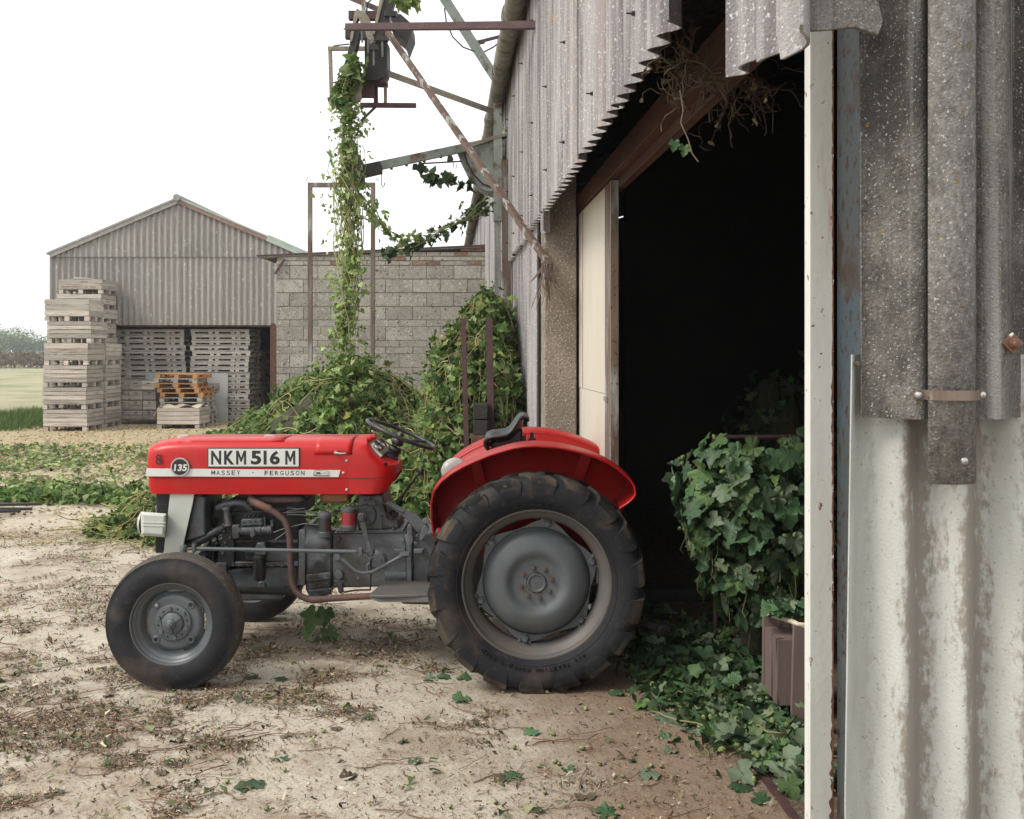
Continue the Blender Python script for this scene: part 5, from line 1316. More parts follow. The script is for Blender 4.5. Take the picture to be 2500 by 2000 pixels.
# ---------------------------------------------------------------- wheels
def flip(mb, far):
    if far: mb.v = [mirY(v) for v in mb.v]
    return mb
def ring_text(mb, s, c, r, a0, da, h, thick=.004, off=.0, inward=False):
    for i, ch in enumerate(s):
        if ch == ' ': continue
        vs, fs = text_geo(ch, off, .5)
        lo, hi = vs.min(0), vs.max(0)
        wch = (hi[0]-lo[0])*h*1.2
        a = a0 + da*i
        q = (vs-np.array([(lo[0]+hi[0])/2, 0.0, lo[2]]))
        lx = q[:,0]*h*1.25; lz = q[:,1]*h*1.35; ly = -q[:,2]/(hi[2]-lo[2])*thick
        if inward: X = math.sin(a), math.cos(a)      # feet towards the rim of the tyre
        er = Vector((math.sin(a), 0, math.cos(a))); et = Vector((math.cos(a), 0, -math.sin(a)))
        if inward: er, et = -er, -et
        rr = r if not inward else -r
        base = Vector(c) + er*rr
        mb.add([base + et*float(x) + er*float(z) + Vector((0, float(y), 0)) for x, y, z in zip(lx, ly, lz)], fs)

def rear_wheel(far):
    c = P(1311, 1434, 5.12); cx, cz = c.x, .531
    O = Vector((cx, 0, cz)); Y0 = 5.12
    mb = MB()                                       # pressed steel disc
    mb.lathe([(.0,.106),(.05,.106),(.052,.102),(.112,.102),(.122,.099),(.134,.092),(.146,.085),(.158,.081),(.172,.081),(.19,.084),(.21,.090),(.230,.099),(.248,.112),(.258,.128),(.264,.147),(.268,.152),(.272,.152)], O+Vector((0,Y0,0)), (0,1,0), 72)
    wheel = flip(mb, far).build('rear_wheel', M['wheel'], TR, smooth=60)
    # six-cornered outer flange of the disc
    mb = MB(); pts, inn = [], []
    for k in range(48):
        a = 2*math.pi*k/48 + math.radians(19)
        d = abs(((k % 8)-4)/4.0)                   # 1 at a corner, 0 between
        r = .275 + .045*max(0, (d-.15)/.85)
        pts.append(O+Vector((math.cos(a)*r, Y0+.152, math.sin(a)*r))); inn.append(O+Vector((math.cos(a)*.25, Y0+.152, math.sin(a)*.25)))
    mb.loft([inn, pts, [p+Vector((0,.012,0)) for p in pts], [p+Vector((0,.012,0)) for p in inn]], closed=True, cap=False)
    flip(mb, far).build('wheel_flange', M['wheel'], wheel, smooth=30)
    mb = MB()
    mb.lathe([(.372,.072),(.376,.066),(.374,.058),(.366,.058),(.360,.066),(.357,.082),(.343,.092),(.338,.100),(.332,.104),(.322,.125),(.316,.14),(.316,.20),(.332,.235),(.343,.25),(.358,.265),(.374,.275),(.378,.27)], O+Vector((0,Y0,0)), (0,1,0), 72)
    flip(mb, far).build('rim', M['rim'], wheel, smooth=35)
    # tyre body with lugs that run over the shoulder
    mb = MB()
    prof = [(.366,.075),(.372,.062),(.39,.040),(.415,.022),(.445,.014),(.475,.014),(.500,.022),(.522,.045),(.532,.09),(.535,.16),(.532,.23),(.522,.275),(.500,.298),(.475,.306),(.445,.306),(.415,.298),(.39,.28),(.372,.262),(.366,.25)]
    mb.lathe(prof, O+Vector((0,Y0,0)), (0,1,0), 96)
    mb.lathe([(.392,.036),(.396,.032),(.400,.032)], O+Vector((0,Y0,0)), (0,1,0), 96)
    nl = 18
    for side in (0, 1):
        for k in range(nl):
            a0 = 2*math.pi*(k+.5*side)/nl + .11 + .015*math.sin(k*7.3)
            secs = [(.548,.160,.20,.022,(1,0)),(.547,.105,.11,.034,(1,0)),(.544,.058,.05,.048,(.95,-.3)),(.532,.024,.012,.060,(.7,-.7)),(.506,.012,.0,.060,(.2,-1)),(.472,.010,-.0,.050,(0,-1)),(.446,.012,-.0,.034,(0,-1)),(.436,.020,-.0,.026,(0,-1))]
            rings = []
            for r, y, da, hw, (nr, ny) in secs:
                if side: y = .32-y; ny = -ny
                ri, yi = r-nr*.035, y-ny*.035
                ring = []
                for rr, yy, sgn, kk in ((ri,yi,-1,1.25),(r,y,-1,1),(r,y,1,1),(ri,yi,1,1.25)):
                    a = a0+da+sgn*hw*kk/r
                    ring.append(O+Vector((math.cos(a)*rr, Y0+yy, math.sin(a)*rr)))
                rings.append(ring if not side else ring[::-1])
            mb.loft(rings)
    for fi, f in enumerate(mb.f):
        q = [mb.v[i] for i in f]
        if min(math.hypot(v[0]-O.x, v[2]-O.z) for v in q) > .505 and fi > 19*96: mb.m[fi] = 1
    o = flip(mb, far).build('tyre', [M['rubber'], M['tread_r']], wheel, smooth=38, bevel=0)
    if not far:
        mb = MB()
        ring_text(mb, 'Firestone', O+Vector((0,Y0+.030,0)), .398, math.radians(-20), math.radians(5.6), .024, .012, .0)
        ring_text(mb, 'ALL TRACTION FIELD & ROAD'[::1], O+Vector((0,Y0+.026,0)), .425, math.radians(206-68), math.radians(3.3), .019, .012, .0, inward=False) if False else None
        s = 'ALL TRACTION FIELD & ROAD'
        ring_text(mb, s, O+Vector((0,Y0+.026,0)), .402, math.radians(146), math.radians(3.1), .018, .012)
        mb.build('tyre_lettering', M['rubber'], wheel)['kind'] = 'stuff'
    for k in range(6):                             # clamp bolts on the flange corners
        a = 2*math.pi*k/6 + math.radians(19) 
        b = O+Vector((math.cos(a)*.296, Y0+.152, math.sin(a)*.296))
        mb = MB(); mb.lathe([(.0,-.040),(.008,-.040),(.0085,-.022),(.015,-.022),(.017,-.018),(.017,-.004),(.022,-.003),(.022,.01)], b, (0,1,0), 12); flip(mb, far).build('clamp_bolt', M['wheel'], wheel, smooth=30)
        t = Vector((-math.sin(a), 0, math.cos(a))); rd = Vector((math.cos(a), 0, math.sin(a)))
        for sg in (-1, 1):
            mb = MB(); mb.bar(b+t*sg*.020+rd*.006+Vector((0,-.008,0)), b+t*sg*.036+rd*.024+Vector((0,-.006,0)), .010, .020, up=(0,1,0)); flip(mb, far).build('rim_lug', M['rim'], wheel, bevel=.002)
    for k in range(8):
        a = 2*math.pi*k/8 + math.radians(12)
        b = O+Vector((math.cos(a)*.077, Y0+.102, math.sin(a)*.077))
        mb = MB(); mb.lathe([(.0,-.020),(.005,-.020),(.0055,-.014),(.0105,-.014),(.012,-.011),(.012,.004)], b, (0,1,0), 6); flip(mb, far).build('wheel_nut', M['nut'], wheel)
    mb = MB(); mb.lathe([(.0,.102),(.004,.102),(.005,.099),(.035,.100),(.040,.094),(.046,.094),(.049,.100),(.049,.11)], O+Vector((0,Y0,0)), (0,1,0), 40); flip(mb, far).build('hub_cap', M['wheel'], wheel, smooth=35)
    mb = MB(); a = math.radians(140); mb.tube([O+Vector((math.cos(a)*.318, Y0+.15, math.sin(a)*.318)), O+Vector((math.cos(a)*.300, Y0+.13, math.sin(a)*.300))], [.006,.004], 8); flip(mb, far).build('valve', M['cream'], wheel)
    return wheel
rear_wheel(False); rear_wheel(True)
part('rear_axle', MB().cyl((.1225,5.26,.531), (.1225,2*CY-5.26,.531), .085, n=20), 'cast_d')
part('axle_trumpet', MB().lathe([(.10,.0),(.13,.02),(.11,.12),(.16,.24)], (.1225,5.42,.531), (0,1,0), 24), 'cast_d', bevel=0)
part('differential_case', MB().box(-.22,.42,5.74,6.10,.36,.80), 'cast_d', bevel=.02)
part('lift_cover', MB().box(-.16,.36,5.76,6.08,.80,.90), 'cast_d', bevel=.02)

def front_wheel(far):
    c = P(414, 1531, 5.16); O = Vector((c.x, 0, .334)); Y0 = 5.16
    if far: O = O+Vector((.06,0,0))
    mb = MB()
    mb.lathe([(.0,.052),(.056,.052),(.058,.048),(.085,.048),(.092,.052),(.094,.060),(.105,.062),(.118,.060),(.132,.064),(.142,.074),(.148,.088)], O+Vector((0,Y0,0)), (0,1,0), 56)
    wheel = flip(mb, far).build('front_wheel', M['wheel'], TR, smooth=50)
    mb = MB()
    mb.lathe([(.206,.030),(.210,.026),(.208,.018),(.202,.018),(.197,.024),(.195,.034),(.186,.040),(.183,.046),(.180,.050),(.170,.056),(.166,.064),(.156,.085),(.152,.095),(.152,.13),(.170,.15),(.195,.17),(.208,.182)], O+Vector((0,Y0,0)), (0,1,0), 64)
    flip(mb, far).build('rim', M['wheel'], wheel, smooth=35)
    for k in range(4):                              # the disc meets the rim at four places with slots between
        a = math.radians(45+90*k)
        pts = []
        for j in range(7):
            t = a + math.radians(-30+10*j); pts.append(O+Vector((math.cos(t)*.1535, Y0+.086, math.sin(t)*.1535)))
        for j in range(7):
            t = a + math.radians(30-10*j); pts.append(O+Vector((math.cos(t)*.142, Y0+.078, math.sin(t)*.142)))
        mb = MB(); mb.prism(pts, (0,.008,0)); flip(mb, far).build('disc_lug', M['wheel'], wheel, bevel=.002)
        b = O+Vector((math.cos(a)*.122, Y0+.060, math.sin(a)*.122))
        mb = MB(); mb.lathe([(.011,-.004),(.016,-.005),(.021,.0),(.021,.006)], b, (0,1,0), 20); flip(mb, far).build('disc_boss', M['wheel'], wheel, smooth=40)
        mb = MB(); mb.lathe([(.0,-.001),(.008,-.001),(.009,.004)], b, (0,1,0), 14); flip(mb, far).build('disc_hole', M['black' if k != 1 else 'lamp'], wheel)
    mb = MB()
    prof = [(.203,.026),(.207,.016),(.220,.008),(.240,.002),(.262,.001),(.285,.006),(.303,.018),(.312,.022)]
    grooves = []
    yy = .026
    ribs = [(.0,.326),(.018,.334),(.036,.338),(.038,.330),(.044,.330),(.046,.3395),(.068,.3405),(.070,.330),(.076,.330),(.078,.3405),(.100,.3395),(.102,.330),(.108,.330),(.110,.338),(.128,.334),(.146,.326)]
    prof += [(r, .022+y) for y, r in ribs]
    prof += [(.312,.172),(.303,.176),(.285,.188),(.262,.193),(.240,.192),(.220,.186),(.207,.178),(.203,.168)]
    mb.lathe(prof, O+Vector((0,Y0,0)), (0,1,0), 96)
    for f_i, f in enumerate(mb.f):
        k = f_i // 96
        mb.m[f_i] = 1 if 8 <= k <= 22 else 0
    flip(mb, far).build('tyre', [M['rubber_f'], M['tread']], wheel, smooth=32)
    for k in range(12):                             # ring of alternating studs and holes round the hub
        a = 2*math.pi*k/12 + math.radians(10)
        b = O+Vector((math.cos(a)*.0725, Y0+.048, math.sin(a)*.0725))
        mb = MB()
        if k % 2: mb.lathe([(.0,-.012),(.009,-.012),(.0105,-.009),(.0105,.004)], b, (0,1,0), 12)
        else: mb.lathe([(.0,-.001),(.0055,-.001),(.006,.003)], b, (0,1,0), 10)
        flip(mb, far).build('hub_stud' if k % 2 else 'hub_hole', M['wheel' if k % 2 else 'black'], wheel, smooth=30)
    mb = MB(); mb.lathe([(.0,-.012),(.006,-.012),(.008,-.006),(.014,-.004),(.017,.006),(.024,.012),(.026,.026),(.046,.034),(.052,.038),(.0535,.044),(.0535,.055)], O+Vector((0,Y0,0)), (0,1,0), 32); hub = flip(mb, far).build('hub_cap', M['wheel'], wheel, smooth=35)
    for k in range(3):
        a = 2*math.pi*k/3+.6
        mb = MB(); mb.bar(O+Vector((math.cos(a)*.02,Y0+.020,math.sin(a)*.02)), O+Vector((math.cos(a)*.050,Y0+.034,math.sin(a)*.050)), .008, .012, up=(0,1,0)); flip(mb, far).build('hub_rib', M['wheel'], wheel, bevel=.002)
    return wheel
front_wheel(False); front_wheel(True)

# ---------------------------------------------------------------- mudguards
LIP = [(1060,1312),(1054,1270),(1053,1230),(1060,1199),(1078,1176),(1101,1158),(1132,1140),(1165,1125),(1197,1112),(1229,1102),(1255,1095),(1280,1091),(1306,1089.5),(1331,1091),(1357,1093),(1382,1097),(1408,1103),(1433,1110),(1459,1119),(1484,1130),(1506,1143),(1524,1158),(1540,1173),(1549,1189),(1551,1207),(1545,1217),(1535,1227),(1512,1242)]
def mudguard(far):
    base = [P(x, y, 5.26) for x, y in LIP]
    cen = Vector((.12, 0, .55))
    def grow(p, k, Y):
        d = Vector((p.x-cen.x, 0, p.z-cen.z)); return Vector((cen.x+d.x*k, Y, cen.z+d.z*k))
    dep = [(1.0,5.262),(1.003,5.25),(1.006,5.256),(1.010,5.31),(1.012,5.38),(1.012,5.46),(1.008,5.52),(.998,5.555),(.97,5.567)]
    rings = [[grow(p, 1+(k-1)*1.0, Y) for p in base] for k, Y in dep]
    mb = MB(); mb.loft(rings, closed=False)
    flip(mb, far)
    g = mb.build('mudguard', M['red_dull'], TR, smooth=50)
    s = g.modifiers.new('t', 'SOLIDIFY'); s.thickness = .004; s.offset = 0
    mb = MB()                                        # inner wall
    top = [grow(p, .975, 5.565) for p in base]
    bot = [Vector((max(min(p.x, .55), -.40), 5.57, max(.45, min(.6, p.z-.5)))) for p in base]
    mb.loft([top, bot], closed=False)
    flip(mb, far); w = mb.build('mudguard_wall', M['red_dull'], g, smooth=50)
    s = w.modifiers.new('t', 'SOLIDIFY'); s.thickness = .004
    for (x0, y0), (x1, y1) in (((1160,1128),(1180,1200)), ((1432,1116),(1400,1200))):
        a, b = P(x0, y0, 5.50), P(x1, y1, 5.55)
        mb = MB(); mb.bar(a+Vector((0,0,.01)), b, .055, .022, up=(0,1,0)); flip(mb, far).build('mudguard_stay', M['red_dull'], g, bevel=.004)
    mb = MB(); mb.tube([grow(p, 1.0, 5.258) for p in base], .0055, 8); flip(mb, far).build('rolled_edge', M['red'], g, smooth=60)
    return g
mudguard(False)
g2 = mudguard(True)
mb = MB(); c = P(1112, 1150, 6.20)
mb.lathe([(.0,-.03),(.05,-.026),(.075,-.01),(.08,.0),(.08,.03)], c, (-.35,1,-.25), 26); lamp = part('side_lamp', mb, 'lamp', bevel=0)
part('lamp_stalk', MB().tube([c+Vector((.01,.02,.0)), c+Vector((.04,.12,-.03))], .015, 8), 'red', parent=lamp, bevel=0)

# ---------------------------------------------------------------- seat
mb = MB()
SP = [(1196,1100),(1187,1090),(1184,1078),(1190,1069),(1204,1065),(1222,1064),(1238,1061),(1250,1051),(1259,1037),(1268,1024),(1276,1019),(1284,1021),(1290,1028)]
W_ = [.15,.18,.20,.215,.22,.22,.215,.21,.205,.195,.18,.16,.15]
DI = [.0,.01,.02,.035,.05,.055,.055,.05,.045,.035,.02,.008,.0]
cl = [P(x, y, 5.75) for x, y in SP]
rings = []
for i, (c, w, di) in enumerate(zip(cl, W_, DI)):
    t = (cl[min(i+1,len(cl)-1)]-cl[max(i-1,0)]).normalized(); nn = Vector((-t.z, 0, t.x))
    ring = []
    for k in range(17):
        q = -1+2*k/16
        ring.append(Vector((c.x, CY+q*w, c.z)) - nn*di*(1-abs(q)**2.5))
    rings.append(ring)
mb.loft(rings, closed=False)
seat = mb.build('seat', M['plastic'], TR, smooth=70)
s = seat.modifiers.new('t', 'SOLIDIFY'); s.thickness = .018; s.offset = -1
ss = seat.modifiers.new('s', 'SUBSURF'); ss.levels = ss.render_levels = 2
for q in (-1, 1):
    mb = MB(); mb.tube([Vector((c.x, CY+q*w, c.z)) for c, w in zip(cl, W_)], .010, 8); mb.build('seat_rim', M['plastic'], seat, smooth=60)
part('seat_side', MB().plate([(1196,1080),(1246,1066),(1262,1052),(1276,1046),(1276,1092),(1200,1104)], 5.80, 6.04), 'plastic', parent=seat, bevel=.012)
part('seat_bracket', MB().plate([(1270,1068),(1284,1062),(1284,1075),(1289,1078),(1292,1070),(1308,1070),(1309,1092),(1270,1096)], 5.82, 5.88), 'plastic', parent=seat, bevel=.003)
part('seat_adjuster', MB().lathe([(.0,.04),(.008,.036),(.011,.02),(.011,.0),(.014,-.005)], P(1299,1072,5.85), (0,0,1), 12), 'plastic', parent=seat, bevel=0)
part('seat_pedestal', MB().box(-.10,.16,5.80,6.04,.88,1.10), 'cast_d', bevel=.01)
# lower link arm behind the rear wheel
part('lower_link', MB().loft([[P(x, y-h, Y), P(x, y+h, Y), P(x, y+h, Y+.03), P(x, y-h, Y+.03)] for x, y, h, Y in ((1450,1490,9,5.62),(1540,1512,9,5.55),(1590,1528,9,5.52),(1615,1536,10,5.50))]), 'cast_d', bevel=.004)
part('lower_link', MB().loft([[mirY(P(x, y-h, Y)), mirY(P(x, y+h, Y)), mirY(P(x, y+h, Y+.03)), mirY(P(x, y-h, Y+.03))] for x, y, h, Y in ((1450,1490,9,5.62),(1540,1512,9,5.55),(1590,1528,9,5.52),(1615,1536,10,5.50))]), 'cast_d', bevel=.004)
part('link_ball', MB().lathe([(.0,-.035),(.008,-.034),(.012,-.02),(.02,-.02),(.034,-.015),(.036,.0),(.036,.03)], P(1619,1538,5.50), (0,1,0), 20), 'cast_d', bevel=0)
# ================================================================== plants: templates
def leaf_tmpl(half, c, fold=.22, droop=.25, curl=.0):
    pts = [(0.0, 0.0)] + half + [(x, -y) for x, y in half[-2::-1]]
    v = [(c, 0, 0)] + [(x, y, 0) for x, y in pts]
    v = np.array(v, float)
    v[:, 2] = fold*np.abs(v[:, 1]) - droop*v[:, 0]**2 + curl*np.sin(v[:, 0]*9 + v[:, 1]*7)*.06
    n = len(pts)
    t = np.array([(0, 1+i, 1+(i+1) % n) for i in range(n)])
    v[:, 0] -= .1
    return v, t
LEAF_S = leaf_tmpl([(-.12,.24),(.28,.40),(.52,.22),(1.0,0)], .25, .5, .45, 1.5)
LEAF_M = leaf_tmpl([(-.12,.14),(-.16,.32),(.14,.32),(.34,.46),(.46,.27),(.70,.24),(1.0,0)], .25, .55, .55, curl=2.2)
LEAF_L = leaf_tmpl([(-.06,.08),(-.20,.16),(-.24,.30),(-.20,.34),(-.14,.44),(-.02,.44),(.08,.52),(.12,.50),(.22,.60),(.28,.58),(.38,.63),(.44,.54),(.46,.42),(.44,.33),(.54,.35),(.58,.32),(.68,.33),(.74,.25),(.86,.15),(1.0,0)], .28, .25, .22, 1.0)
LEAF_O = leaf_tmpl([(-.05,.18),(.1,.34),(.3,.38),(.55,.30),(.8,.15),(1.0,0)], .35, .3, .3)
def cone_tmpl():
    v, t = [], []
    prof = [(.0,-.5),(.30,-.32),(.42,.0),(.30,.34),(.0,.55)]
    n = 6
    for r, z in prof:
        for j in range(n):
            a = 2*math.pi*j/n + z*2
            v.append((r*math.cos(a), r*math.sin(a), z))
    for i in range(len(prof)-1):
        for j in range(n):
            a, b = i*n+j, i*n+(j+1) % n
            t += [(a, b, b+n), (a, b+n, a+n)]
    return np.array(v), np.array(t)
CONE = cone_tmpl()
SHRED = (np.array([(-.5,-.12,0),(.5,-.08,.06),(.45,.12,.02),(-.5,.10,.05)], float), np.array([(0,1,2),(0,2,3)]))
CRUMB = (np.array([(-.5,-.3,0),(.4,-.4,.1),(.5,.3,.25),(-.2,.5,.1),(0,0,.4)], float), np.array([(0,1,4),(1,2,4),(2,3,4),(3,0,4)]))
CURL = (np.array([(-.5,-.06,0),(-.1,-.22,.22),(.45,-.05,.1),(.5,.10,.2),(.1,.16,.02),(-.35,.20,.22),(-.15,.02,.3)], float), np.array([(0,1,6),(1,2,6),(2,3,6),(3,4,6),(4,5,6),(5,0,6)]))

def greens(n, kind='fresh'):
    if kind == 'fresh':
        pal = np.array([(.055,.11,.032),(.10,.175,.05),(.145,.22,.07),(.20,.27,.11),(.27,.33,.17),(.24,.25,.08)]); p = [.24,.26,.2,.14,.10,.06]
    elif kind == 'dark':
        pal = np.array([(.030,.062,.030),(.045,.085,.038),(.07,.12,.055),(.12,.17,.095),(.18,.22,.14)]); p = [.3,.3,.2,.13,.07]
    elif kind == 'pale':
        pal = np.array([(.19,.28,.09),(.28,.36,.15),(.36,.43,.23),(.44,.48,.29),(.12,.20,.06)]); p = [.28,.28,.2,.1,.14]
    elif kind == 'wilt':
        pal = np.array([(.10,.14,.06),(.16,.18,.10),(.24,.25,.16),(.22,.18,.10),(.06,.09,.035),(.30,.29,.19)]); p = [.22,.2,.16,.14,.16,.12]
    elif kind == 'brown':
        pal = np.array([(.15,.10,.065),(.24,.16,.10),(.34,.25,.165),(.085,.06,.045),(.13,.125,.07),(.48,.41,.29)]); p = [.24,.24,.18,.16,.10,.08]
    c = pal[rng.choice(len(pal), n, p=p)]
    return c*rng.uniform(.6, 1.45, (n, 1))*np.array([[1.08,1.05,.95] if kind != 'brown' else [.92,.94,.98]])

def dome_points(c, rx, ry, h, p, n, jit=.06, bump=.15, seed=0, amin=0, amax=2*math.pi):
    """points and outward normals on a bumpy heap"""
    q = np.linspace(0, 1, 200); z = h*(1-q**p)
    rr = (rx+ry)/2
    L = np.hypot(np.diff(q)*rr, np.diff(z)); wgt = L*(q[:-1]+.02); cdf = np.cumsum(wgt)/wgt.sum()
    i = np.searchsorted(cdf, rng.random(n)); qq = q[i] + rng.random(n)/200
    th = rng.uniform(amin, amax, n)
    b = 1+bump*(fnoise(np.cos(th)*2+qq, np.sin(th)*2+qq*1.7, 1.3, seed)-.5)*2
    x = c[0]+rx*qq*np.cos(th)*b; y = c[1]+ry*qq*np.sin(th)*b
    zz = h*(1-qq**p)*b*(1+bump*(fnoise(x, y, 2.2, seed+5)-.5)*1.6)
    slope = h*p*qq**(p-1)
    nr = np.stack([slope*np.cos(th)/rx, slope*np.sin(th)/ry, np.ones(n)], 1)
    nr /= np.linalg.norm(nr, axis=1, keepdims=True)
    pos = np.stack([x, y, np.maximum(zz, .012)+c[2]], 1) + nr*rng.normal(0, jit, (n, 1))
    pos[:, 2] = np.maximum(pos[:, 2], c[2]+.015)
    return pos, nr

def heap_core(c, rx, ry, h, p, parent, seed=0, k=.93):
    mb = MB(); n, m = 26, 9
    rings = []
    for j in range(m+1):
        q = j/m*1.0
        ring = []
        for i in range(n):
            t = 2*math.pi*i/n
            b = 1+.10*math.sin(3*t+seed)+.06*math.sin(7*t+2*seed)
            ring.append((c[0]+rx*k*q*math.cos(t)*b, c[1]+ry*k*q*math.sin(t)*b, c[2]+max(.0, h*k*(1-q**p)*(1+.08*math.sin(5*t+q*6+seed)))-(.0 if j < m else .02)))
        rings.append(ring)
    mb.loft(rings, cap=False)
    return mb.build('core', M['core'], parent, smooth=60)

def heap(name, label, cat, parts_, nleaf, kind, size=(.05,.10), stems=120, stem_col=(.26,.22,.11), jit=.05, tmpl=None, cones=0, up=.55, stem_r=(.003,.006), core=True, spill=0):
    cx = np.mean([q[0][0] for q in parts_]); cy = np.mean([q[0][1] for q in parts_])
    root = to_world(empty(name, (cx, cy, 0), 0, label, cat))
    P_, N_, ST_ = [], [], []
    tot = sum(q[5] for q in parts_)
    for k, (c, rx, ry, h, p, wt) in enumerate(parts_):
        if core: heap_core(c, rx, ry, h, p, root, seed=k+len(name))
        a, b = dome_points(c, rx, ry, h, p, int(nleaf*wt/tot), jit, seed=k)
        P_.append(a); N_.append(b)
        ns = int(stems*wt/tot)
        if ns:
            # stems: short walks over the heap's surface
            a, b = dome_points(c, rx, ry, h, p, ns, .02, seed=k)
            K = 9; path = np.zeros((ns, K, 3)); path[:, 0] = a
            d = rng.normal(size=(ns, 3)); d -= b*(d*b).sum(1, keepdims=True); d /= np.linalg.norm(d, axis=1, keepdims=True)
            st = rng.uniform(.04, .11, (ns, 1))
            for j in range(1, K):
                d += rng.normal(0, .35, (ns, 3)); d -= b*(d*b).sum(1, keepdims=True)*.7; d /= np.linalg.norm(d, axis=1, keepdims=True)
                nx = path[:, j-1] + d*st
                q = np.hypot((nx[:, 0]-c[0])/rx, (nx[:, 1]-c[1])/ry)
                nx[:, 2] = np.where(q < 1.05, .65*nx[:, 2] + .35*(c[2]+h*np.maximum(0, 1-np.minimum(q, 1)**p)+.05), nx[:, 2])
                nx[:, 2] = np.maximum(nx[:, 2], .01)
                path[:, j] = nx
            ST_.append(path)
    P_, N_ = np.concatenate(P_), np.concatenate(N_)
    n = len(P_)
    nn = N_*up + rng.normal(0, .5, (n, 3)) + np.array([0, 0, .25])
    R = rots(nn, rng.uniform(0, 2*math.pi, n))
    o = scatter('leaves', tmpl or LEAF_M, P_, R, rng.uniform(size[0], size[1], n), greens(n, kind), M['leaf'], root); o['kind'] = 'stuff'
    if ST_:
        S = np.concatenate(ST_)
        col = np.array([stem_col])*rng.uniform(.55, 1.35, (len(S), 1))*np.array([1, 1, 1]) + rng.normal(0, .015, (len(S), 3))
        o = tubes_np('stems', S, rng.uniform(stem_r[0], stem_r[1], len(S)), M['stem'], np.clip(col, .01, 1), root); o['kind'] = 'stuff'
    if cones:
        i = rng.choice(n, cones); o = scatter('cones', CONE, P_[i]+N_[i]*.03, rots(rng.normal(size=(cones, 3)), rng.uniform(0, 6, cones)), rng.uniform(.022, .036, cones), np.array([[.27,.33,.11]])*rng.uniform(.7, 1.3, (cones, 1)), M['leaf'], root); o['kind'] = 'stuff'
    return root

# ------------------------------------------------------------------ heaps of stripped bines
heap('bine_heap', 'big heap of cut green hop bines under the conveyor behind the tractor', 'plant heap',
     [((-1.72,11.0,0),1.25,1.8,1.46,2.6,10), ((-1.15,10.3,0),1.2,1.4,1.0,2.2,7), ((-.55,10.0,0),1.1,1.5,.95,2.2,6), ((-2.25,11.6,0),.75,1.4,.80,2.2,5), ((-2.0,9.6,0),1.3,.9,.42,2.0,4)],
     27000, 'fresh', (.045,.105), 1500, cones=500, stem_col=(.33,.30,.13), stem_r=(.002,.005))
heap('bine_heap', 'low dark green bine heap at the foot of the block wall beside the shed', 'plant heap',
     [((-3.75,16.0,0),.85,.9,.70,2.2,5), ((-4.45,16.2,0),.9,.9,.36,2.0,4), ((-4.0,18.5,0),.9,.8,.45,2.0,2)], 5200, 'fresh', (.08,.14), 260, tmpl=LEAF_S)
heap('bine_heap', 'tall steep stack of wilting bines leaning against the barn wall', 'plant heap',
     [((-.25,9.9,0),.40,.95,2.10,4,10), ((-.45,9.35,0),.42,.6,1.75,4,6), ((-.52,8.9,0),.36,.4,1.15,3,4), ((-.12,9.1,0),.30,.55,1.6,4,4)],
     17000, 'fresh', (.045,.10), 1100, stem_col=(.40,.31,.17), cones=80, up=.8, stem_r=(.002,.0045))
heap('bine_heap', 'small clump of trailing bines left of the tractor nose', 'plant heap',
     [((-3.25,9.9,0),.55,.5,.34,2.0,6), ((-2.6,9.6,0),.7,.6,.42,2.0,5), ((-3.65,9.7,0),.3,.3,.10,2.0,1)], 4200, 'fresh', (.045,.10), 450, stem_col=(.36,.33,.15), jit=.05, stem_r=(.002,.005))

# ------------------------------------------------------------------ leaf carpet over the yard behind the tractor
root = to_world(empty('leaf_carpet', (-6, 14.5, 0), 0, 'wide carpet of wilted green leaves over the yard left of the tractor', 'leaves'))
n = 26000
x = rng.uniform(-11.5, -.6, n); y = rng.uniform(11.3, 19.2, n)
dens = fnoise(x, y, .55, 3)*1.0 + fnoise(x, y, 1.8, 7)*.5
prof = np.interp(y, [11.3,12.2,13.0,15.0,17.0,18.3,19.2], [.0,.45,1,1,.9,.45,.05])
edge = np.interp(x, [-11.5,-10.5,-2,-.6],[.7,1,1,.8])
keep = rng.random(n) < np.clip((dens-.60)*2.6, .05, 1)*prof*edge
x, y = x[keep], y[keep]; n = len(x)
hgt = np.clip(fnoise(x, y, .8, 3)-.40, 0, 1)*.30*np.interp(y, [11.3,13,17.5,19],[.2,1,1,.2])
pos = np.stack([x, y, .015+hgt*rng.random(n)+rng.random(n)*.02], 1)
nn = np.array([[0,0,1.0]])+rng.normal(0,.42,(n,3))
pale = rng.random(n)
cols = np.where(pale[:,None] < .62, greens(n,'wilt')*1.25, np.where(pale[:,None] < .8, greens(n,'pale'), greens(n,'fresh')))
scatter('leaves', LEAF_S, pos, rots(nn, rng.uniform(0,6.28,n)), rng.uniform(.06,.12,n), cols, M['leaf'], root)['kind'] = 'stuff'
tag(root, kind=None)
# a thicker windrow at its near edge
n = 3800
t = rng.random(n); x = -8.2+6.3*t + rng.normal(0,.1,n); y = 12.35-.75*t+rng.normal(0,.22,n)
keep = rng.random(n) < np.clip((fnoise(x,y,.9,15)-.36)*4,0,1)
x, y = x[keep], y[keep]; n = len(x)
pos = np.stack([x, y, .02+np.abs(rng.normal(0,.06,n))], 1)
scatter('windrow_leaves', LEAF_M, pos, rots(np.array([[0,-.2,1.0]])+rng.normal(0,.5,(n,3)), rng.uniform(0,6.28,n)), rng.uniform(.06,.12,n), greens(n,'fresh'), M['leaf'], root)['kind'] = 'stuff'

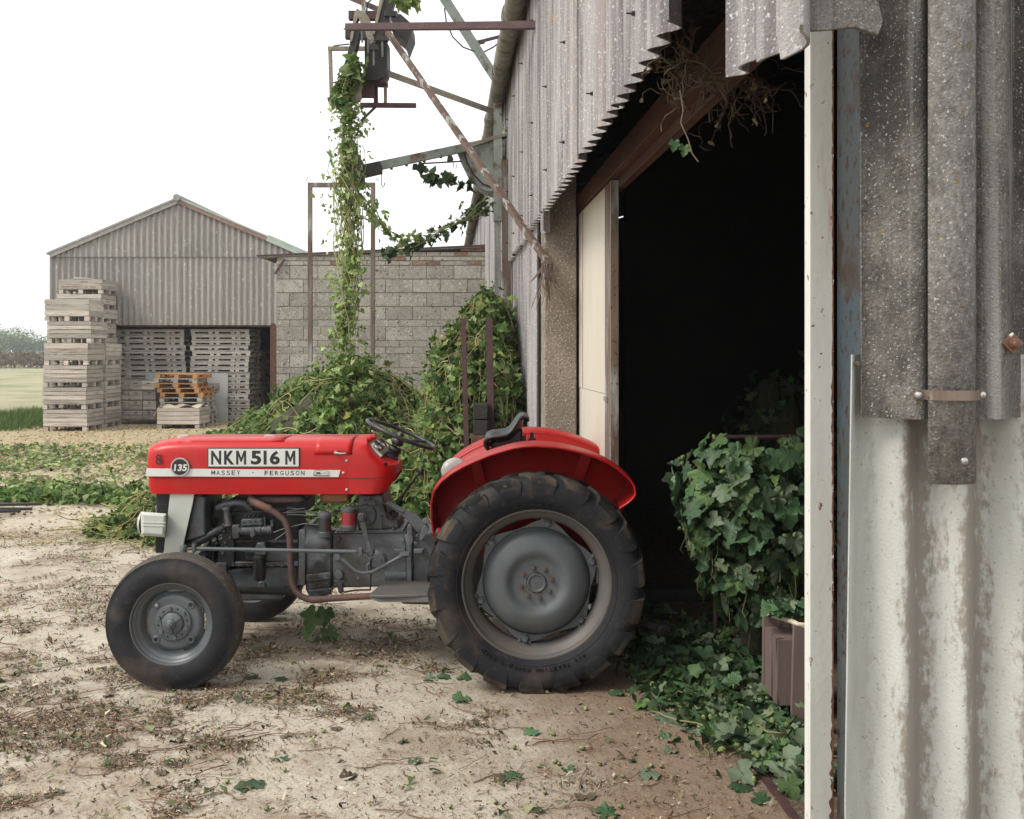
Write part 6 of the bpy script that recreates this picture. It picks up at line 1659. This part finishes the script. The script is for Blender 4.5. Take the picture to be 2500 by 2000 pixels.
# ------------------------------------------------------------------ hanging bines
def bine(name, label, pts, rad, nleaf, size, kind, stems, cones, seed=0, sw=.0, leafdrop=.4, tm=LEAF_M):
    pts = np.array([list(p) for p in pts])
    root = to_world(empty(name, pts[-1].tolist(), 0, label, 'bine'))
    d = np.r_[0, np.cumsum(np.linalg.norm(np.diff(pts, axis=0), axis=1))]
    def at(s): return np.stack([np.interp(s, d, pts[:, k]) for k in range(3)], -1)
    s = rng.uniform(0, d[-1], nleaf)
    rr = np.interp(s, np.linspace(0, d[-1], len(rad)), rad)
    cl = .45+1.1*vnoise(s*5, s*0, 1.0, seed)
    ang = rng.uniform(0, 6.28, nleaf); r = rr*np.abs(rng.normal(0,.60,nleaf))*cl*np.where(vnoise(s*9, s*0, 1.0, seed+3) < .28, .5, 1)
    pos = at(s) + np.stack([np.cos(ang)*r, np.sin(ang)*r*.8, rng.normal(0,.03,nleaf)], 1)
    nn = np.stack([np.cos(ang), np.sin(ang), np.full(nleaf, .5)], 1)+rng.normal(0,.5,(nleaf,3))
    R = rots(nn, rng.uniform(0,6.28,nleaf))
    scatter('leaves', tm, pos, R, rng.uniform(size[0], size[1], nleaf), greens(nleaf, kind), M['leaf'], root)['kind'] = 'stuff'
    K = 24
    S = np.zeros((stems, K, 3)); ph = rng.uniform(0,6.28,(stems,1)); fr = rng.uniform(1.5,4,(stems,1))
    s0 = rng.uniform(0, .35, (stems,1))*d[-1]; s1 = rng.uniform(.5, 1.0, (stems,1))*d[-1]
    ss = s0+(s1-s0)*np.linspace(0,1,K)[None]
    base = at(ss.ravel()).reshape(stems, K, 3)
    rr2 = np.interp(ss, np.linspace(0, d[-1], len(rad)), rad)*.75
    w = rng.uniform(.1,1,(stems,1))
    S = base + np.stack([np.cos(ph+fr*ss)*rr2*w, np.sin(ph+fr*ss)*rr2*w, ss*0], -1) + rng.normal(0,.006,(stems,K,3))
    tubes_np('stems', S, rng.uniform(.002,.005,stems), M['stem'], np.array([[.36,.36,.16]])*rng.uniform(.6,1.3,(stems,1)), root, 5)['kind'] = 'stuff'
    if cones:
        i = rng.choice(nleaf, cones)
        scatter('cones', CONE, pos[i]+rng.normal(0,.03,(cones,3)), rots(rng.normal(0,.4,(cones,3))+np.array([[0,0,1.]]), rng.uniform(0,6,cones)), rng.uniform(.02,.034,cones), np.array([[.30,.36,.13]])*rng.uniform(.7,1.3,(cones,1)), M['leaf'], root)['kind'] = 'stuff'
    return root
BY = 10.25
bine('hop_bine', 'long leafy hop bine hanging from the conveyor down to the heap',
     [P(852,246,BY),P(855,300,BY),P(850,360,BY),P(842,420,BY),P(850,480,BY),P(852,540,BY),P(853,600,BY),P(853,660,BY),P(852,720,BY),P(845,780,BY),P(838,830,BY),P(830,880,BY+.1),P(825,915,BY+.1)],
     [.12,.14,.13,.24,.28,.24,.24,.20,.20,.22,.18,.18,.16,.15,.15,.18,.26,.36], 1050, (.028,.080), 'pale', 44, 420)  # pale palette puts the bine's backlit glow into the leaf colours
bine('hop_bine', 'leafy bine tangle wrapped round the conveyor motor', [P(866,150,9.85),P(858,180,9.85),P(845,205,9.85),P(832,225,9.85),P(830,250,9.85)], [.06,.12,.14,.12,.08], 200, (.06,.13), 'fresh', 12, 0, 3)
bine('hop_bine', 'thin bine trailing sideways from the quadrant chute to the block wall', [P(1215,470,11),P(1190,500,11),P(1150,530,11),P(1110,548,11),P(1070,565,11),P(1030,590,11),P(990,610,11),P(950,622,11),P(915,618,11)], [.06,.24,.18,.14,.10,.12,.10,.07,.04], 115, (.045,.10), 'dark', 10, 0, 5)
bine('hop_bine', 'wispy bine strand arching between the hanging bine and the wall top', [P(865,470,10.4),P(900,510,10.5),P(940,560,10.6),P(985,590,10.7),P(1030,585,10.8)], [.10,.09,.08,.08,.06], 80, (.04,.085), 'pale', 6, 0, 8)
bine('hop_bine', 'single twig with a cluster of broad leaves beside the conveyor rail', [P(1156,452,11),P(1120,452,11),P(1085,444,11),P(1062,440,11),P(1045,430,11),P(1030,425,11)], [.004,.01,.03,.08,.13,.08], 34, (.08,.14), 'dark', 3, 0, 2)
bine('hop_bine', 'pale bine end poking in above the conveyor head', [P(975,-20,9.6),P(985,-4,9.6),P(1000,2,9.6),P(1015,8,9.6)], [.08,.07,.05,.03], 40, (.09,.16), 'pale', 3, 0, 2)
bine('hop_bine', 'tiny green sprig growing beside the pale green post', [P(1250,300,10.9),P(1247,320,10.9),P(1246,330,10.9)], [.04,.05,.03], 24, (.05,.09), 'fresh', 3, 0, 2)
# dead bines caught on the barn beam
def tangle(label, c, spread, n, col, leaf_n, kind):
    root = to_world(empty('dead_bines', c, 0, label, 'dead bines'))
    K = 12; S = np.zeros((n, K, 3)); S[:, 0] = np.array(c)+rng.normal(0, 1, (n,3))*np.array(spread)
    d = rng.normal(size=(n,3)); 
    for j in range(1, K):
        d = d*.75+rng.normal(0,.5,(n,3)); d[:,2] -= .16; d /= np.linalg.norm(d,axis=1,keepdims=True)
        S[:, j] = S[:, j-1]+d*rng.uniform(.012,.035,(n,1))
    tubes_np('stems', S, rng.uniform(.0012,.0032,n), M['stem'], np.array([col])*rng.uniform(.5,1.4,(n,1)), root, 4)['kind'] = 'stuff'
    i = rng.choice(n, leaf_n); pos = S[i, rng.integers(3,K,leaf_n)]
    scatter('leaves', LEAF_S, pos, rots(rng.normal(size=(leaf_n,3)), rng.uniform(0,6,leaf_n)), rng.uniform(.02,.05,leaf_n), greens(leaf_n, kind), M['leaf'], root)['kind'] = 'stuff'
    return root
tangle('dry brown bine tangle hanging from the beam above the doorway', P(1668,150,3.45), (.015,.09,.022), 40, (.09,.058,.03), 16, 'brown')
tangle('wider dead bine tangle hanging inside the doorway under the broken sheets', P(1800,205,3.7), (.04,.13,.02), 55, (.07,.04,.022), 24, 'brown')
mb = MB(); mb.tube([P(1660,220,3.3),P(1668,270,3.3),P(1662,300,3.3),P(1680,340,3.3),P(1690,375,3.3),P(1705,395,3.3)], .0022, 5)
o = mb.build('dead_bine', M['rope'], smooth=60); tag(o, 'one thin pale bine dangling lowest from the doorway beam', 'dead bines')
for x, y in ((1646,348),(1671,360)):
    p = P(x,y,3.3); v = LEAF_L[0]*.035; R_ = rots(np.array([[.3,-1,.1]]), np.array([4.6]))[0]
    me = np_mesh('leaf', v@R_.T+np.array(p), LEAF_L[1], M['leaf_big']); l = link('leaf', me, o)
# dim bines deeper in the barn
for c, h in (((3.0,8.2,1.1),1.0),((1.9,7.4,1.0),.9)):
    root = to_world(empty('stored_bines', (c[0],c[1],0), 0, 'dim heap of bines %s in the dark barn' % ('far back' if c[0] > 2.5 else 'nearer the doorway'), 'plant heap'))
    pos, nr = dome_points((c[0],c[1],0), .45, .45, h+.6, 4, 700, .06)
    scatter('leaves', LEAF_M, pos, rots(nr+rng.normal(0,.5,(700,3)), rng.uniform(0,6,700)), rng.uniform(.05,.1,700), greens(700,'dark'), M['leaf'], root)['kind'] = 'stuff'
    heap_core((c[0],c[1],0), .45, .45, h+.6, 4, root)

# ------------------------------------------------------------------ leafy bush of bines in the doorway: large leaves one by one
BU = to_world(empty('bine_trolley_load', (1.18,5.6,0), 0, 'leafy load of fresh hop bines draped over a red trolley in the doorway', 'plant heap'))
bigs = []
for k in range(8):
    v, t = LEAF_L
    vv = v.copy(); vv[:, 2] = (.05+.10*k)*np.abs(v[:, 1])*(1 if k % 3 else -.6) - (.6-.12*k)*v[:, 0]**2*.8 + .09*np.sin(v[:, 0]*(3+k)+k)*np.cos(v[:, 1]*(4+k)) + .035*np.sin(np.arctan2(v[:,1], v[:,0])*11+k); bigs.append((vv, t))
leaf_me = {}
def big_leaf(parent, pos, R, s, mat, k, name='leaf'):
    key = (k % 8, mat)
    if key not in leaf_me: leaf_me[key] = np_mesh('leaf', bigs[k % 8][0], bigs[k % 8][1], M[mat], smooth=False)
    m = Matrix([[R[0,0]*s,R[0,1]*s,R[0,2]*s,pos[0]],[R[1,0]*s,R[1,1]*s,R[1,2]*s,pos[1]],[R[2,0]*s,R[2,1]*s,R[2,2]*s,pos[2]],[0,0,0,1]])
    o = link(name, leaf_me[key], parent, m)
    if parent is not None and '_w' in parent: o.matrix_parent_inverse = parent.matrix_basis.inverted()
    return o
def bush_points(n):
    # an overhanging load: wide shoulder at the top, ragged fringe below
    u = rng.random(n); z = 1.17-.90*u**1.15
    w = np.interp(z, [.25,.45,.7,.9,1.05,1.17,1.24], [.10,.18,.28,.31,.26,.14,.06])
    th = rng.uniform(math.pi*.75, math.pi*2.1, n)
    b = .62+.75*fnoise(th*1.5, z*5, 1.3, 4)
    x = 1.31+w*np.cos(th)*b*1.15; y = 5.62+w*np.sin(th)*b*1.0
    nr = np.stack([np.cos(th), np.sin(th), np.interp(z, [.3,1.0,1.25],[.2,.5,1.5])], 1)
    return np.stack([x, y, z], 1), nr
pos, nr = bush_points(250)
order = np.argsort(pos[:, 1])
Rb = rots(nr*1.0+rng.normal(0,.40,(250,3)), rng.uniform(3.4,6.0,250))
for i in range(250):
    q_ = rng.random(); big_leaf(BU, pos[i]+nr[i]*(.02+.05*rng.random()), Rb[i], .045+.085*rng.random()**1.5, 'leaf_big' if q_ < .45 else 'leaf_pale' if q_ < .66 else 'leaf_fresh', i)
pos, nr = bush_points(600)
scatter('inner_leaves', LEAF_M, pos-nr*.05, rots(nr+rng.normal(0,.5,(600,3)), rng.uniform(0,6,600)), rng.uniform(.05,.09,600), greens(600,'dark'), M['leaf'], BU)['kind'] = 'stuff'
mb = MB(); rings = []
for z_, w_ in ((.06,.06),(.3,.10),(.5,.18),(.75,.25),(.95,.23),(1.08,.12),(1.13,.02)):
    rings.append([(1.31+w_*.8*math.cos(2*math.pi*i/14)*(1+.15*math.sin(3*i)), 5.66+w_*math.sin(2*math.pi*i/14), z_) for i in range(14)])
mb.loft(rings); mb.build('core', M['core'], BU, smooth=60)
n = 45; a, b = bush_points(n); K = 8; S = np.zeros((n,K,3)); S[:,0] = a
for j in range(1,K):
    S[:,j] = S[:,j-1]+b*.012*(5-j)/4+rng.normal(0,.012,(n,3))+np.array([0,0,-.035])
S[:,:,2] = np.maximum(S[:,:,2],.02)
tubes_np('stems', S, rng.uniform(.0015,.003,n), M['stem'], np.array([[.15,.17,.07]])*rng.uniform(.6,1.4,(n,1)), BU, 5)['kind'] = 'stuff'
a, b = bush_points(90)
scatter('cones', CONE, a+b*.05, rots(rng.normal(0,.4,(90,3))+np.array([[0,0,1.]]), rng.uniform(0,6,90)), rng.uniform(.022,.034,90), np.array([[.24,.31,.12]])*rng.uniform(.7,1.2,(90,1)), M['leaf'], BU)['kind'] = 'stuff'
# the trolley under it
TL = to_world(empty('trolley', (1.3,6.2,0), 0, 'dark red tubular trolley frame half buried under the bines in the doorway', 'trolley'))
for nm, a, b, w in (('post',(1744,1066,6.1),(1748,1566,6.1),.030),('rail',(1744,1068,6.1),(1990,1066,6.1),.028),('post',(1892,1290,5.9),(1890,1590,5.9),.045),('rail',(1744,1300,6.1),(1990,1302,6.1),.028)):
    mb = MB(); A, B = P(*a), P(*b)
    if nm == 'post': B.z = 0
    mb.tube([A, B], w/2, 10); mb.build(nm, M['rustpaint'], TL, smooth=60)
# dark sill timber on the barn floor
mb = MB(); mb.box(.75, 3.2, 7.05, 7.2, 0, .085); tag(mb.build('floor_timber', M['darkiron'], bevel=.005), 'black timber sill lying across the barn floor', 'timber')

# spill of leaves on the ground around it
SP_ = to_world(empty('spilled_bines', (1.0,5.3,0), 0, 'thick spill of green leaves and hop cones along the barn threshold', 'leaves'))
def spill_xy(n):
    y = rng.uniform(3.95, 6.6, n)
    cen = np.interp(y, [3.95,4.4,5.0,5.6,6.6],[1.10,1.08,1.02,.95,.85]); w = np.interp(y,[3.95,4.4,5.0,5.6,6.6],[.10,.16,.26,.36,.42])
    return cen+rng.normal(0,1,n)*w*.62, y
x, y = spill_xy(50000//22)
k = rng.random(len(x)) < np.clip(.30+2.2*(fnoise(x,y,2.6,9)-.42), .04, 1); x, y = x[k], y[k]; n = len(x)
pos = np.stack([x, y, .012+np.abs(rng.normal(0,.035,n))*np.interp(y,[4,5,6.5],[.5,1,1.4])], 1)
scatter('leaf_bed', LEAF_M, pos, rots(np.array([[0,-.1,1.]])+rng.normal(0,.45,(n,3)), rng.uniform(0,6.28,n)), rng.uniform(.045,.085,n), greens(n,'dark'), M['leaf'], SP_)['kind'] = 'stuff'
x, y = spill_xy(230); x = x+rng.normal(0,.06,230)
Rl = rots(np.array([[0,-.15,1.]])+rng.normal(0,.28,(230,3)), rng.uniform(0,6.28,230))
for i in range(230):
    big_leaf(SP_, (x[i], y[i], .03+.03*rng.random()+.03*rng.random()*(y[i] > 5)), Rl[i], .045+.08*rng.random()**1.4, ('leaf_big','leaf_big','leaf_pale','leaf_fresh')[int(rng.random()*4)], i)
x, y = spill_xy(150)
scatter('cones', CONE, np.stack([x,y,np.full(150,.035)+rng.random(150)*.02],1), rots(rng.normal(size=(150,3)), rng.uniform(0,6,150)), rng.uniform(.024,.036,150), np.array([[.27,.33,.13]])*rng.uniform(.7,1.3,(150,1)), M['leaf'], SP_)['kind'] = 'stuff'
n = 70; x, y = spill_xy(n); K = 9; S = np.zeros((n,K,3)); S[:,0] = np.stack([x,y,np.full(n,.03)],1); d = rng.normal(size=(n,3)); d[:,2] = 0
for j in range(1,K):
    d += rng.normal(0,.5,(n,3)); d[:,2] *= .3; d /= np.linalg.norm(d,axis=1,keepdims=True); S[:,j] = S[:,j-1]+d*.04; S[:,j,2] = np.clip(S[:,j,2],.012,.09)
tubes_np('stems', S, rng.uniform(.002,.004,n), M['stem'], np.array([[.22,.20,.09]])*rng.uniform(.6,1.4,(n,1)), SP_, 5)['kind'] = 'stuff'
# upended wooden box with leaves in its top
BX = to_world(empty('upended_crate', (1.28,5.0,0), 0, 'pinkish wooden crate standing on end with leaves in its top', 'crate'))
for px, Y0, Y1, zb in (([(1864,1500),(1930,1516),(1924,1702),(1862,1702)],5.05,5.075,0),([(1934,1520),(1946,1522),(1940,1684),(1931,1684)],5.04,5.07,0),([(1938,1528),(1995,1530),(1995,1770),(1932,1770)],4.74,4.765,0)):
    mb = MB(); mb.plate(px, Y0, Y1); zl = min(v[2] for v in mb.v); mb.v = [(v[0], v[1], 0. if v[2] < .06 else v[2]) for v in mb.v]; mb.build('plank', M['crate_in'], BX, bevel=.003)
mb = MB(); mb.tube([P(1868,1498,5.04),P(1900,1506,4.98),P(1935,1518,4.85),P(1950,1526,4.75),P(1990,1530,4.74)], .013, 8); mb.build('sack_edge', M['plasticsheet'], BX, smooth=60)
mb = MB(); mb.box(1.22,1.45,4.80,5.04,.06,.36); mb.build('crate_body', M['crate_in'], BX)
n = 46; 
for i in range(n):
    p_ = P(1875+rng.random()*120, 1500-rng.random()*28, 4.98-.12*rng.random()); big_leaf(BX, np.array(p_), rots(np.array([[rng.normal(0,.4),-.3,1.]]), np.array([rng.random()*6.28]))[0], rng.uniform(.05,.085), 'leaf_big' if rng.random() < .8 else 'leaf_pale', i)

# ------------------------------------------------------------------ litter on the yard
LT = to_world(empty('yard_litter', (-1.5,5.5,0), 0, 'scattered brown chopped bine litter over the pale yard floor', 'litter'))
def litter_density(x, y):
    d = fnoise(x, y*1.2, .9, 21)*.42+fnoise(x, y*1.4, 3.6, 25)*.83
    left = np.interp(x, [-8,-4.5,-2.2,-1.2,0,.9], [.95,1.1,1.12,1.02,.86,.70])
    far = np.interp(y, [3.5,4.2,5.2,6.5,8.5,10.5,13], [.93,.95,1.06,1.08,1.03,.9,.75])
    return np.clip((d*left*far-.655)*4.2, .045, .9)
def litter(n, name, tm, smin, smax, kind, ymax=12.0, flat=.18, lift=.006, thr=1.0, stretch=None):
    # sample evenly in the picture's terms: more where it is near
    u = rng.random(n); y = 1/(1/3.55+(1/ymax-1/3.55)*u)
    n = len(y); x = rng.uniform(-1.75, 1, n)*(y*.52+.4)-.1
    k = (rng.random(n) < litter_density(x, y)*thr) & (x < 1.25-.0627*y+.1)
    x, y = x[k], y[k]; n = len(x)
    s = rng.uniform(smin, smax, n)
    pos = np.stack([x, y, lift+rng.random(n)*s*.5], 1)
    o = scatter(name, tm, pos, rots(np.array([[0,0,1.]])+rng.normal(0,flat,(n,3)), rng.uniform(0,6.28,n)), s, greens(n, kind), M['litter'] if kind == 'brown' else M['leaf'], LT, stretch=None)
    o['kind'] = 'stuff'
litter(440000, 'shreds', SHRED, .006, .022, 'brown', 13, .35)
litter(122000, 'crumbs', CRUMB, .005, .014, 'brown', 10, .5, .002)
litter(49000, 'leaf_fragments', CURL, .010, .036, 'brown', 12, .5)
litter(5500, 'green_fragments', CURL, .014, .045, 'wilt', 12, .45)
litter(4800, 'leaf_pieces', LEAF_S, .03, .06, 'wilt', 12, .35, .006, .6)
n = 8200
u = rng.random(n); y = 1/(1/3.55+(1/11.-1/3.55)*u); x = rng.uniform(-1.75,1,n)*(y*.52+.3)
k = (rng.random(n) < litter_density(x,y)*.9) & (x < 1.2-.0627*y); x, y = x[k], y[k]; n = len(x)
K = 8; S = np.zeros((n,K,3)); S[:,0] = np.stack([x,y,np.full(n,.008)],1); d = rng.normal(size=(n,3)); d[:,1] *= .5; d[:,2] = 0; d /= np.linalg.norm(d,axis=1,keepdims=True)
for j in range(1,K):
    d += rng.normal(0,.32,(n,3)); d[:,2] *= .2; d /= np.linalg.norm(d,axis=1,keepdims=True); S[:,j] = S[:,j-1]+d*rng.uniform(.012,.045,(n,1)); S[:,j,2] = np.clip(S[:,j,2],.004,.03)
tubes_np('bine_scraps', S, rng.uniform(.001,.0026,n), M['stem'], np.array([[.22,.12,.075]])*rng.uniform(.6,1.4,(n,1)), LT, 4)['kind'] = 'stuff'
# pale hop dust crumbs of the far yard
n = 30000
y = rng.uniform(9, 25, n); x = rng.uniform(-11.5, 0, n); k = rng.random(n) < np.clip(.25+1.3*(fnoise(x,y,.7,31)-.4),0,1); x, y = x[k], y[k]; n = len(x)
scatter('chaff', CRUMB, np.stack([x,y,np.full(n,.004)],1), rots(np.array([[0,0,1.]])+rng.normal(0,.4,(n,3)), rng.uniform(0,6,n)), rng.uniform(.015,.05,n), np.array([[.42,.33,.18]])*rng.uniform(.5,1.25,(n,1)), M['litter'], LT)['kind'] = 'stuff'

# ------------------------------------------------------------------ single leaves and cones on the ground
def ground_leaf(px, py, s, mat, label, group, spin=None, tilt=.10, name='fallen_leaf', lift=.012):
    g = GP(px, py); R_ = rots(np.array([[random.gauss(0,tilt), random.gauss(-.05,tilt), 1.]]), np.array([spin if spin is not None else random.uniform(0,6.28)]))[0]
    kk = random.randrange(8); zmin = float(np.percentile((bigs[kk][0] @ R_.T)[:, 2], 25))
    o = big_leaf(None, (g.x, g.y, .004-zmin*s), R_, s, mat, kk, name)
    return tag(o, label, 'leaf', group)
GL = 'green hop leaf lying flat on the yard floor'; PL = 'pale upturned hop leaf lying on the yard floor'; DL = 'dried dark hop leaf lying on the yard floor'
for px, py, s, m in ((612,1925,.105,'leaf_big'),(1120,1712,.085,'leaf_big'),(596,1712,.075,'leaf_pale'),(1590,1893,.085,'leaf_pale'),(1630,1808,.09,'leaf_big'),(1700,1790,.10,'leaf_pale'),(1640,1757,.13,'leaf_pale'),(1690,1762,.12,'leaf_pale'),(1615,1690,.10,'leaf_pale'),(1300,1790,.07,'leaf_big'),(1240,1897,.08,'leaf_big'),(1215,1905,.06,'leaf_dry'),(1475,1990,.09,'leaf_big'),(700,1800,.05,'leaf_dry'),(760,1795,.05,'leaf_dry'),(690,1858,.05,'leaf_big'),(615,1658,.06,'leaf_big'),(1045,1660,.07,'leaf_pale'),(1090,1655,.07,'leaf_big'),(1130,1660,.07,'leaf_big'),(820,1780,.05,'leaf_dry'),(845,1900,.06,'leaf_dry'),(1430,1950,.07,'leaf_dry'),(1500,1695,.07,'leaf_big'),(1560,1680,.07,'leaf_pale'),(1640,1835,.055,'leaf_pale'),(1810,1925,.08,'leaf_big'),(1850,1955,.075,'leaf_big'),(1835,1900,.06,'leaf_big'),(1885,1915,.05,'leaf_pale'),(985,1815,.04,'leaf_big'),(1010,1865,.05,'leaf_pale'),(905,1755,.05,'leaf_big'),(430,1810,.06,'leaf_dry'),(500,1680,.06,'leaf_dry'),(330,1850,.06,'leaf_dry'),(130,1940,.07,'leaf_dry'),(270,1700,.06,'leaf_dry'),(60,1545,.07,'leaf_dry'),(160,1660,.05,'leaf_dry'),(400,1890,.05,'leaf_dry'),(690,1660,.06,'leaf_big'),(1890,1880,.07,'leaf_dry'),(1540,1860,.04,'leaf_big'),(1385,1880,.05,'leaf_big')):
    lb = {'leaf_big': GL, 'leaf_pale': PL, 'leaf_dry': DL}[m]
    ground_leaf(px, py, s, m, lb, {'leaf_big':'green leaves on the yard','leaf_pale':'pale leaves on the yard','leaf_dry':'dry leaves on the yard'}[m])
cone_me = np_mesh('hop_cone', CONE[0], CONE[1], M['cone'], smooth=True)
for px, py in ((1256,1830),(1350,1797),(1420,1832),(1550,1845),(1515,1975),(1330,1940),(1210,1965),(1100,1975),(695,1885),(650,1980),(555,1915),(790,1790),(1558,1795),(1573,1746),(1590,1738),(1645,1740),(1660,1748),(1720,1758),(1706,1780),(1615,1876),(1590,1875),(1365,1870),(1355,1865),(1315,1875),(1520,1900),(1335,1694),(1430,1735),(1490,1745),(1600,1713),(1515,1735),(1745,1785),(1735,1770),(1465,1870),(940,1640)):
    g = GP(px, py); s = random.uniform(.018,.028)
    o = link('hop_cone', cone_me, None, Matrix.Translation((g.x, g.y, s*.42)) @ Matrix.Rotation(random.uniform(0,6), 4, 'Z') @ Matrix.Rotation(random.uniform(1.1,1.9), 4, 'X') @ Matrix.Scale(s, 4))
    tag(o, 'small pale green hop cone lying on the yard floor', 'hop cone', 'hop cones on the yard')
# seedling-like sprig under the tractor
SG = to_world(empty('bine_sprig', GP(790,1560), 0, 'bright green leafy sprig standing on the ground under the tractor belly', 'sprig'))
for (x, y), s, nrm in (((770,1500),.135,(-.3,-1,.5)),((795,1493),.10,(.4,-1,.5)),((760,1540),.08,(-.5,-.8,.7)),((800,1540),.09,(.3,-.8,.9)),((812,1552),.06,(.6,-.6,.8)),((785,1560),.07,(0,-.7,1))):
    big_leaf(SG, np.array(P(x,y,6.1)), rots(np.array([nrm]), np.array([random.uniform(4.2,5.2)]))[0], s, 'leaf_fresh', random.randrange(8))
mb = MB(); mb.tube([P(780,1520,6.1),P(800,1540,6.1),P(815,1570,6.05),P(820,1590,5.95)], .004, 6); mb.tube([P(790,1530,6.1),P(770,1560,6.1),P(755,1575,6.05)], .003, 6); mb.build('stalk', M['rope'], SG)
SG['kind'] = ''
del SG['kind']

# ------------------------------------------------------------------ grass, hedge and trees at the left
n = 9000
x = rng.normal(-11.9,.85,n); y = rng.uniform(22.3,29,n); hh = .12+.45*np.clip(fnoise(x,y,1.1,41)-.25,0,1)*np.interp(x,[-14,-12,-10.5],[.4,1,.6])
k = (x < -10.35-.02*(y-22)) & (rng.random(n) < .9); x, y, hh = x[k], y[k], hh[k]; n = len(x)
BL = (np.array([(-.03,0,0),(.03,0,0),(.05,.12,.55),(.02,.14,.6),(.14,.45,1.0)],float), np.array([(0,1,2),(0,2,3),(3,2,4)]))
o = scatter('grass', BL, np.stack([x,y,np.zeros(n)],1), rots(np.array([[0,0,1.]])+rng.normal(0,.25,(n,3)), rng.uniform(0,6,n)), hh*1.1, np.array([[.10,.165,.045]])*rng.uniform(.5,1.4,(n,1))*np.array([1,1,1]), M['leaf'])
tag(o, 'rough green grass growing beside the stacked bins', 'grass', kind='stuff')
def tree(label, X, Y, h, w, kind, nl, seed, group):
    root = to_world(empty('field_tree', (X,Y,0), 0, label, 'tree', group))
    mb = MB(); mb.tube([(X,Y,0),(X+.1,Y,h*.3),(X-.1,Y,h*.6)], [h*.035,h*.028,h*.012], 8)
    for q in range(6):
        a = q*1.1+seed; mb.tube([(X,Y,h*(.25+.05*q)),(X+math.cos(a)*w*.3,Y+math.sin(a)*w*.3,h*(.45+.05*q)),(X+math.cos(a)*w*.5,Y+math.sin(a)*w*.5,h*(.6+.04*q))], [h*.014,h*.01,h*.004], 6)
    mb.build('trunk', M['bark'], root, smooth=60)
    nc = 26; ca = rng.uniform(0,6.28,nc); cr = np.sqrt(rng.random(nc))*w*.42; cz = h*(.28+.62*rng.random(nc)*(1-.5*(cr/(w*.5))**2))
    cc = np.stack([X+np.cos(ca)*cr, Y+np.sin(ca)*cr*.8, cz],1); rad = rng.uniform(.10,.2,nc)*w
    i = rng.integers(0,nc,nl); dd = rng.normal(size=(nl,3)); dd /= np.linalg.norm(dd,axis=1,keepdims=True)
    pos = cc[i]+dd*rad[i][:,None]*rng.uniform(.5,1.05,(nl,1))
    scatter('crown', LEAF_S, pos, rots(dd+rng.normal(0,.5,(nl,3)), rng.uniform(0,6,nl)), rng.uniform(.03,.055,nl)*h, greens(nl,kind)*np.array([[.8,.85,.9]]), M['leaf'], root)['kind'] = 'stuff'
for i, (px, top, Y, w, kd, lb) in enumerate(((-60,800,226,6,'dark','tall rounded hedge tree at the field edge, farthest from the shed'),(12,796,222,5.2,'fresh','tall pale hedge tree at the field edge with a flat crown'),(45,800,216,4.6,'fresh','bushy hedge tree at the field edge beside the tallest one'),(82,824,208,4.4,'dark','lower bushy hedge tree at the field edge'),(112,822,214,4.0,'fresh','slender hedge tree at the field edge nearest the shed wall'),(150,815,216,5,'fresh','hedge tree at the field edge behind the stacked bins'))):
    tree(lb, (px-1250)*Y/F, Y, CH+(HZ-top)*Y/F, w*2.6, kd, 2600, i, 'hedge trees at the field edge')
n = 9000
x = rng.uniform(-80,-40,n); y = rng.uniform(112,124,n); zz_ = (1.3+.6*fnoise(x,y,.3,51))*np.sqrt(rng.random(n))*np.interp(y,[112,115,124],[.5,1,1])
o = scatter('brown_scrub', LEAF_S, np.stack([x,y,zz_],1), rots(rng.normal(size=(n,3)), rng.uniform(0,6,n)), rng.uniform(.2,.5,n), np.array([[.15,.11,.075]])*rng.uniform(.5,1.4,(n,1)), M['leaf'])
tag(o, 'low brown scrub hedge before the field trees', 'hedge', kind='stuff')

# ================================================================== autumn air
mb = MB(); mb.box(-295, 295, -8, 326, -1, 10.5)
hz = mb.build('haze', None)
hz.data.materials.clear()
hm = bpy.data.materials.new('haze'); hm.use_nodes = True
hn, hl_ = hm.node_tree.nodes, hm.node_tree.links; hn.clear()
ho_ = hn.new('ShaderNodeOutputMaterial'); hv = hn.new('ShaderNodeVolumePrincipled')
hv.inputs['Color'].default_value = (.93,.95,.96,1); hv.inputs['Density'].default_value = .0010; hv.inputs['Anisotropy'].default_value = .2
hl_.new(hv.outputs[0], ho_.inputs['Volume'])
hz.data.materials.append(hm)
tag(hz, 'thin pale autumn haze over the whole yard and field', 'haze', kind='stuff')
